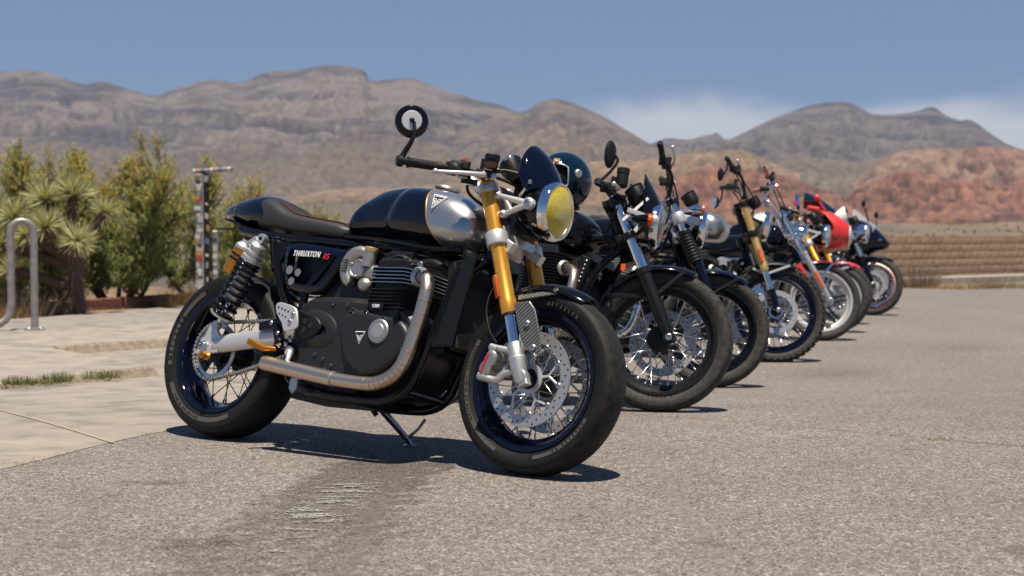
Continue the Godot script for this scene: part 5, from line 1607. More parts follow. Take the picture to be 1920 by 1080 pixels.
	mb.tube(smooth_line([Vector3(tb.x + 0.05, tb.y - 0.2, 0.06), Vector3(A.x, A.y, fz * 0.7) + d * L * 0.5, Vector3(A.x - 0.06, A.y, fz * 0.8) + d * L * 0.2], 5), 0.0045, 7)
	part("control_cable", mb, M.black_plastic, b)
	# tank, seat, side panels
	var tx: float = s.get("tank_x", -0.33)     # front of the tank
	var ty: float = s.get("tank_y", 0.93)      # its top
	var tl: float = s.get("tank_l", 0.58)
	var t_top := moved(V2([0.0, -0.14, 0.02, -0.085, 0.08, -0.02, 0.3, 0.0, 0.6, 0.0, 0.85, -0.03, 0.96, -0.075, 1.0, -0.13]), tx - tl, ty, tl)
	var t_bot := moved(V2([0.0, -0.17, 0.2, -0.195, 0.6, -0.22, 0.9, -0.225, 0.97, -0.2, 1.0, -0.16]), tx - tl, ty, tl)
	var t_w := moved(V2([0.0, 0.05, 0.05, 0.09, 0.3, 0.115, 0.6, 0.14, 0.85, 0.138, 0.95, 0.1, 1.0, 0.05]), tx - tl, 0.0, tl)
	var tank := part("fuel_tank", body(span(tx - tl, tx, 26), t_top, t_bot, t_w, 40, 2.4, 0.45), s.tank_mat, b)
	part("fuel_cap", MB.new().lathe([Vector2(0.03, -0.01), Vector2(0.04, 0.004), Vector2(0.041, 0.012), Vector2(0.03, 0.017), Vector2(0, 0.018)], Transform3D(Basis(), Vector3(tx - tl * 0.42, ty, 0)), 26), M.alloy, tank)
	var sx := tx - tl + 0.03
	part("seat", body(span(sx - 0.62, sx, 22), moved(V2([0.0, -0.07, 0.05, -0.055, 0.2, -0.045, 0.35, -0.07, 0.5, -0.085, 0.6, -0.09, 0.62, -0.1]), sx - 0.62, ty), moved(V2([0.0, -0.1, 0.1, -0.12, 0.3, -0.14, 0.6, -0.16, 0.62, -0.14]), sx - 0.62, ty), moved(V2([0.0, 0.06, 0.06, 0.1, 0.3, 0.125, 0.5, 0.11, 0.62, 0.08]), sx - 0.62), 36, 3.0, 0.5), s.get("seat_mat", M.leather), b)
	var pxx := sx - 0.3
	mb = MB.new()
	for q in [-1.0, 1.0]:
		mb.solid(smooth_loop(V2([pxx, ty - 0.2, pxx + 0.28, ty - 0.22, pxx + 0.22, ty - 0.36, pxx + 0.05, ty - 0.36]), 4), side_xf(q * 0.115), [Vector2(0.012, -0.025), Vector2(0, -0.015), Vector2(0, 0.015), Vector2(0.012, 0.025)])
	part("side_panel", mb, s.get("panel_mat", s.tank_mat), b)
	part("rear_mudguard", fender_arc(Vector2(-WB, rear.R), rear.R + 0.05, deg_to_rad(60), deg_to_rad(165), 0.085, 0.04), fe[0], b)
	mb = MB.new().lathe([Vector2(0, -0.05), Vector2(0.03, -0.045), Vector2(0.04, 0.0), Vector2(0.036, 0.012), Vector2(0, 0.015)], Transform3D(MB.along(Vector3(-1, 0, 0)), Vector3(sx - 0.7, ty - 0.14, 0)), 20)
	mb.box(Vector3(sx - 0.64, ty - 0.14, 0), Vector3(0.12, 0.02, 0.05))
	part("tail_lamp", mb, M.letter_red, b)
	# frame and shocks
	mb = MB.new()
	for q in [-1.0, 1.0]:
		var z: float = q * 0.11
		mb.tube(smooth_line(V3([-0.24, 0.72, z * 0.4, -0.33, 0.6, z * 0.8, -0.4, 0.4, z, -0.47, 0.24, z, -0.6, 0.19, z, -0.85, 0.2, z, -0.98, 0.28, z, -0.98, 0.5, z, -1.05, 0.76, z]), 4), 0.0175, 9)
		mb.tube(V3([-0.25, 0.8, 0.0, -0.6, 0.73, z * 0.7, -1.0, 0.76, z, -WB - 0.15, 0.8, z]), 0.0165, 9)
	mb.tube(V3([-0.3, 0.86, 0, -0.21, 0.66, 0]), 0.03, 12)
	part("frame", mb, M.black_gloss, b)
	for q in [-1.0, 1.0]:
		var top := Vector3(-WB + 0.16, 0.75, q * 0.14)
		var low := Vector3(-WB + 0.03, rear.R + 0.06, q * 0.135)
		var sh := part("shock_absorber", MB.new().rod(top, low, 0.02, 12), M.black_satin, b)
		part("spring", coil(top.lerp(low, 0.15), top.lerp(low, 0.9), 0.033, 0.0055, 9.0), M.chrome if s.get("chrome_spring", false) else M.black_gloss, sh)
	# engine: cases, finned cylinders, covers, pipes
	var ex: float = s.get("engine_x", -0.56)
	mb = MB.new().solid(smooth_loop(V2([ex - 0.4, 0.5, ex - 0.18, 0.53, ex + 0.1, 0.5, ex + 0.15, 0.42, ex + 0.12, 0.3, ex, 0.225, ex - 0.25, 0.22, ex - 0.4, 0.3]), 3), side_xf(0), [Vector2(0.03, -0.16), Vector2(0, -0.13), Vector2(0, 0.13), Vector2(0.03, 0.16)])
	mb.box(Vector3(ex - 0.22, 0.58, 0), Vector3(0.3, 0.2, 0.18))
	mb.box(Vector3(ex + 0.0, 0.6, 0), Vector3(0.16, 0.26, 0.25))
	mb.box(Vector3(ex + 0.0, 0.73, 0), Vector3(0.14, 0.06, 0.22), Basis(), 0.012)
	var eng := part("engine", mb, s.get("engine_mat", M.engine_black), b)
	for q in [-1.0, 1.0]:
		part("clutch_cover", MB.new().lathe([Vector2(0.105, 0.0), Vector2(0.105, 0.02), Vector2(0.09, 0.034), Vector2(0.05, 0.042), Vector2(0, 0.043)], Transform3D(MB.along(Vector3(0, 0, q)), Vector3(ex + 0.02, 0.36, q * 0.145)), 30), s.get("cover_mat", M.engine_black), eng)
		part("sprocket_cover", MB.new().lathe([Vector2(0.08, 0.0), Vector2(0.08, 0.016), Vector2(0.06, 0.026), Vector2(0, 0.03)], Transform3D(MB.along(Vector3(0, 0, q)), Vector3(ex - 0.24, 0.4, q * 0.13)), 26), s.get("cover_mat", M.engine_black), eng)
	var lie := Transform3D(Basis(Vector3(1, 0, 0), Vector3(0, 0, -1), Vector3(0, 1, 0)), Vector3(ex, 0, 0))
	for k in 14:
		var y := 0.49 + 0.0145 * k
		part("cooling_fin", MB.new().solid(V2([-0.09, -0.16, 0.07, -0.16, 0.105, -0.11, 0.105, 0.11, 0.07, 0.16, -0.09, 0.16]), lie, [Vector2(0.003, y), Vector2(0, y + 0.0015), Vector2(0, y + 0.004), Vector2(0.003, y + 0.0055)]), s.get("fin_mat", M.black_satin) if k > 6 else M.black_satin, eng)
	for q in [-1.0, 1.0]:
		var line := smooth_line(V3([ex + 0.06, 0.62, q * 0.08, ex + 0.15, 0.615, q * 0.11, ex + 0.2, 0.56, q * 0.15, ex + 0.185, 0.42, q * 0.17, ex + 0.14, 0.28, q * 0.175, ex + 0.03, 0.235, q * 0.18, ex - 0.15, 0.24, q * 0.18]), 5)
		var pipe := part("exhaust_pipe", MB.new().tube(line, 0.022, 14), s.get("pipe_mat", M.chrome), b)
		var e0 := Vector3(ex - 0.13, 0.24, q * 0.18)
		var e1 := Vector3(-WB - 0.1, 0.33, q * 0.21)
		part("silencer", MB.new().lathe([Vector2(0.022, 0), Vector2(0.042, 0.08), Vector2(0.044, 0.6), Vector2(0.036, e0.distance_to(e1)), Vector2(0.028, e0.distance_to(e1)), Vector2(0.028, 0.5), Vector2(0, 0.5)], Transform3D(MB.along(e1 - e0), e0), 22), s.get("silencer_mat", s.get("pipe_mat", M.chrome)), pipe)
		part("exhaust_flange", MB.new().lathe([Vector2(0.02, -0.01), Vector2(0.036, -0.01), Vector2(0.038, 0), Vector2(0.03, 0.012)], Transform3D(MB.along(Vector3(0.9, 0, q * 0.4)), Vector3(ex + 0.115, 0.618, q * 0.1)), 18), M.alloy, pipe)
	# radiator between the down tubes
	if s.get("radiator", true):
		mb = MB.new().box(Vector3(-0.345, 0.52, 0), Vector3(0.035, 0.28, 0.21), Basis(Vector3(0, 0, 1), 0.27), 0.004)
		var rad := part("radiator", mb, M.radiator_core, b)
		rad.position.x = s.get("rad_x", 0.0)
		mb = MB.new()
		for q in [-1.0, 1.0]:
			mb.bar(Vector3(-0.305, 0.67, q * 0.112), Vector3(-0.385, 0.38, q * 0.112), 0.05, 0.018, Vector3(0, 0, 1))
		mb.box(Vector3(-0.31, 0.665, 0), Vector3(0.06, 0.04, 0.225), Basis(Vector3(0, 0, 1), 0.27))
		part("radiator_guard", mb, M.black_satin, rad)
		mb = MB.new()
		for k in 14:
			var t := k / 13.0
			for q in [-1.0, 1.0]:
				mb.ball(Vector3(lerpf(-0.37, -0.3, t), lerpf(0.4, 0.65, t), q * 0.124), Vector3(0.005, 0.005, 0.004), 8)
		part("guard_stud", mb, M.steel, rad)
	# footrests and stand
	mb = MB.new()
	for q in [-1.0, 1.0]:
		mb.rod(Vector3(ex - 0.35, 0.33, q * 0.13), Vector3(ex - 0.35, 0.33, q * 0.26), 0.012)
		mb.bar(Vector3(ex - 0.42, 0.45, q * 0.14), Vector3(ex - 0.34, 0.32, q * 0.15), 0.04, 0.014, Vector3(0, 0, 1))
	part("footrest", mb, M.black_satin, b)
	var ln: float = at[3]
	var fz2 := -0.27
	var fy := fz2 * -tan(ln)
	mb = MB.new().tube(V3([ex - 0.12, 0.2, -0.11, ex - 0.08, 0.12 + fy * 0.3, -0.18, ex - 0.03, fy + 0.014, fz2]), [0.014, 0.012, 0.012], 9)
	mb.box(Vector3(ex - 0.03, fy + 0.008, fz2), Vector3(0.06, 0.012, 0.04), Basis(Vector3(1, 0, 0), ln))
	part("side_stand", mb, M.black_satin, b)
	return b


const FRONT := ["front_", "fork_", "steering_", "brake_", "headlamp", "indicator", "instrument", "handlebar", "control_cable", "fly_screen", "screen_", "lamp_", "bar_", "kill_", "sidewall", "fairing"]


func steer_left(b: Node3D, degrees: float) -> void:
	# the fork and all that it carries turn about the steering head
	var turn := Transform3D(Basis(UPV, deg_to_rad(degrees)), Vector3.ZERO)
	for c in b.get_children():
		for f in FRONT:
			if c.name.begins_with(f):
				c.transform = turn * c.transform
				break


func shell(parent: Node3D, called: String, m: Material, rear: Callable, nose: float, top: Array, bot: Array, wid: Array, n := 26, e := 2.3) -> MeshInstance3D:
	# a fairing skin whose rear edge is cut along a curve
	var rings := []
	for k in n + 1:
		var t := float(k) / n
		t = 1.0 - (1.0 - t) * (1.0 - t)
		var ring := PackedVector3Array()
		for i in 44:
			var a := TAU * i / 44
			var r0: float = rear.call(a)
			var x := lerpf(r0, nose, t)
			ring.append(body_ring(table(top, x), table(bot, x), table(wid, x), x, 44, e, 0.5)[i])
		rings.append(ring)
	var mb := MB.new()
	mb.loft(rings, true, false, true)
	return part(called, mb, m, parent)


func other_bikes() -> void:
	var wire := {"rim": M.black_satin, "tyre": M.dusty_rubber, "spokes": 36, "hub_w": 0.055, "hub_r": 0.04}
	# second: black, chrome fork tubes, small black screen
	var b := street_bike("black motorcycle with chrome fork tubes and small black screen, second in the row", [0.62, -6.08, 0.57, 0.25], {
		"front": wire.merged({"own": true, "R": 0.318, "w": 0.05, "rb": 0.238, "rw": 0.034, "grooves": 34, "groove_line": [0.62, 0.98, 0.06], "groove_w": 0.0022}, true),
		"discs": [-0.068], "fork": [0.046, -0.275, 0.935], "slider": 0.335, "slider_mat": M.black_satin, "slider_r": 0.03, "tube_mat": M.chrome, "clamps": [[0.48, 0.51, 0.032, M.black_satin], [0.645, 0.685, 0.034, M.black_satin]], "rad_x": -0.06,
		"fender": [M.black_gloss, 68.0, 156.0, 0.075], "headlamp": [-0.068, 0.83, 0.095, 0.17, M.dark_chrome, M.chrome], "bracket_mat": M.white_alloy, "indicator": [-0.095, 0.826, 0.15, M.black_gloss],
		"gauges": [[-0.178, 0.96, 0.05], [-0.178, 0.96, -0.05]], "bar": [-0.288, 0.945, 0.05, -0.295, 0.95, 0.16, -0.302, 0.938, 0.26, -0.307, 0.925, 0.36], "mirror": [0.036, 0.13, -0.01, 0.038, 0.062, true],
		"tank_mat": M.black_gloss, "tank_x": -0.39, "fin_mat": M.black_satin, "pipe_mat": M.brushed_exhaust, "engine_x": -0.6})
	var mb := MB.new()
	mesh_node("sidewall_lettering", ring_letters("SPORT D", 0.262, deg_to_rad(-95), 0.07, 0.014, Transform3D(Basis(), Vector3(0, 0.318, 0.0445)), true), M.rubber, b)
	mesh_node("sidewall_lettering", ring_letters("PIRELLI", 0.262, deg_to_rad(62), 0.075, 0.014, Transform3D(Basis(), Vector3(0, 0.318, 0.0445))), M.rubber, b)
	var rings := []
	for k in 15:
		var t := k / 14.0
		var w := table(V2([0.0, 0.03, 0.1, 0.075, 0.3, 0.105, 0.5, 0.108, 0.75, 0.085, 0.92, 0.05, 1.0, 0.02]), t)
		var ring := PackedVector3Array()
		for q in 26:
			var u := (-1.0 + q / 6.0) if q < 13 else (1.0 - (q - 13) / 6.0)
			var dx := 0.0 if q < 13 else 0.004
			ring.append(Vector3(table(V2([0.0, -0.083, 0.25, -0.053, 0.45, -0.05, 0.65, -0.075, 1.0, -0.152]), t) - dx - 0.075 * pow(absf(u * w / 0.105), 2.0), lerpf(0.72, 1.068, t), u * w))
		rings.append(ring)
	part("fly_screen", MB.new().loft(rings), M.black_gloss, b)
	for q in [-1.0, 1.0]:
		mb = MB.new().bar(Vector3(-0.203, 0.872, q * 0.12), Vector3(-0.08, 0.842, q * 0.1), 0.02, 0.008, Vector3(0, 0, 1))
		mb.bar(Vector3(-0.22, 0.82, q * 0.12), Vector3(-0.12, 0.94, q * 0.09), 0.014, 0.006, Vector3(0, 0, 1))
		mb.lathe([Vector2(0, 0), Vector2(0.018, 0), Vector2(0.018, 0.006), Vector2(0.01, 0.01), Vector2(0, 0.01)], Transform3D(MB.along(Vector3(0, 0, q)), Vector3(-0.08, 0.842, q * 0.103)), 16)
		part("screen_bracket", mb, M.white_alloy, b)
	mb = MB.new().lathe([Vector2(0, 0), Vector2(0.022, 0), Vector2(0.027, 0.008), Vector2(0.027, 0.06), Vector2(0.029, 0.062), Vector2(0.029, 0.085), Vector2(0, 0.087)], Transform3D(Basis(), Vector3(-0.238, 0.965, 0.15)), 22)
	part("brake_fluid_reservoir", mb, M.black_plastic, b)
	part("fork_reflector", MB.new().box(Vector3(-0.195, 0.615, 0.09), Vector3(0.02, 0.03, 0.012)), M.amber, b)
	steer_left(b, 20.0)
	# third: rubber gaiters, silver lower clamp, chrome-rimmed lamp
	b = street_bike("black motorcycle with ribbed fork gaiters and high black bars, third in the row", [1.058, -7.57, 0.55, 0.25], {
		"front": wire.merged({"own": true, "R": 0.318, "w": 0.055, "rb": 0.235, "rw": 0.036, "rim": M.black_gloss, "grooves": 36, "groove_line": [0.55, 0.97, 0.05], "groove_w": 0.0025}, true),
		"discs": [-0.07], "fork": [0.055, -0.3, 1.02], "slider": 0.39, "slider_mat": M.blue_black_paint, "slider_r": 0.032, "tube_mat": M.chrome, "gaiter": [0.39, 0.555], "clamps": [[0.555, 0.585, 0.036, M.black_satin], [0.63, 0.69, 0.038, M.white_alloy], [0.745, 0.775, 0.034, M.black_satin]], "yoke_mat": M.white_alloy,
		"fork_reflector": [0.2, 0.07, M.amber], "fender": [M.blue_black_paint, 60.0, 140.0, 0.075], "headlamp": [-0.095, 0.88, 0.098, 0.17, M.black_gloss, M.chrome], "bracket_mat": M.white_alloy, "indicator": [-0.118, 0.96, 0.14, M.chrome],
		"gauges": [[-0.19, 1.045, 0.0]], "bar": [-0.325, 1.03, 0.04, -0.31, 1.045, 0.1, -0.305, 1.125, 0.16, -0.363, 1.202, 0.24, -0.38, 1.246, 0.36],
		"tank_mat": M.black_gloss, "tank_x": -0.42, "tank_y": 0.95, "fin_mat": M.alloy, "pipe_mat": M.chrome})
	mb = MB.new()
	for q in [-1.0, 1.0]:
		mb.bar(Vector3(-0.245, 0.912, q * 0.1), Vector3(-0.13, 0.9, q * 0.1), 0.045, 0.02, Vector3(0, 0, 1))
	part("lamp_arm", mb, M.white_alloy, b)
	steer_left(b, 24.0)
	# fourth: brass-coloured upside-down fork, knobbly tyres, silver tank
	b = street_bike("scrambler motorcycle with brass-coloured forks, knobbly tyre and silver tank, fourth in the row", [1.768, -9.45, 0.5, 0.25], {
		"front": wire.merged({"own": true, "R": 0.338, "w": 0.046, "rb": 0.266, "rw": 0.028, "rim": M.blue_black_paint, "knobs": 46}, true), "wb": 1.53,
		"discs": [-0.068, 0.068], "fork": [0.012, -0.293, 1.085], "fork_z": 0.105, "slider": 0.155, "slider_mat": M.blue_black_paint, "slider_r": 0.026, "tube_mat": M.chrome, "tube_r": 0.022, "upper": [0.29, M.brass_gold], "clamps": [[0.54, 0.585, 0.036, M.black_satin], [0.76, 0.8, 0.036, M.black_satin]],
		"fork_reflector": [0.4, 0.1, M.amber], "fender": [M.black_satin, 70.0, 130.0, 0.07], "stay_mat": M.alloy, "stay_at": 0.27, "headlamp": [-0.1, 0.945, 0.1, 0.13, M.alloy, M.chrome], "gauges": [[-0.205, 1.1, 0.02]], "gauge_rim": M.black_satin,
		"bar": [-0.28, 1.13, 0.05, -0.285, 1.15, 0.1, -0.315, 1.24, 0.15, -0.376, 1.268, 0.22, -0.431, 1.298, 0.38], "mirror": [-0.034, -0.115, 0.0, 0.038, 0.045, true],
		"tank_mat": M.silver_paint, "tank_x": -0.4, "tank_y": 1.075, "engine_x": -0.56, "pipe_mat": M.chrome, "seat_mat": M.leather})
	mb = MB.new()
	for q in [-1.0, 1.0]:
		mb.rod(Vector3(-0.3, 1.07, q * 0.045), Vector3(-0.28, 1.15, q * 0.045), 0.014, 12)
	part("bar_riser", mb, M.black_satin, b)
	steer_left(b, 22.0)
	# fifth: tall chrome front end, tan grips, polished cast wheel
	b = street_bike("cruiser motorcycle with tall chrome fork, tan grips and maroon mudguard, fifth in the row", [2.5, -11.33, 0.5, 0.25], {
		"front": {"R": 0.325, "w": 0.055, "rb": 0.245, "rw": 0.038, "rim": M.white_alloy, "tyre": M.dusty_rubber, "cast": 6, "spoke": M.black_satin, "hub_r": 0.045, "hub": M.alloy, "hub_w": 0.05}, "wb": 1.6,
		"discs": [-0.07], "carrier": M.chrome, "fork": [0.065, -0.39, 1.03], "fork_z": 0.095, "slider": 0.455, "slider_mat": M.alloy, "slider_r": 0.026, "tube_mat": M.chrome, "clamps": [[0.575, 0.615, 0.034, M.chrome], [0.79, 0.83, 0.034, M.chrome]], "yoke_mat": M.chrome, "stay_mat": M.chrome,
		"fork_reflector": [0.19, 0.15, M.amber], "fender": [M.maroon_paint, 70.0, 136.0, 0.075], "headlamp": [-0.17, 0.87, 0.085, 0.15, M.chrome, M.chrome], "bracket_mat": M.chrome, "indicator": [-0.46, 1.183, 0.28, M.chrome], "gauges": [[-0.32, 1.01, 0.0]], "gauge_rim": M.chrome,
		"bar": [-0.4, 1.03, 0.06, -0.415, 1.06, 0.1, -0.485, 1.19, 0.18, -0.535, 1.29, 0.22, -0.578, 1.311, 0.36], "bar_mat": M.chrome, "grip_mat": M.tan_leather, "lever_mat": M.chrome,
		"tank_mat": M.black_gloss, "tank_x": -0.45, "tank_y": 0.88, "radiator": false, "fin_mat": M.alloy, "cover_mat": M.chrome, "engine_mat": M.alloy, "chrome_spring": true})
	mb = MB.new().bar(Vector3(-0.32, 0.5, 0.06), Vector3(-0.2, 0.6, 0.075), 0.03, 0.01, Vector3(0, 0, 1))
	mb.bar(Vector3(-0.2, 0.6, 0.075), Vector3(-0.1, 0.46, 0.075), 0.03, 0.01, Vector3(0, 0, 1))
	part("fork_brace", mb, M.red_paint, b)
	steer_left(b, 24.0)
	# sixth: gold fork, silver clamp, clip-on bars
	b = street_bike("dark cafe racer with gold forks and silver clamps, close behind the tall chrome fork", [2.85, -12.3, 0.55, 0.25], {
		"front": {"R": 0.3, "w": 0.058, "rb": 0.222, "rw": 0.045, "rim": M.white_alloy, "tyre": M.dusty_rubber, "spokes": 32, "hub_r": 0.03},
		"discs": [0.066, -0.066], "fork": [0.0, -0.4, 1.02], "slider": 0.12, "slider_mat": M.alloy, "slider_r": 0.028, "tube_mat": M.chrome, "upper": [0.24, M.gold_anodised], "clamps": [[0.52, 0.565, 0.037, M.white_alloy], [0.75, 0.79, 0.036, M.white_alloy]], "yoke_mat": M.white_alloy, "stay_mat": M.alloy, "stay_at": 0.24,
		"fork_reflector": [0.36, 0.09, M.amber], "fender": [M.blue_black_paint, 62.0, 135.0, 0.072], "headlamp": [-0.12, 0.875, 0.095, 0.15, M.black_gloss, M.chrome], "bracket_mat": M.white_alloy, "gauges": [[-0.25, 1.03, 0.06], [-0.25, 1.03, -0.06]],
		"bar": [-0.385, 1.045, 0.1, -0.395, 1.055, 0.16, -0.435, 1.045, 0.24, -0.485, 1.035, 0.35], "tank_mat": M.blue_black_paint, "tank_x": -0.5, "tank_y": 1.0})
	mb = MB.new().rod(Vector3(-0.4, 1.12, 0.1), Vector3(-0.415, 1.215, 0.1), 0.016, 12)
	part("fork_cap", mb, M.blue_plastic, b)
	part("kill_switch", MB.new().box(Vector3(-0.39, 1.11, 0.24), Vector3(0.03, 0.03, 0.03)), M.red_switch, b)
	steer_left(b, 8.0)
	# seventh: red half fairing with a smoked screen
	b = street_bike("red-faired cafe racer with smoked bubble screen and red mudguard", [3.158, -13.4, 0.55, 0.25], {
		"front": {"R": 0.3, "w": 0.06, "rb": 0.219, "rw": 0.045, "rim": M.black_gloss, "tyre": M.dusty_rubber, "spokes": 32, "hub_r": 0.03},
		"discs": [0.066, -0.066], "fork": [0.0, -0.3, 0.95], "slider": 0.12, "slider_mat": M.alloy, "slider_r": 0.028, "tube_mat": M.chrome, "upper": [0.24, M.gold_anodised], "clamps": [[0.5, 0.545, 0.037, M.alloy], [0.68, 0.71, 0.036, M.alloy]], "stay_at": 0.24, "stay_mat": M.red_paint,
		"fender": [M.red_paint, 60.0, 125.0, 0.072], "headlamp": [0.047, 0.867, 0.068, 0.12, M.black_gloss, M.chrome], "gauges": [[-0.2, 1.02, 0.05], [-0.2, 1.02, -0.05]],
		"bar": [-0.3, 0.98, 0.1, -0.31, 0.985, 0.16, -0.36, 0.98, 0.24, -0.41, 0.97, 0.34], "tank_mat": M.red_paint, "tank_x": -0.42, "tank_y": 0.96})
	var f_top := V2([-0.3, 1.125, -0.15, 1.12, -0.05, 1.09, 0.05, 1.03, 0.1, 0.985, 0.12, 0.955])
	var f_bot := V2([-0.3, 0.69, -0.1, 0.715, 0.0, 0.735, 0.08, 0.77, 0.12, 0.797])
	var f_w := V2([-0.3, 0.25, -0.1, 0.22, 0.0, 0.19, 0.08, 0.15, 0.12, 0.122])
	var fairing := shell(b, "fairing", M.red_paint, func(a: float) -> float:
		var c := cos(a)
		return -0.05 - 0.2 * pow(absf(c), 1.3) if c > 0 else -0.05 - 0.2 * pow(absf(c), 1.2), 0.12, f_top, f_bot, f_w)
	part("fairing_bolt", MB.new().bolt(Vector3(-0.03, 0.8, 0.205), Vector3(0.3, 0, 1), 0.012, 0.008), M.black_plastic, fairing)
	for e in [[0.108, 0.011, M.white_paint]]:
		rings = []
		for q in 3:
			var x: float = e[0] + 0.009 * (q - 1)
			rings.append(body_ring(table(f_top, x) + e[1], table(f_bot, x) - e[1], table(f_w, x) + e[1], x, 44, 2.3, 0.5))
		for q in [2, 1, 0]:
			var x: float = e[0] + 0.009 * (q - 1)
			rings.append(body_ring(table(f_top, x) - 0.004, table(f_bot, x) + 0.004, table(f_w, x) - 0.004, x, 44, 2.3, 0.5))
		mb = MB.new()
		mb.loft(rings, true, false, false)
		part("fairing_band", mb, e[2], fairing)
	rings = []
	for q in 13:
		var u := -1.0 + q / 6.0
		var w := 0.105
		rings.append(PackedVector3Array([Vector3(0.1 - 0.09 * u * u, 0.985 - 0.04 * u * u, u * w), Vector3(0.035 - 0.09 * u * u, 1.185 - 0.12 * u * u, u * w * 0.9), Vector3(0.025 - 0.09 * u * u, 1.183 - 0.12 * u * u, u * w * 0.89), Vector3(0.088 - 0.09 * u * u, 0.985 - 0.04 * u * u, u * w * 0.97)]))
	part("fairing_lip", MB.new().loft(rings), M.white_paint, fairing)
	rings = []
	for k in 13:
		var t := k / 12.0
		var ring := PackedVector3Array()
		for q in 26:
			var u := (-1.0 + q / 6.0) if q < 13 else (1.0 - (q - 13) / 6.0)
			var o2 := 0.0 if q < 13 else 0.004
			var w := lerpf(0.19, 0.1, t)
			ring.append(Vector3(lerpf(-0.36, 0.03, t), lerpf(1.29, 1.075, pow(t, 1.5)) - o2 - 0.11 * pow(absf(u), 2.2), u * w))
		rings.append(ring)
	part("bubble_screen", MB.new().loft(rings), M.helmet_teal, fairing)
	for q in [-1.0, 1.0]:
		mb = MB.new().tube(smooth_line(V3([-0.15, 1.09, q * 0.14, -0.19, 1.14, q * 0.15, -0.22, 1.18, q * 0.16]), 4), 0.014, 10)
		mb.ball(Vector3(-0.235, 1.2, q * 0.16), Vector3(0.035, 0.042, 0.05), 16)
		part("mirror_head", mb, M.red_paint, fairing)
		part("bar_cowl", MB.new().box(Vector3(-0.26, 1.09, q * 0.17), Vector3(0.12, 0.05, 0.05), Basis(Vector3(0, 0, 1), -0.1), 0.018), M.red_paint, fairing)
	fairing.position += Vector3(-0.078, -0.008, 0)
	steer_left(b, 20.0)
	# eighth: wire wheel with bright rim, black legs
	b = street_bike("black motorcycle with bright-rimmed wire wheel and chrome headlamp, just behind the red fairing", [3.84, -14.84, 0.5, 0.25], {
		"front": {"R": 0.318, "w": 0.05, "rb": 0.24, "rw": 0.036, "rim": M.chrome, "tyre": M.dusty_rubber, "spokes": 36, "hub_r": 0.045, "hub": M.alloy},
		"discs": [0.066], "carrier": M.steel, "fork": [0.02, -0.31, 1.0], "slider": 0.33, "slider_mat": M.blue_black_paint, "slider_r": 0.029, "tube_mat": M.steel, "clamps": [[0.5, 0.54, 0.034, M.black_satin], [0.7, 0.73, 0.034, M.black_satin]],
		"fender": [M.black_satin, 68.0, 140.0, 0.07], "headlamp": [-0.095, 0.9, 0.1, 0.15, M.chrome, M.chrome], "bracket_mat": M.chrome, "gauges": [[-0.24, 1.04, 0.0]],
		"bar": [-0.32, 1.02, 0.05, -0.33, 1.03, 0.12, -0.36, 1.06, 0.24, -0.42, 1.05, 0.36], "tank_mat": M.black_gloss, "tank_x": -0.42})
	steer_left(b, 5.0)
	# ninth: dark sports bike with a pointed fairing
	b = street_bike("dark blue-black sports bike with pointed fairing and clear screen, last of the row", [4.25, -16.2, 0.55, 0.25], {
		"front": {"R": 0.3, "w": 0.06, "rb": 0.219, "rw": 0.045, "rim": M.black_gloss, "tyre": M.dusty_rubber, "cast": 5, "spoke": M.black_gloss, "hub_r": 0.03},
		"discs": [0.066, -0.066], "fork": [0.0, -0.3, 0.93], "slider": 0.12, "slider_mat": M.black_satin, "slider_r": 0.028, "tube_mat": M.chrome, "upper": [0.24, M.black_satin], "clamps": [[0.5, 0.545, 0.037, M.black_satin], [0.66, 0.7, 0.036, M.black_satin]], "stay_at": 0.24,
		"fender": [M.black_gloss, 60.0, 125.0, 0.072], "headlamp": [-0.03, 0.8, 0.05, 0.1, M.black_gloss, M.black_gloss], "gauges": [[-0.22, 1.0, 0.0]],
		"bar": [-0.32, 0.94, 0.1, -0.33, 0.94, 0.16, -0.38, 0.93, 0.24, -0.43, 0.92, 0.33], "tank_mat": M.blue_black_paint, "tank_x": -0.42, "tank_y": 0.96})
	fairing = shell(b, "fairing", M.blue_black_paint, func(a: float) -> float:
		return -0.32 - 0.08 * cos(a), 0.1, V2([-0.42, 1.1, -0.3, 1.085, -0.15, 1.03, -0.05, 0.95, 0.03, 0.87, 0.1, 0.79]), V2([-0.42, 0.5, -0.3, 0.52, -0.15, 0.62, -0.05, 0.68, 0.05, 0.71, 0.1, 0.75]), V2([-0.42, 0.28, -0.3, 0.27, -0.15, 0.22, 0.0, 0.12, 0.06, 0.07, 0.1, 0.02]), 24, 2.0)
	mb = MB.new()
	for q in [-1.0, 1.0]:
		mb.ball(Vector3(-0.01, 0.8, q * 0.09), Vector3(0.06, 0.022, 0.03), 14, Basis(Vector3(0, 1, 0), -q * 0.5))
	part("headlamp_lens", mb, M.dark_chrome, fairing)
	rings = []
	for k in 9:
		var t := k / 8.0
		var ring := PackedVector3Array()
		for q in 26:
			var u := (-1.0 + q / 6.0) if q < 13 else (1.0 - (q - 13) / 6.0)
			ring.append(Vector3(lerpf(-0.34, -0.06, t), lerpf(1.2, 0.985, t) - (0.0 if q < 13 else 0.004) - 0.1 * pow(absf(u), 2.2), u * lerpf(0.13, 0.15, t)))
		rings.append(ring)
	part("clear_screen", MB.new().loft(rings), M.clear_glass, fairing)
	for q in [-1.0, 1.0]:
		mb = MB.new().rod(Vector3(-0.12, 1.0, q * 0.16), Vector3(-0.15, 1.15, q * 0.24), 0.009, 8)
		mb.ball(Vector3(-0.165, 1.2, q * 0.26), Vector3(0.022, 0.045, 0.055), 14)
		part("mirror_head", mb, M.black_satin, fairing)
	helmet()


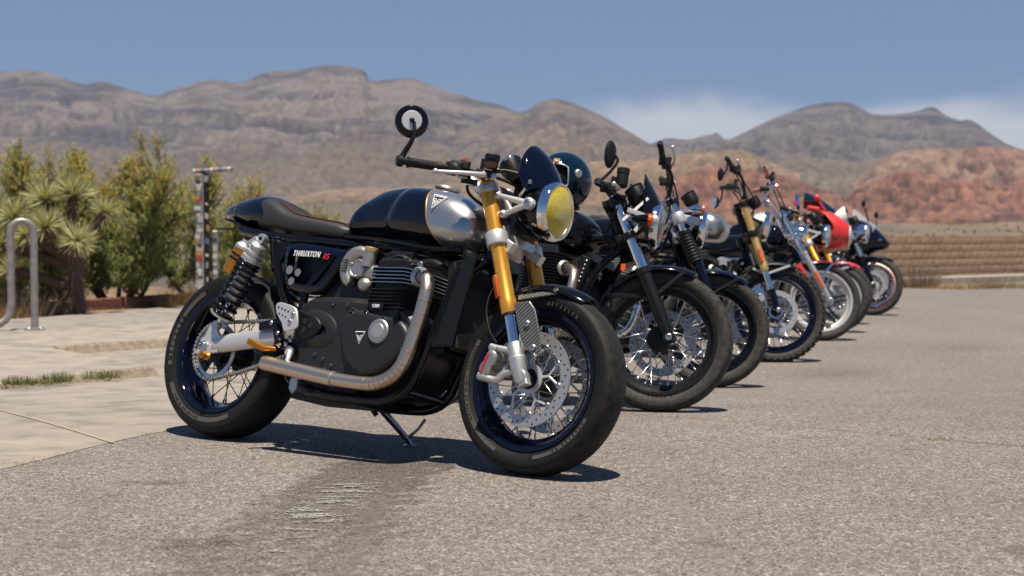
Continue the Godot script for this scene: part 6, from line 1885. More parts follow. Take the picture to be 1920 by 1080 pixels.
func helmet() -> void:
	# stands on the tank of the second bike, its face turned towards the near bike
	var T2 := bike_xf(0.62, -6.08, 0.57, 0.25)
	var p := T2 * Vector3(-0.605, 0.925, 0.0)
	var face := Basis(UPV, deg_to_rad(-46)) * Basis(Vector3(1, 0, 0), 0.06)
	var o := thing("helmet", "dark teal full-face helmet standing on the tank of the second motorcycle", "helmet", Transform3D(Basis(Vector3(0, 0, 1), -0.1) * face, p))
	var rx := 0.122
	var ry := 0.138
	var rz := 0.152
	var cy := 0.135
	var nu := 64
	var nv := 40
	var at := func(u: float, v: float, grow: float) -> Vector3:
		# u round the head from the face, v from the neck (0) to the crown (1)
		var el := lerpf(-0.98, PI / 2, v)
		var w := cos(el)
		var chin := 0.22 * pow(maxf(cos(u), 0.0), 2.0) * smoothstep(0.1, -0.7, el)
		return Vector3(sin(u) * w * (rx + grow), cy + sin(el) * (ry + grow), cos(u) * (w + chin) * (rz + grow) * (0.94 if cos(u) > 0 else 1.0))
	var mb := MB.new()
	var edge := []
	var inside := func(u: float, v: float) -> bool:
		return absf(u) < 1.02 and v > 0.3 and v < 0.66 - 0.06 * absf(u)
	for j in nv:
		for i in nu:
			var u0 := -PI + TAU * i / nu
			var u1 := -PI + TAU * (i + 1) / nu
			var v0 := float(j) / nv
			var v1 := float(j + 1) / nv
			if inside.call((u0 + u1) / 2, (v0 + v1) / 2):
				continue
			mb.quad(at.call(u0, v0, 0.0), at.call(u0, v1, 0.0), at.call(u1, v1, 0.0), at.call(u1, v0, 0.0))
	part("helmet_shell", mb, M.helmet_teal, o)
	mb = MB.new()
	for j in 30:
		for i in 40:
			var u0 := -PI + TAU * i / 40
			var u1 := -PI + TAU * (i + 1) / 40
			mb.quad(at.call(u0, j / 30.0, -0.024), at.call(u0, (j + 1) / 30.0, -0.024), at.call(u1, (j + 1) / 30.0, -0.024), at.call(u1, j / 30.0, -0.024))
	part("helmet_liner", mb, M.black_plastic, o)
	for k in 61:
		var t := TAU * k / 60
		edge.append(at.call(1.03 * clampf(1.25 * sin(t), -1, 1), 0.47 - 0.175 * clampf(1.25 * cos(t), -1, 1) - 0.02 * (1.0 if cos(t) < 0 else 0.0), 0.0))
	part("port_trim", MB.new().tube(edge, 0.0034, 8), M.alloy, o)
	mb = MB.new()
	for s in [-1.0, 1.0]:
		var q: Vector3 = at.call(s * 1.42, 0.5, 0.0)
		mb.lathe([Vector2(0.02, -0.006), Vector2(0.02, 0.004), Vector2(0.016, 0.008), Vector2(0.0, 0.009)], Transform3D(MB.along(Vector3(s, 0, 0.15)), q), 24)
	part("visor_pivot", mb, M.alloy, o)
	var sp: Vector3 = at.call(0.5, 0.66, 0.004)
	part("leather_tab", MB.new().box(sp, Vector3(0.03, 0.03, 0.005), Basis(UPV, 0.5) * Basis(Vector3(1, 0, 0), -0.5), 0.001), M.tan_leather, o)
	part("press_stud", MB.new().ball(sp + Vector3(0.003, 0.0, 0.005), Vector3.ONE * 0.007, 10), M.steel, o)
	part("neck_roll", MB.new().lathe([Vector2(0.07, 0.0), Vector2(0.085, 0.004), Vector2(0.088, 0.018), Vector2(0.075, 0.024)], Transform3D(), 36), M.black_plastic, o)


# ---------------------------------------------------------------- terrain: mountains and desert floor
func simple_noise(seed_no: int, freq: float, oct := 5, ridged := false) -> FastNoiseLite:
	var n := FastNoiseLite.new()
	n.seed = seed_no
	n.noise_type = FastNoiseLite.TYPE_SIMPLEX_SMOOTH
	n.frequency = freq
	n.fractal_octaves = oct
	n.fractal_type = FastNoiseLite.FRACTAL_RIDGED if ridged else FastNoiseLite.FRACTAL_FBM
	return n


# a range of hills: crest is a table of (bearing, slope seen from the car park); it stands at distance far, its foot at near
func hill_range(called: String, crest: Array, near: float, far: float, foot: Array, o: Dictionary) -> void:
	var u0: float = crest[0].x
	var u1: float = crest[-1].x
	var nu: int = o.nu
	var nv: int = o.nv
	var gully := simple_noise(o.seed, o.freq, 5, true)
	var rough := simple_noise(o.seed + 1, o.freq * 2.6, 5)
	var tone := simple_noise(o.seed + 2, o.freq * 0.7, 4)
	var band := simple_noise(o.seed + 3, o.band, 3)
	var warp := simple_noise(o.seed + 4, o.freq * 0.8, 3)
	var finer := simple_noise(o.seed + 5, o.freq * 7.0, 3)
	var cols: Array = o.cols
	var pos := []
	var pc := []
	for j in nv + 4:
		var row := PackedVector3Array()
		var rc := PackedColorArray()
		for i in nu + 1:
			var u := lerpf(u0, u1, float(i) / nu)
			var t := minf(float(j) / nv, 1.0)
			var back := maxi(j - nv, 0)
			var R := lerpf(near, far, t) + back * (far - near) * 0.12
			R *= 1.0 + 0.05 * tone.get_noise_2d(u * far, 900.0) * t
			var x := u * R
			var z := -R
			var hc := 0.77 + far * (table(crest, u) if j > 0 else table(crest, u))
			hc += far * o.get("jag", 0.0006) * rough.get_noise_2d(u * far * 1.6, 31.0)
			var hf: float = 0.77 + near * table(foot, u)
			var prof := pow(t, o.get("power", 1.25))
			var h := lerpf(hf, hc, prof)
			var rise := maxf(hc - hf, 1.0)
			var e := sin(PI * pow(t, 0.8)) * (1.0 if back == 0 else 0.0)
			var wx := 90.0 * warp.get_noise_2d(x, z)
			var wz := 90.0 * warp.get_noise_2d(x + 3000.0, z)
			var gl := gully.get_noise_2d(x + wx * o.get("warp", 1.0), z * 0.7 + wz * o.get("warp", 1.0))
			var rf := rough.get_noise_2d(x, z)
			var ff := finer.get_noise_2d(x, z)
			h += rise * e * (o.gully * (gl - 0.1) + o.rough * rf + o.get("fine", 0.03) * ff)
			if o.get("step", 0.0) > 0.0 and back == 0:
				var sh: float = o.step
				var q := (h + 0.06 * x) / sh + 0.5 * rf + 0.3 * warp.get_noise_2d(x * 2.0, z)
				var f := q - floorf(q)
				h += sh * (smoothstep(0.35, 0.8, f) - f) * 0.85 * e * smoothstep(0.2, 0.5, prof)
			h -= back * rise * 0.25 + (near * 0.008 if j == 0 else 0.0)
			row.append(Vector3(x, h, z))
			var bd := band.get_noise_2d(u * far * 0.05, h + 0.05 * x + o.get("band_wob", 14.0) * rf) * 0.9 + 0.5
			var tn := tone.get_noise_2d(x, z) * 0.5 + 0.5
			var k := clampf(0.5 + (bd - 0.5) * o.get("band_mix", 1.0) + (tn - 0.5) * 0.9 + gl * 0.2 + ff * o.get("speck", 0.8), 0.0, 1.0)
			var c: Color = (cols[0] as Color).lerp(cols[1], k)
			var fan: float = smoothstep(o.get("fan", 0.0) + 0.08, o.get("fan", 0.0) - 0.1, t + 0.12 * rf) if o.has("fan") else 0.0
			c = c.lerp((cols[2] as Color) * (0.85 + 0.3 * tn), fan)
			if o.has("cap"):
				c = c.lerp(cols[3], smoothstep(o.cap - 0.1, o.cap + 0.12, prof + 0.2 * rf + 0.15 * (tn - 0.5) + o.get("cap_tilt", 0.0) * (u - 0.2)))
			rc.append(c)
		pos.append(row)
		pc.append(rc)
	var mb := MB.new(true)
	for j in nv + 3:
		for i in nu:
			var a: Vector3 = pos[j][i]
			var b: Vector3 = pos[j + 1][i]
			var c: Vector3 = pos[j + 1][i + 1]
			var d: Vector3 = pos[j][i + 1]
			for q in [[a, j, i], [b, j + 1, i], [c, j + 1, i + 1], [a, j, i], [c, j + 1, i + 1], [d, j, i + 1]]:
				mb.st.set_smooth_group(1)
				mb.st.set_color(pc[q[1]][q[2]])
				mb.st.add_vertex(q[0])
	tag(part(called, mb, M.mountain_rock, self), "", "", "", "structure")


func plain_slope(u: float) -> float:
	return table(V2([-0.7, 0.028, -0.3, 0.026, -0.17, 0.0225, -0.05, 0.023, 0.03, 0.022, 0.1, 0.011, 0.14, 0.007, 0.37, 0.009, 0.7, 0.012]), u)


func terrain() -> void:
	# desert floor from the car park to the foot of the hills
	var n1 := simple_noise(201, 0.012, 4)
	var n2 := simple_noise(202, 0.09, 4)
	var mb := MB.new(true)
	var rows := []
	var cols := []
	var ds := [12.0, 14.0, 16.0, 18.5, 21.0, 24.0, 27.0, 30.0, 34.0, 38.0, 44.0, 52.0, 62.0, 75.0, 92.0, 115.0, 145.0, 185.0, 240.0, 320.0, 430.0, 560.0, 700.0, 860.0, 1100.0, 1500.0, 2200.0]
	for d in ds:
		var row := PackedVector3Array()
		var rc := PackedColorArray()
		for i in 141:
			var u := lerpf(-0.9, 0.9, i / 140.0)
			var y = -0.14 - 1.2 * smoothstep(24.0, 75.0, d) + (d * plain_slope(u) + 1.2) * smoothstep(60.0, 700.0, d)
			y += n1.get_noise_2d(u * d, d) * minf(0.0032 * d, 4.0) * smoothstep(40.0, 140.0, d)
			row.append(Vector3(u * d, y, -d))
			var k := clampf(0.5 + n1.get_noise_2d(u * d * 3.0, d * 0.7) * 1.2 + 0.4 * n2.get_noise_2d(u * d, d * 0.3), 0.0, 1.0)
			rc.append(Color(0.1, 0.082, 0.06).lerp(Color(0.15, 0.12, 0.085), k).lerp(Color(0.13, 0.105, 0.068).lerp(Color(0.23, 0.17, 0.11), k), smoothstep(0.05, 0.16, u)))
		rows.append(row)
		cols.append(rc)
	for j in ds.size() - 1:
		for i in 140:
			for q in [[j, i], [j + 1, i], [j + 1, i + 1], [j, i], [j + 1, i + 1], [j, i + 1]]:
				mb.st.set_smooth_group(1)
				mb.st.set_color(cols[q[0]][q[1]])
				mb.st.add_vertex(rows[q[0]][q[1]])
	tag(part("desert_floor", mb, M.desert_soil, self), "", "", "", "structure")
	# low scrub scattered over the desert floor
	var leaf := MB.new()
	for k in 14:
		var a := TAU * k / 14.0
		var lean := 0.25 + 0.5 * fmod(k * 0.37, 1.0)
		var tip := Vector3(cos(a) * lean, 1.0 - 0.45 * lean, sin(a) * lean)
		var sd := Vector3(-sin(a), 0, cos(a)) * 0.2
		leaf.tri(tip * 0.2 + sd, tip, tip * 0.2 - sd)
	var xs := []
	var cl := []
	for k in 4200:
		var d := 75.0 * pow(13.0, rng.randf())
		var u := rng.randf_range(-0.75, 0.75)
		var y := -0.14 - 1.2 * smoothstep(24.0, 75.0, d) + (d * plain_slope(u) + 1.2) * smoothstep(60.0, 700.0, d) + n1.get_noise_2d(u * d, d) * minf(0.0032 * d, 4.0) * smoothstep(40.0, 140.0, d)
		var s := rng.randf_range(0.25, 0.6) * (1.0 + d / 500.0)
		xs.append(Transform3D(Basis(UPV, rng.randf() * TAU) * Basis.from_scale(Vector3(s * 1.2, s, s * 1.2)), Vector3(u * d, y - 0.05, -d)))
		var g := rng.randf_range(0.7, 1.2)
		cl.append(Color(0.9 * g, 0.85 * g, 0.7 * g))
	tag(scatter("desert_scrub", leaf.done(), M.grey_scrub, xs, cl, self), "low grey-green scrub dotted over the desert floor", "scrub", "", "stuff")
	# far ranges, left to right and back to front
	var flat := V2([-0.8, 0.012, 0.8, 0.012])
	hill_range("far_mountain", V2([-0.75, 0.1, -0.6352, 0.1097, -0.5584, 0.1193, -0.4821, 0.1097, -0.4245, 0.1219, -0.3672, 0.1174, -0.3519, 0.1181, -0.3309, 0.1162, -0.3176, 0.1105, -0.3042, 0.1078, -0.2946, 0.109, -0.2756, 0.104, -0.2565, 0.0991, -0.2411, 0.104, -0.2219, 0.1097, -0.2047, 0.1097, -0.1952, 0.109, -0.176, 0.1155, -0.153, 0.1174, -0.1339, 0.1196, -0.1148, 0.1181, -0.1052, 0.1155, -0.1026, 0.109, -0.088, 0.1105, -0.0727, 0.1116, -0.0536, 0.1059, -0.0306, 0.0991, -0.0115, 0.0937, 0.0019, 0.0888, 0.0153, 0.0823, 0.0383, 0.0716, 0.0652, 0.0621, 0.1112, 0.0525, 0.17, 0.0449]), 1350.0, 2700.0,
		V2([-0.75, 0.026, -0.3, 0.024, -0.1, 0.021, 0.05, 0.02, 0.17, 0.01]), {"nu": 620, "nv": 150, "seed": 301, "freq": 0.0021, "band": 0.034, "gully": 0.19, "rough": 0.07, "fine": 0.018, "jag": 0.0011, "band_wob": 26.0, "power": 1.5, "step": 34.0, "fan": 0.4, "band_mix": 1.9, "cols": [Color(0.066, 0.054, 0.06), Color(0.2, 0.162, 0.137), Color(0.15, 0.115, 0.085)]})
	hill_range("middle_mountain", V2([-0.0998, 0.041, -0.0614, 0.0563, -0.0307, 0.0754, -0.0077, 0.0854, 0.0096, 0.0876, 0.0191, 0.0937, 0.0306, 0.0972, 0.0459, 0.0945, 0.0651, 0.085, 0.0843, 0.0735, 0.0977, 0.0647, 0.115, 0.0582, 0.1419, 0.0525, 0.188, 0.0449]), 1250.0, 2200.0,
		flat, {"nu": 240, "nv": 110, "seed": 321, "freq": 0.0032, "band": 0.015, "gully": 0.2, "rough": 0.09, "power": 1.3, "band_mix": 0.6, "jag": 0.0003, "cols": [Color(0.06, 0.048, 0.044), Color(0.2, 0.152, 0.116), Color(0.15, 0.115, 0.085)], "fan": 0.3})
	hill_range("right_mountain", V2([0.0345, 0.0525, 0.0729, 0.0582, 0.0977, 0.0647, 0.1111, 0.0686, 0.1265, 0.067, 0.1418, 0.0693, 0.1475, 0.0712, 0.1533, 0.067, 0.1686, 0.0724, 0.1839, 0.0793, 0.1992, 0.085, 0.2145, 0.0895, 0.2297, 0.0922, 0.2451, 0.0915, 0.2585, 0.0861, 0.2758, 0.0861, 0.293, 0.0888, 0.2979, 0.0907, 0.3033, 0.0907, 0.3102, 0.0861, 0.3218, 0.0808, 0.3275, 0.0812, 0.3333, 0.0793, 0.341, 0.0735, 0.3604, 0.0621, 0.3835, 0.0563, 0.437, 0.064, 0.5134, 0.0754, 0.6286, 0.0678, 0.75, 0.06]), 1700.0, 3100.0,
		flat, {"nu": 420, "nv": 120, "seed": 341, "freq": 0.0026, "band": 0.028, "gully": 0.2, "rough": 0.1, "fine": 0.025, "jag": 0.0009, "power": 1.1, "step": 34.0, "band_mix": 1.3, "cols": [Color(0.045, 0.038, 0.038), Color(0.17, 0.138, 0.118), Color(0.13, 0.105, 0.085)], "fan": 0.1})
	hill_range("pale_ridge", V2([-0.169, 0.0219, -0.142, 0.0288, -0.1075, 0.0326, -0.0768, 0.0334, -0.0422, 0.0353, -0.0038, 0.038, 0.0345, 0.041, 0.0537, 0.0487, 0.0844, 0.0525, 0.1112, 0.0556, 0.1419, 0.0582, 0.161, 0.059, 0.1802, 0.0544, 0.1918, 0.0487, 0.2072, 0.041]), 1060.0, 1200.0,
		V2([-0.169, 0.0215, -0.1, 0.0225, -0.02, 0.0225, 0.03, 0.022, 0.1, 0.011, 0.2, 0.008]), {"nu": 420, "nv": 60, "seed": 361, "freq": 0.011, "band": 0.03, "gully": 0.22, "rough": 0.16, "fine": 0.1, "warp": 0.3, "power": 0.8, "jag": 0.0016, "step": 0.0, "cols": [Color(0.17, 0.115, 0.075), Color(0.3, 0.205, 0.13), Color(0.26, 0.175, 0.11)]})
	hill_range("grey_hill", V2([0.1588, 0.036, 0.1688, 0.041, 0.1879, 0.0506, 0.2148, 0.054, 0.2454, 0.0525, 0.2685, 0.0525, 0.2916, 0.041, 0.307, 0.0334]), 1050.0, 1300.0,
		flat, {"nu": 180, "nv": 60, "seed": 381, "freq": 0.009, "band": 0.02, "gully": 0.14, "rough": 0.08, "power": 0.9, "cols": [Color(0.12, 0.1, 0.075), Color(0.19, 0.16, 0.12), Color(0.17, 0.14, 0.1)]})
	hill_range("pale_cap_rock", V2([0.2456, 0.036, 0.2608, 0.05, 0.2837, 0.0579, 0.3144, 0.0613, 0.3412, 0.0602, 0.3681, 0.0563, 0.4179, 0.0602, 0.5, 0.055, 0.65, 0.05]), 980.0, 1150.0,
		flat, {"nu": 260, "nv": 50, "seed": 391, "freq": 0.012, "band": 0.03, "gully": 0.22, "rough": 0.16, "fine": 0.1, "warp": 0.3, "power": 0.8, "jag": 0.0012, "step": 0.0, "cols": [Color(0.19, 0.115, 0.08), Color(0.3, 0.195, 0.14), Color(0.22, 0.14, 0.1)]})
	hill_range("far_red_hills", V2([0.27, 0.03, 0.2839, 0.0421, 0.3, 0.05, 0.3144, 0.0578, 0.33, 0.0605, 0.3412, 0.0612, 0.3681, 0.0597, 0.4178, 0.063, 0.5139, 0.0525, 0.6293, 0.041, 0.7, 0.04]), 1000.0, 1120.0,
		flat, {"nu": 320, "nv": 60, "seed": 421, "freq": 0.011, "band": 0.03, "gully": 0.24, "rough": 0.2, "fine": 0.1, "speck": 0.6, "power": 0.8, "jag": 0.001, "warp": 0.3, "cols": [Color(0.14, 0.072, 0.058), Color(0.29, 0.16, 0.12), Color(0.2, 0.1, 0.07)]})
	hill_range("red_rock_hills", V2([0.0338, 0.012, 0.0538, 0.0142, 0.0845, 0.0257, 0.1075, 0.0353, 0.1304, 0.0429, 0.1534, 0.0479, 0.1765, 0.0456, 0.1995, 0.0391, 0.2303, 0.0295, 0.2419, 0.027, 0.2615, 0.0375, 0.2807, 0.0448, 0.3, 0.0425, 0.323, 0.0372, 0.346, 0.034, 0.369, 0.0345, 0.42, 0.042, 0.5139, 0.0345, 0.6293, 0.031, 0.7, 0.03]), 760.0, 920.0,
		V2([0.0338, 0.008, 0.15, 0.0065, 0.37, 0.0092, 0.7, 0.01]), {"nu": 680, "nv": 120, "seed": 401, "freq": 0.014, "band": 0.05, "gully": 0.34, "rough": 0.28, "fine": 0.16, "speck": 0.9, "power": 0.8, "jag": 0.0018, "step": 6.0, "band_mix": 0.9, "warp": 0.25, "cols": [Color(0.1, 0.046, 0.038), Color(0.31, 0.15, 0.1), Color(0.2, 0.085, 0.05)]})


func scatter(called: String, mesh: Mesh, m: Material, xs: Array, cl: Array, parent: Node3D) -> MultiMeshInstance3D:
	var mm := MultiMesh.new()
	mm.transform_format = MultiMesh.TRANSFORM_3D
	mm.use_colors = cl.size() > 0
	mm.mesh = mesh
	mm.instance_count = xs.size()
	for i in xs.size():
		mm.set_instance_transform(i, xs[i])
		if cl.size() > 0:
			mm.set_instance_color(i, cl[i])
	var o := MultiMeshInstance3D.new()
	o.multimesh = mm
	o.material_override = m
	if parent == self:
		o.name = numbered(called)
		add_child(o)
	else:
		o.name = called
		parent.add_child(o, true)
	o.set_meta("kind", "stuff")
	return o


# ---------------------------------------------------------------- car park and pavements
const EDGE := [Vector2(-9.0, 6.0), Vector2(-3.2, -0.6), Vector2(-2.2, -3.0), Vector2(-1.67, -4.5), Vector2(-1.34, -5.43), Vector2(-0.97, -6.97), Vector2(-0.4, -9.3), Vector2(0.2, -12.0), Vector2(1.0, -15.0), Vector2(2.0, -19.0)]


func edge_x(z: float) -> float:
	for i in EDGE.size() - 1:
		if z >= EDGE[i + 1].y:
			return lerpf(EDGE[i].x, EDGE[i + 1].x, (z - EDGE[i].y) / (EDGE[i + 1].y - EDGE[i].y))
	return EDGE[-1].x


func in_poly(p: Vector2, q: Array) -> bool:
	return Geometry2D.is_point_in_polygon(p, PackedVector2Array(q))


func seg_dist(p: Vector2, a: Vector2, b: Vector2) -> float:
	return p.distance_to(Geometry2D.get_closest_point_to_segment(p, a, b))


func sheet(x0: float, x1: float, z0: float, z1: float, step: float, f: Callable) -> MB:
	# a ground sheet with a colour for each vertex
	var mb := MB.new(true)
	var nx := int((x1 - x0) / step)
	var nz := int((z0 - z1) / step)
	var pos := []
	var col := []
	for j in nz + 1:
		var row := PackedVector3Array()
		var rc := PackedColorArray()
		for i in nx + 1:
			var x := lerpf(x0, x1, float(i) / nx)
			var z := lerpf(z0, z1, float(j) / nz)
			row.append(Vector3(x, gy(z), z))
			rc.append(f.call(x, z))
		pos.append(row)
		col.append(rc)
	for j in nz:
		for i in nx:
			for q in [[j, i], [j + 1, i], [j + 1, i + 1], [j, i], [j + 1, i + 1], [j, i + 1]]:
				mb.st.set_smooth_group(1)
				mb.st.set_color(col[q[0]][q[1]])
				mb.st.add_vertex(pos[q[0]][q[1]])
	return mb


func ground() -> void:
	var big := simple_noise(501, 0.35, 4)
	var fine := simple_noise(502, 9.0, 3)
	var patch := V2([-0.6, -4.72, -0.19, -4.62, -0.27, -4.28, -0.3, -3.95, -0.32, -3.5, -0.36, -2.6, -0.92, -2.6, -0.8, -3.2, -0.73, -3.7, -0.68, -4.15])
	var stains := [[Vector2(-0.83, -3.4), Vector2(-0.72, -3.42), 0.055, 0.55], [Vector2(-1.2, -4.25), Vector2(-1.05, -4.25), 0.035, 0.6], [Vector2(1.5, -4.0), Vector2(1.62, -3.95), 0.05, 0.62], [Vector2(2.0, -8.6), Vector2(2.3, -8.65), 0.05, 0.7], [Vector2(1.22, -3.35), Vector2(1.4, -3.4), 0.05, 0.66], [Vector2(1.36, -3.2), Vector2(1.42, -3.25), 0.04, 0.62], [Vector2(1.1, -5.2), Vector2(1.14, -5.2), 0.03, 0.6], [Vector2(0.14, -4.95), Vector2(0.2, -4.97), 0.03, 0.65],
		[Vector2(0.45, -3.4), Vector2(0.5, -3.41), 0.035, 0.72], [Vector2(2.6, -7.0), Vector2(2.9, -7.05), 0.06, 0.75], [Vector2(3.2, -10.5), Vector2(3.9, -10.7), 0.1, 0.8]]
	var tint := func(x: float, z: float) -> Color:
		var k := 0.9 + 0.14 * big.get_noise_2d(x, z) + 0.1 * fine.get_noise_2d(x * 0.25, z * 0.25)
		var p := Vector2(x, z)
		var wob := Vector2(fine.get_noise_2d(x, z), fine.get_noise_2d(z, x)) * 0.11
		if z > -5.0 and in_poly(p + wob, patch):
			var worn := 0.5 + 0.5 * fine.get_noise_2d(x * 1.7 + 5.0, z * 1.7)
			k *= lerpf(0.46, 0.95, clampf((worn * 1.5 - 0.1) * smoothstep(-4.7, -3.0, z) + 0.06, 0.0, 1.0))
		for s in stains:
			var d := seg_dist(p + wob * 0.6, s[0], s[1])
			k *= lerpf(s[3], 1.0, smoothstep(s[2] * 0.3, s[2] * 1.25, d))
		k *= lerpf(0.72, 1.0, smoothstep(0.004, 0.022, seg_dist(p + wob * 0.25, Vector2(0.5, -5.98), Vector2(1.85, -4.97)))) * lerpf(0.72, 1.0, smoothstep(0.004, 0.022, seg_dist(p + wob * 0.25, Vector2(1.85, -4.97), Vector2(3.6, -3.9))))
		k = clampf(k, 0.1, 1.0)
		return Color(0.8 * k, 0.82 * k, 0.9 * k)
	tag(part("car_park", sheet(-2.6, 3.4, -1.6, -7.6, 0.025, tint), M.asphalt, self), "", "", "", "structure")
	var rest := MB.new(true)
	for r in [[-32.0, -2.6, 12.0, -7.6, 0.8], [3.4, 42.0, 12.0, -7.6, 0.8], [-2.6, 3.4, 12.0, -1.6, 0.4], [-32.0, 42.0, -7.6, -13.6, 0.5], [-6.0, 42.0, -13.6, -22.0, 0.7]]:
		rest.st.append_from(sheet(r[0], r[1], r[2], r[3], r[4], tint).done(), 0, Transform3D())
	tag(mesh_node("car_park_surround", rest.st.commit(), M.asphalt, self), "", "", "", "structure")
	# concrete apron, level with the asphalt
	var mb := MB.new(true)
	var cols := 14
	var zs := []
	var z := 5.0
	while z > -16.0:
		zs.append(z)
		z -= 0.05 if z < -2.0 and z > -8.0 else 0.3
	for j in zs.size() - 1:
		for i in cols:
			var q := []
			for c in [[j, i], [j + 1, i], [j + 1, i + 1], [j, i + 1]]:
				var zz: float = zs[c[0]]
				var ex := edge_x(zz) + 0.012 * fine.get_noise_2d(zz * 2.0, 3.0) + 0.02 * big.get_noise_2d(zz * 4.0, 8.0)
				q.append(Vector3(ex - pow(float(c[1]) / cols, 2.0) * 26.0, gy(zz) + 0.002, zz))
			var k := 0.92 + 0.1 * big.get_noise_2d(q[0].x, q[0].z)
			mb.col = Color(k, k, k)
			mb.quad(q[0], q[3], q[2], q[1])
	tag(part("concrete_apron", mb, M.concrete, self), "", "", "", "structure")
	# filled joints of the apron
	mb = MB.new()
	for r in [[Vector2(-1.46, -5.05), Vector2(-2.27, -6.12)], [Vector2(-2.27, -6.12), Vector2(-3.6, -7.9)], [Vector2(-2.0, -3.4), Vector2(-4.2, -6.3)], [Vector2(-0.95, -7.1), Vector2(-1.9, -8.4)]]:
		var n := int(r[0].distance_to(r[1]) / 0.04)
		var prev := []
		for k in n + 1:
			var p: Vector2 = r[0].lerp(r[1], float(k) / n)
			var sd: Vector2 = (r[1] - r[0]).normalized().orthogonal() * (0.009 + 0.004 * fine.get_noise_2d(p.x * 6.0, p.y * 6.0))
			var cur := [Vector3(p.x + sd.x, gy(p.y) + 0.005, p.y + sd.y), Vector3(p.x - sd.x, gy(p.y) + 0.005, p.y - sd.y)]
			if k > 0:
				mb.quad(prev[0], cur[0], cur[1], prev[1])
			prev = cur
	tag(part("apron_joint", mb, M.joint_filler, self), "", "", "", "structure")
	# raised pavement with its kerb and the flared cut
	var slab := V2([-6.0, -1.5, -2.75, -7.42, -2.24, -8.36, -2.2, -8.47, -2.26, -8.56, -3.33, -9.88, -2.95, -10.34, -2.64, -10.66, -2.2, -11.2, -1.4, -12.6, -0.2, -16.2, 0.6, -19.6, -1.6, -20.2, -3.08, -12.69, -4.1, -11.08, -9.0, -3.4])
	mb = MB.new()
	mb.solid(slab, Transform3D(Basis(Vector3(1, 0, 0), Vector3(0, 0, 1), Vector3(0, 1, 0)), Vector3.ZERO), [Vector2(-0.05, -0.16), Vector2(-0.04, -0.11), Vector2(-0.004, -0.052), Vector2(0.012, -0.041)])
	var up := MB.new(true)
	up.col = Color(1, 1, 1)
	var flatp: PackedVector2Array = Geometry2D.offset_polygon(PackedVector2Array(slab), -0.0125)[0]
	var ids := Geometry2D.triangulate_polygon(flatp)
	tag(part("pavement_kerb", mb, M.concrete_edge, self), "", "", "", "structure")
	for t in range(0, ids.size(), 3):
		var v := [flatp[ids[t]], flatp[ids[t + 1]], flatp[ids[t + 2]]]
		if (v[1] - v[0]).cross(v[2] - v[0]) < 0.0:
			v.reverse()
		up.tri(Vector3(v[0].x, -0.0402, v[0].y), Vector3(v[1].x, -0.0402, v[1].y), Vector3(v[2].x, -0.0402, v[2].y))
	tag(part("pavement", up, M.concrete, self), "", "", "", "structure")
	# the walkway behind it, a slightly greyer pour
	var walk := V2([-4.1, -11.08, -3.08, -12.69, -1.6, -20.2, -2.9, -20.4, -3.7, -15.49, -4.17, -14.23, -4.78, -12.92, -9.5, -5.5, -9.0, -3.4])
	var wk := MB.new(true)
	wk.col = Color(0.86, 0.87, 0.9)
	flatp = PackedVector2Array(walk)
	ids = Geometry2D.triangulate_polygon(flatp)
	for t in range(0, ids.size(), 3):
		var v := [flatp[ids[t]], flatp[ids[t + 1]], flatp[ids[t + 2]]]
		if (v[1] - v[0]).cross(v[2] - v[0]) < 0.0:
			v.reverse()
		wk.tri(Vector3(v[0].x, -0.042, v[0].y), Vector3(v[1].x, -0.042, v[1].y), Vector3(v[2].x, -0.042, v[2].y))
	tag(part("walkway", wk, M.concrete, self), "", "", "", "structure")
	# planting bed beyond the walkway
	var bed := MB.new(true)
	bed.col = Color(0.25, 0.17, 0.105)
	var rim := V2([-10.2, -5.0, -5.0, -12.8, -4.4, -14.1, -3.93, -15.4, -3.1, -20.3])
	for k in rim.size() - 1:
		var n := int(rim[k].distance_to(rim[k + 1]) / 0.25) + 1
		for q in n:
			var p0: Vector2 = rim[k].lerp(rim[k + 1], float(q) / n)
			var p1: Vector2 = rim[k].lerp(rim[k + 1], float(q + 1) / n)
			for c in 16:
				var x0 := -pow(c / 16.0, 1.6) * 9.0 + (0.4 if c == 0 else 0.0)
				var x1 := -pow((c + 1) / 16.0, 1.6) * 9.0
				var pts := []
				for e in [[p0, x0], [p0, x1], [p1, x1], [p1, x0]]:
					var xx: float = e[0].x + e[1]
					pts.append(Vector3(xx, -0.06 + 0.05 * fine.get_noise_2d(xx * 0.2, e[0].y * 0.2) * minf(1.0, -e[1]) + 0.015 * minf(-e[1], 4.0) if e[1] < 0.2 else -0.06, e[0].y - e[1] * 0.0))
				bed.quad(pts[0], pts[3], pts[2], pts[1])
	var bm := part("planting_bed", bed, M.desert_soil, self)
	tag(bm, "", "", "", "structure")
	# traces of white paint worn off the old patch
	mb = MB.new()
	var streak := simple_noise(511, 1.0, 2)
	var made := 0
	while made < 1500:
		var t := rng.randf()
		var zz := lerpf(-4.25, -3.3, t)
		var x := lerpf(-0.48, -0.6, t) + rng.randfn(0.0, 0.05)
		if streak.get_noise_2d(x * 4.0, zz * 26.0) < 0.16 + 0.3 * smoothstep(-3.8, -3.5, zz):
			made += 1 if rng.randf() < 0.1 else 0
			continue
		made += 1
		var w := rng.randf_range(0.002, 0.009)
		var hgt := rng.randf_range(0.0012, 0.004)
		var pl := []
		for q in 5:
			var a := TAU * q / 5
			pl.append(Vector3(x + cos(a) * w * rng.randf_range(0.5, 1.2), 0.0022 + 0.0003 * (made % 9), zz + sin(a) * hgt * rng.randf_range(0.5, 1.2)))
		for q in range(1, 4):
			mb.tri(pl[0], pl[q], pl[q + 1])
	tag(part("worn_paint", mb, M.faded_paint, self), "", "", "", "structure")
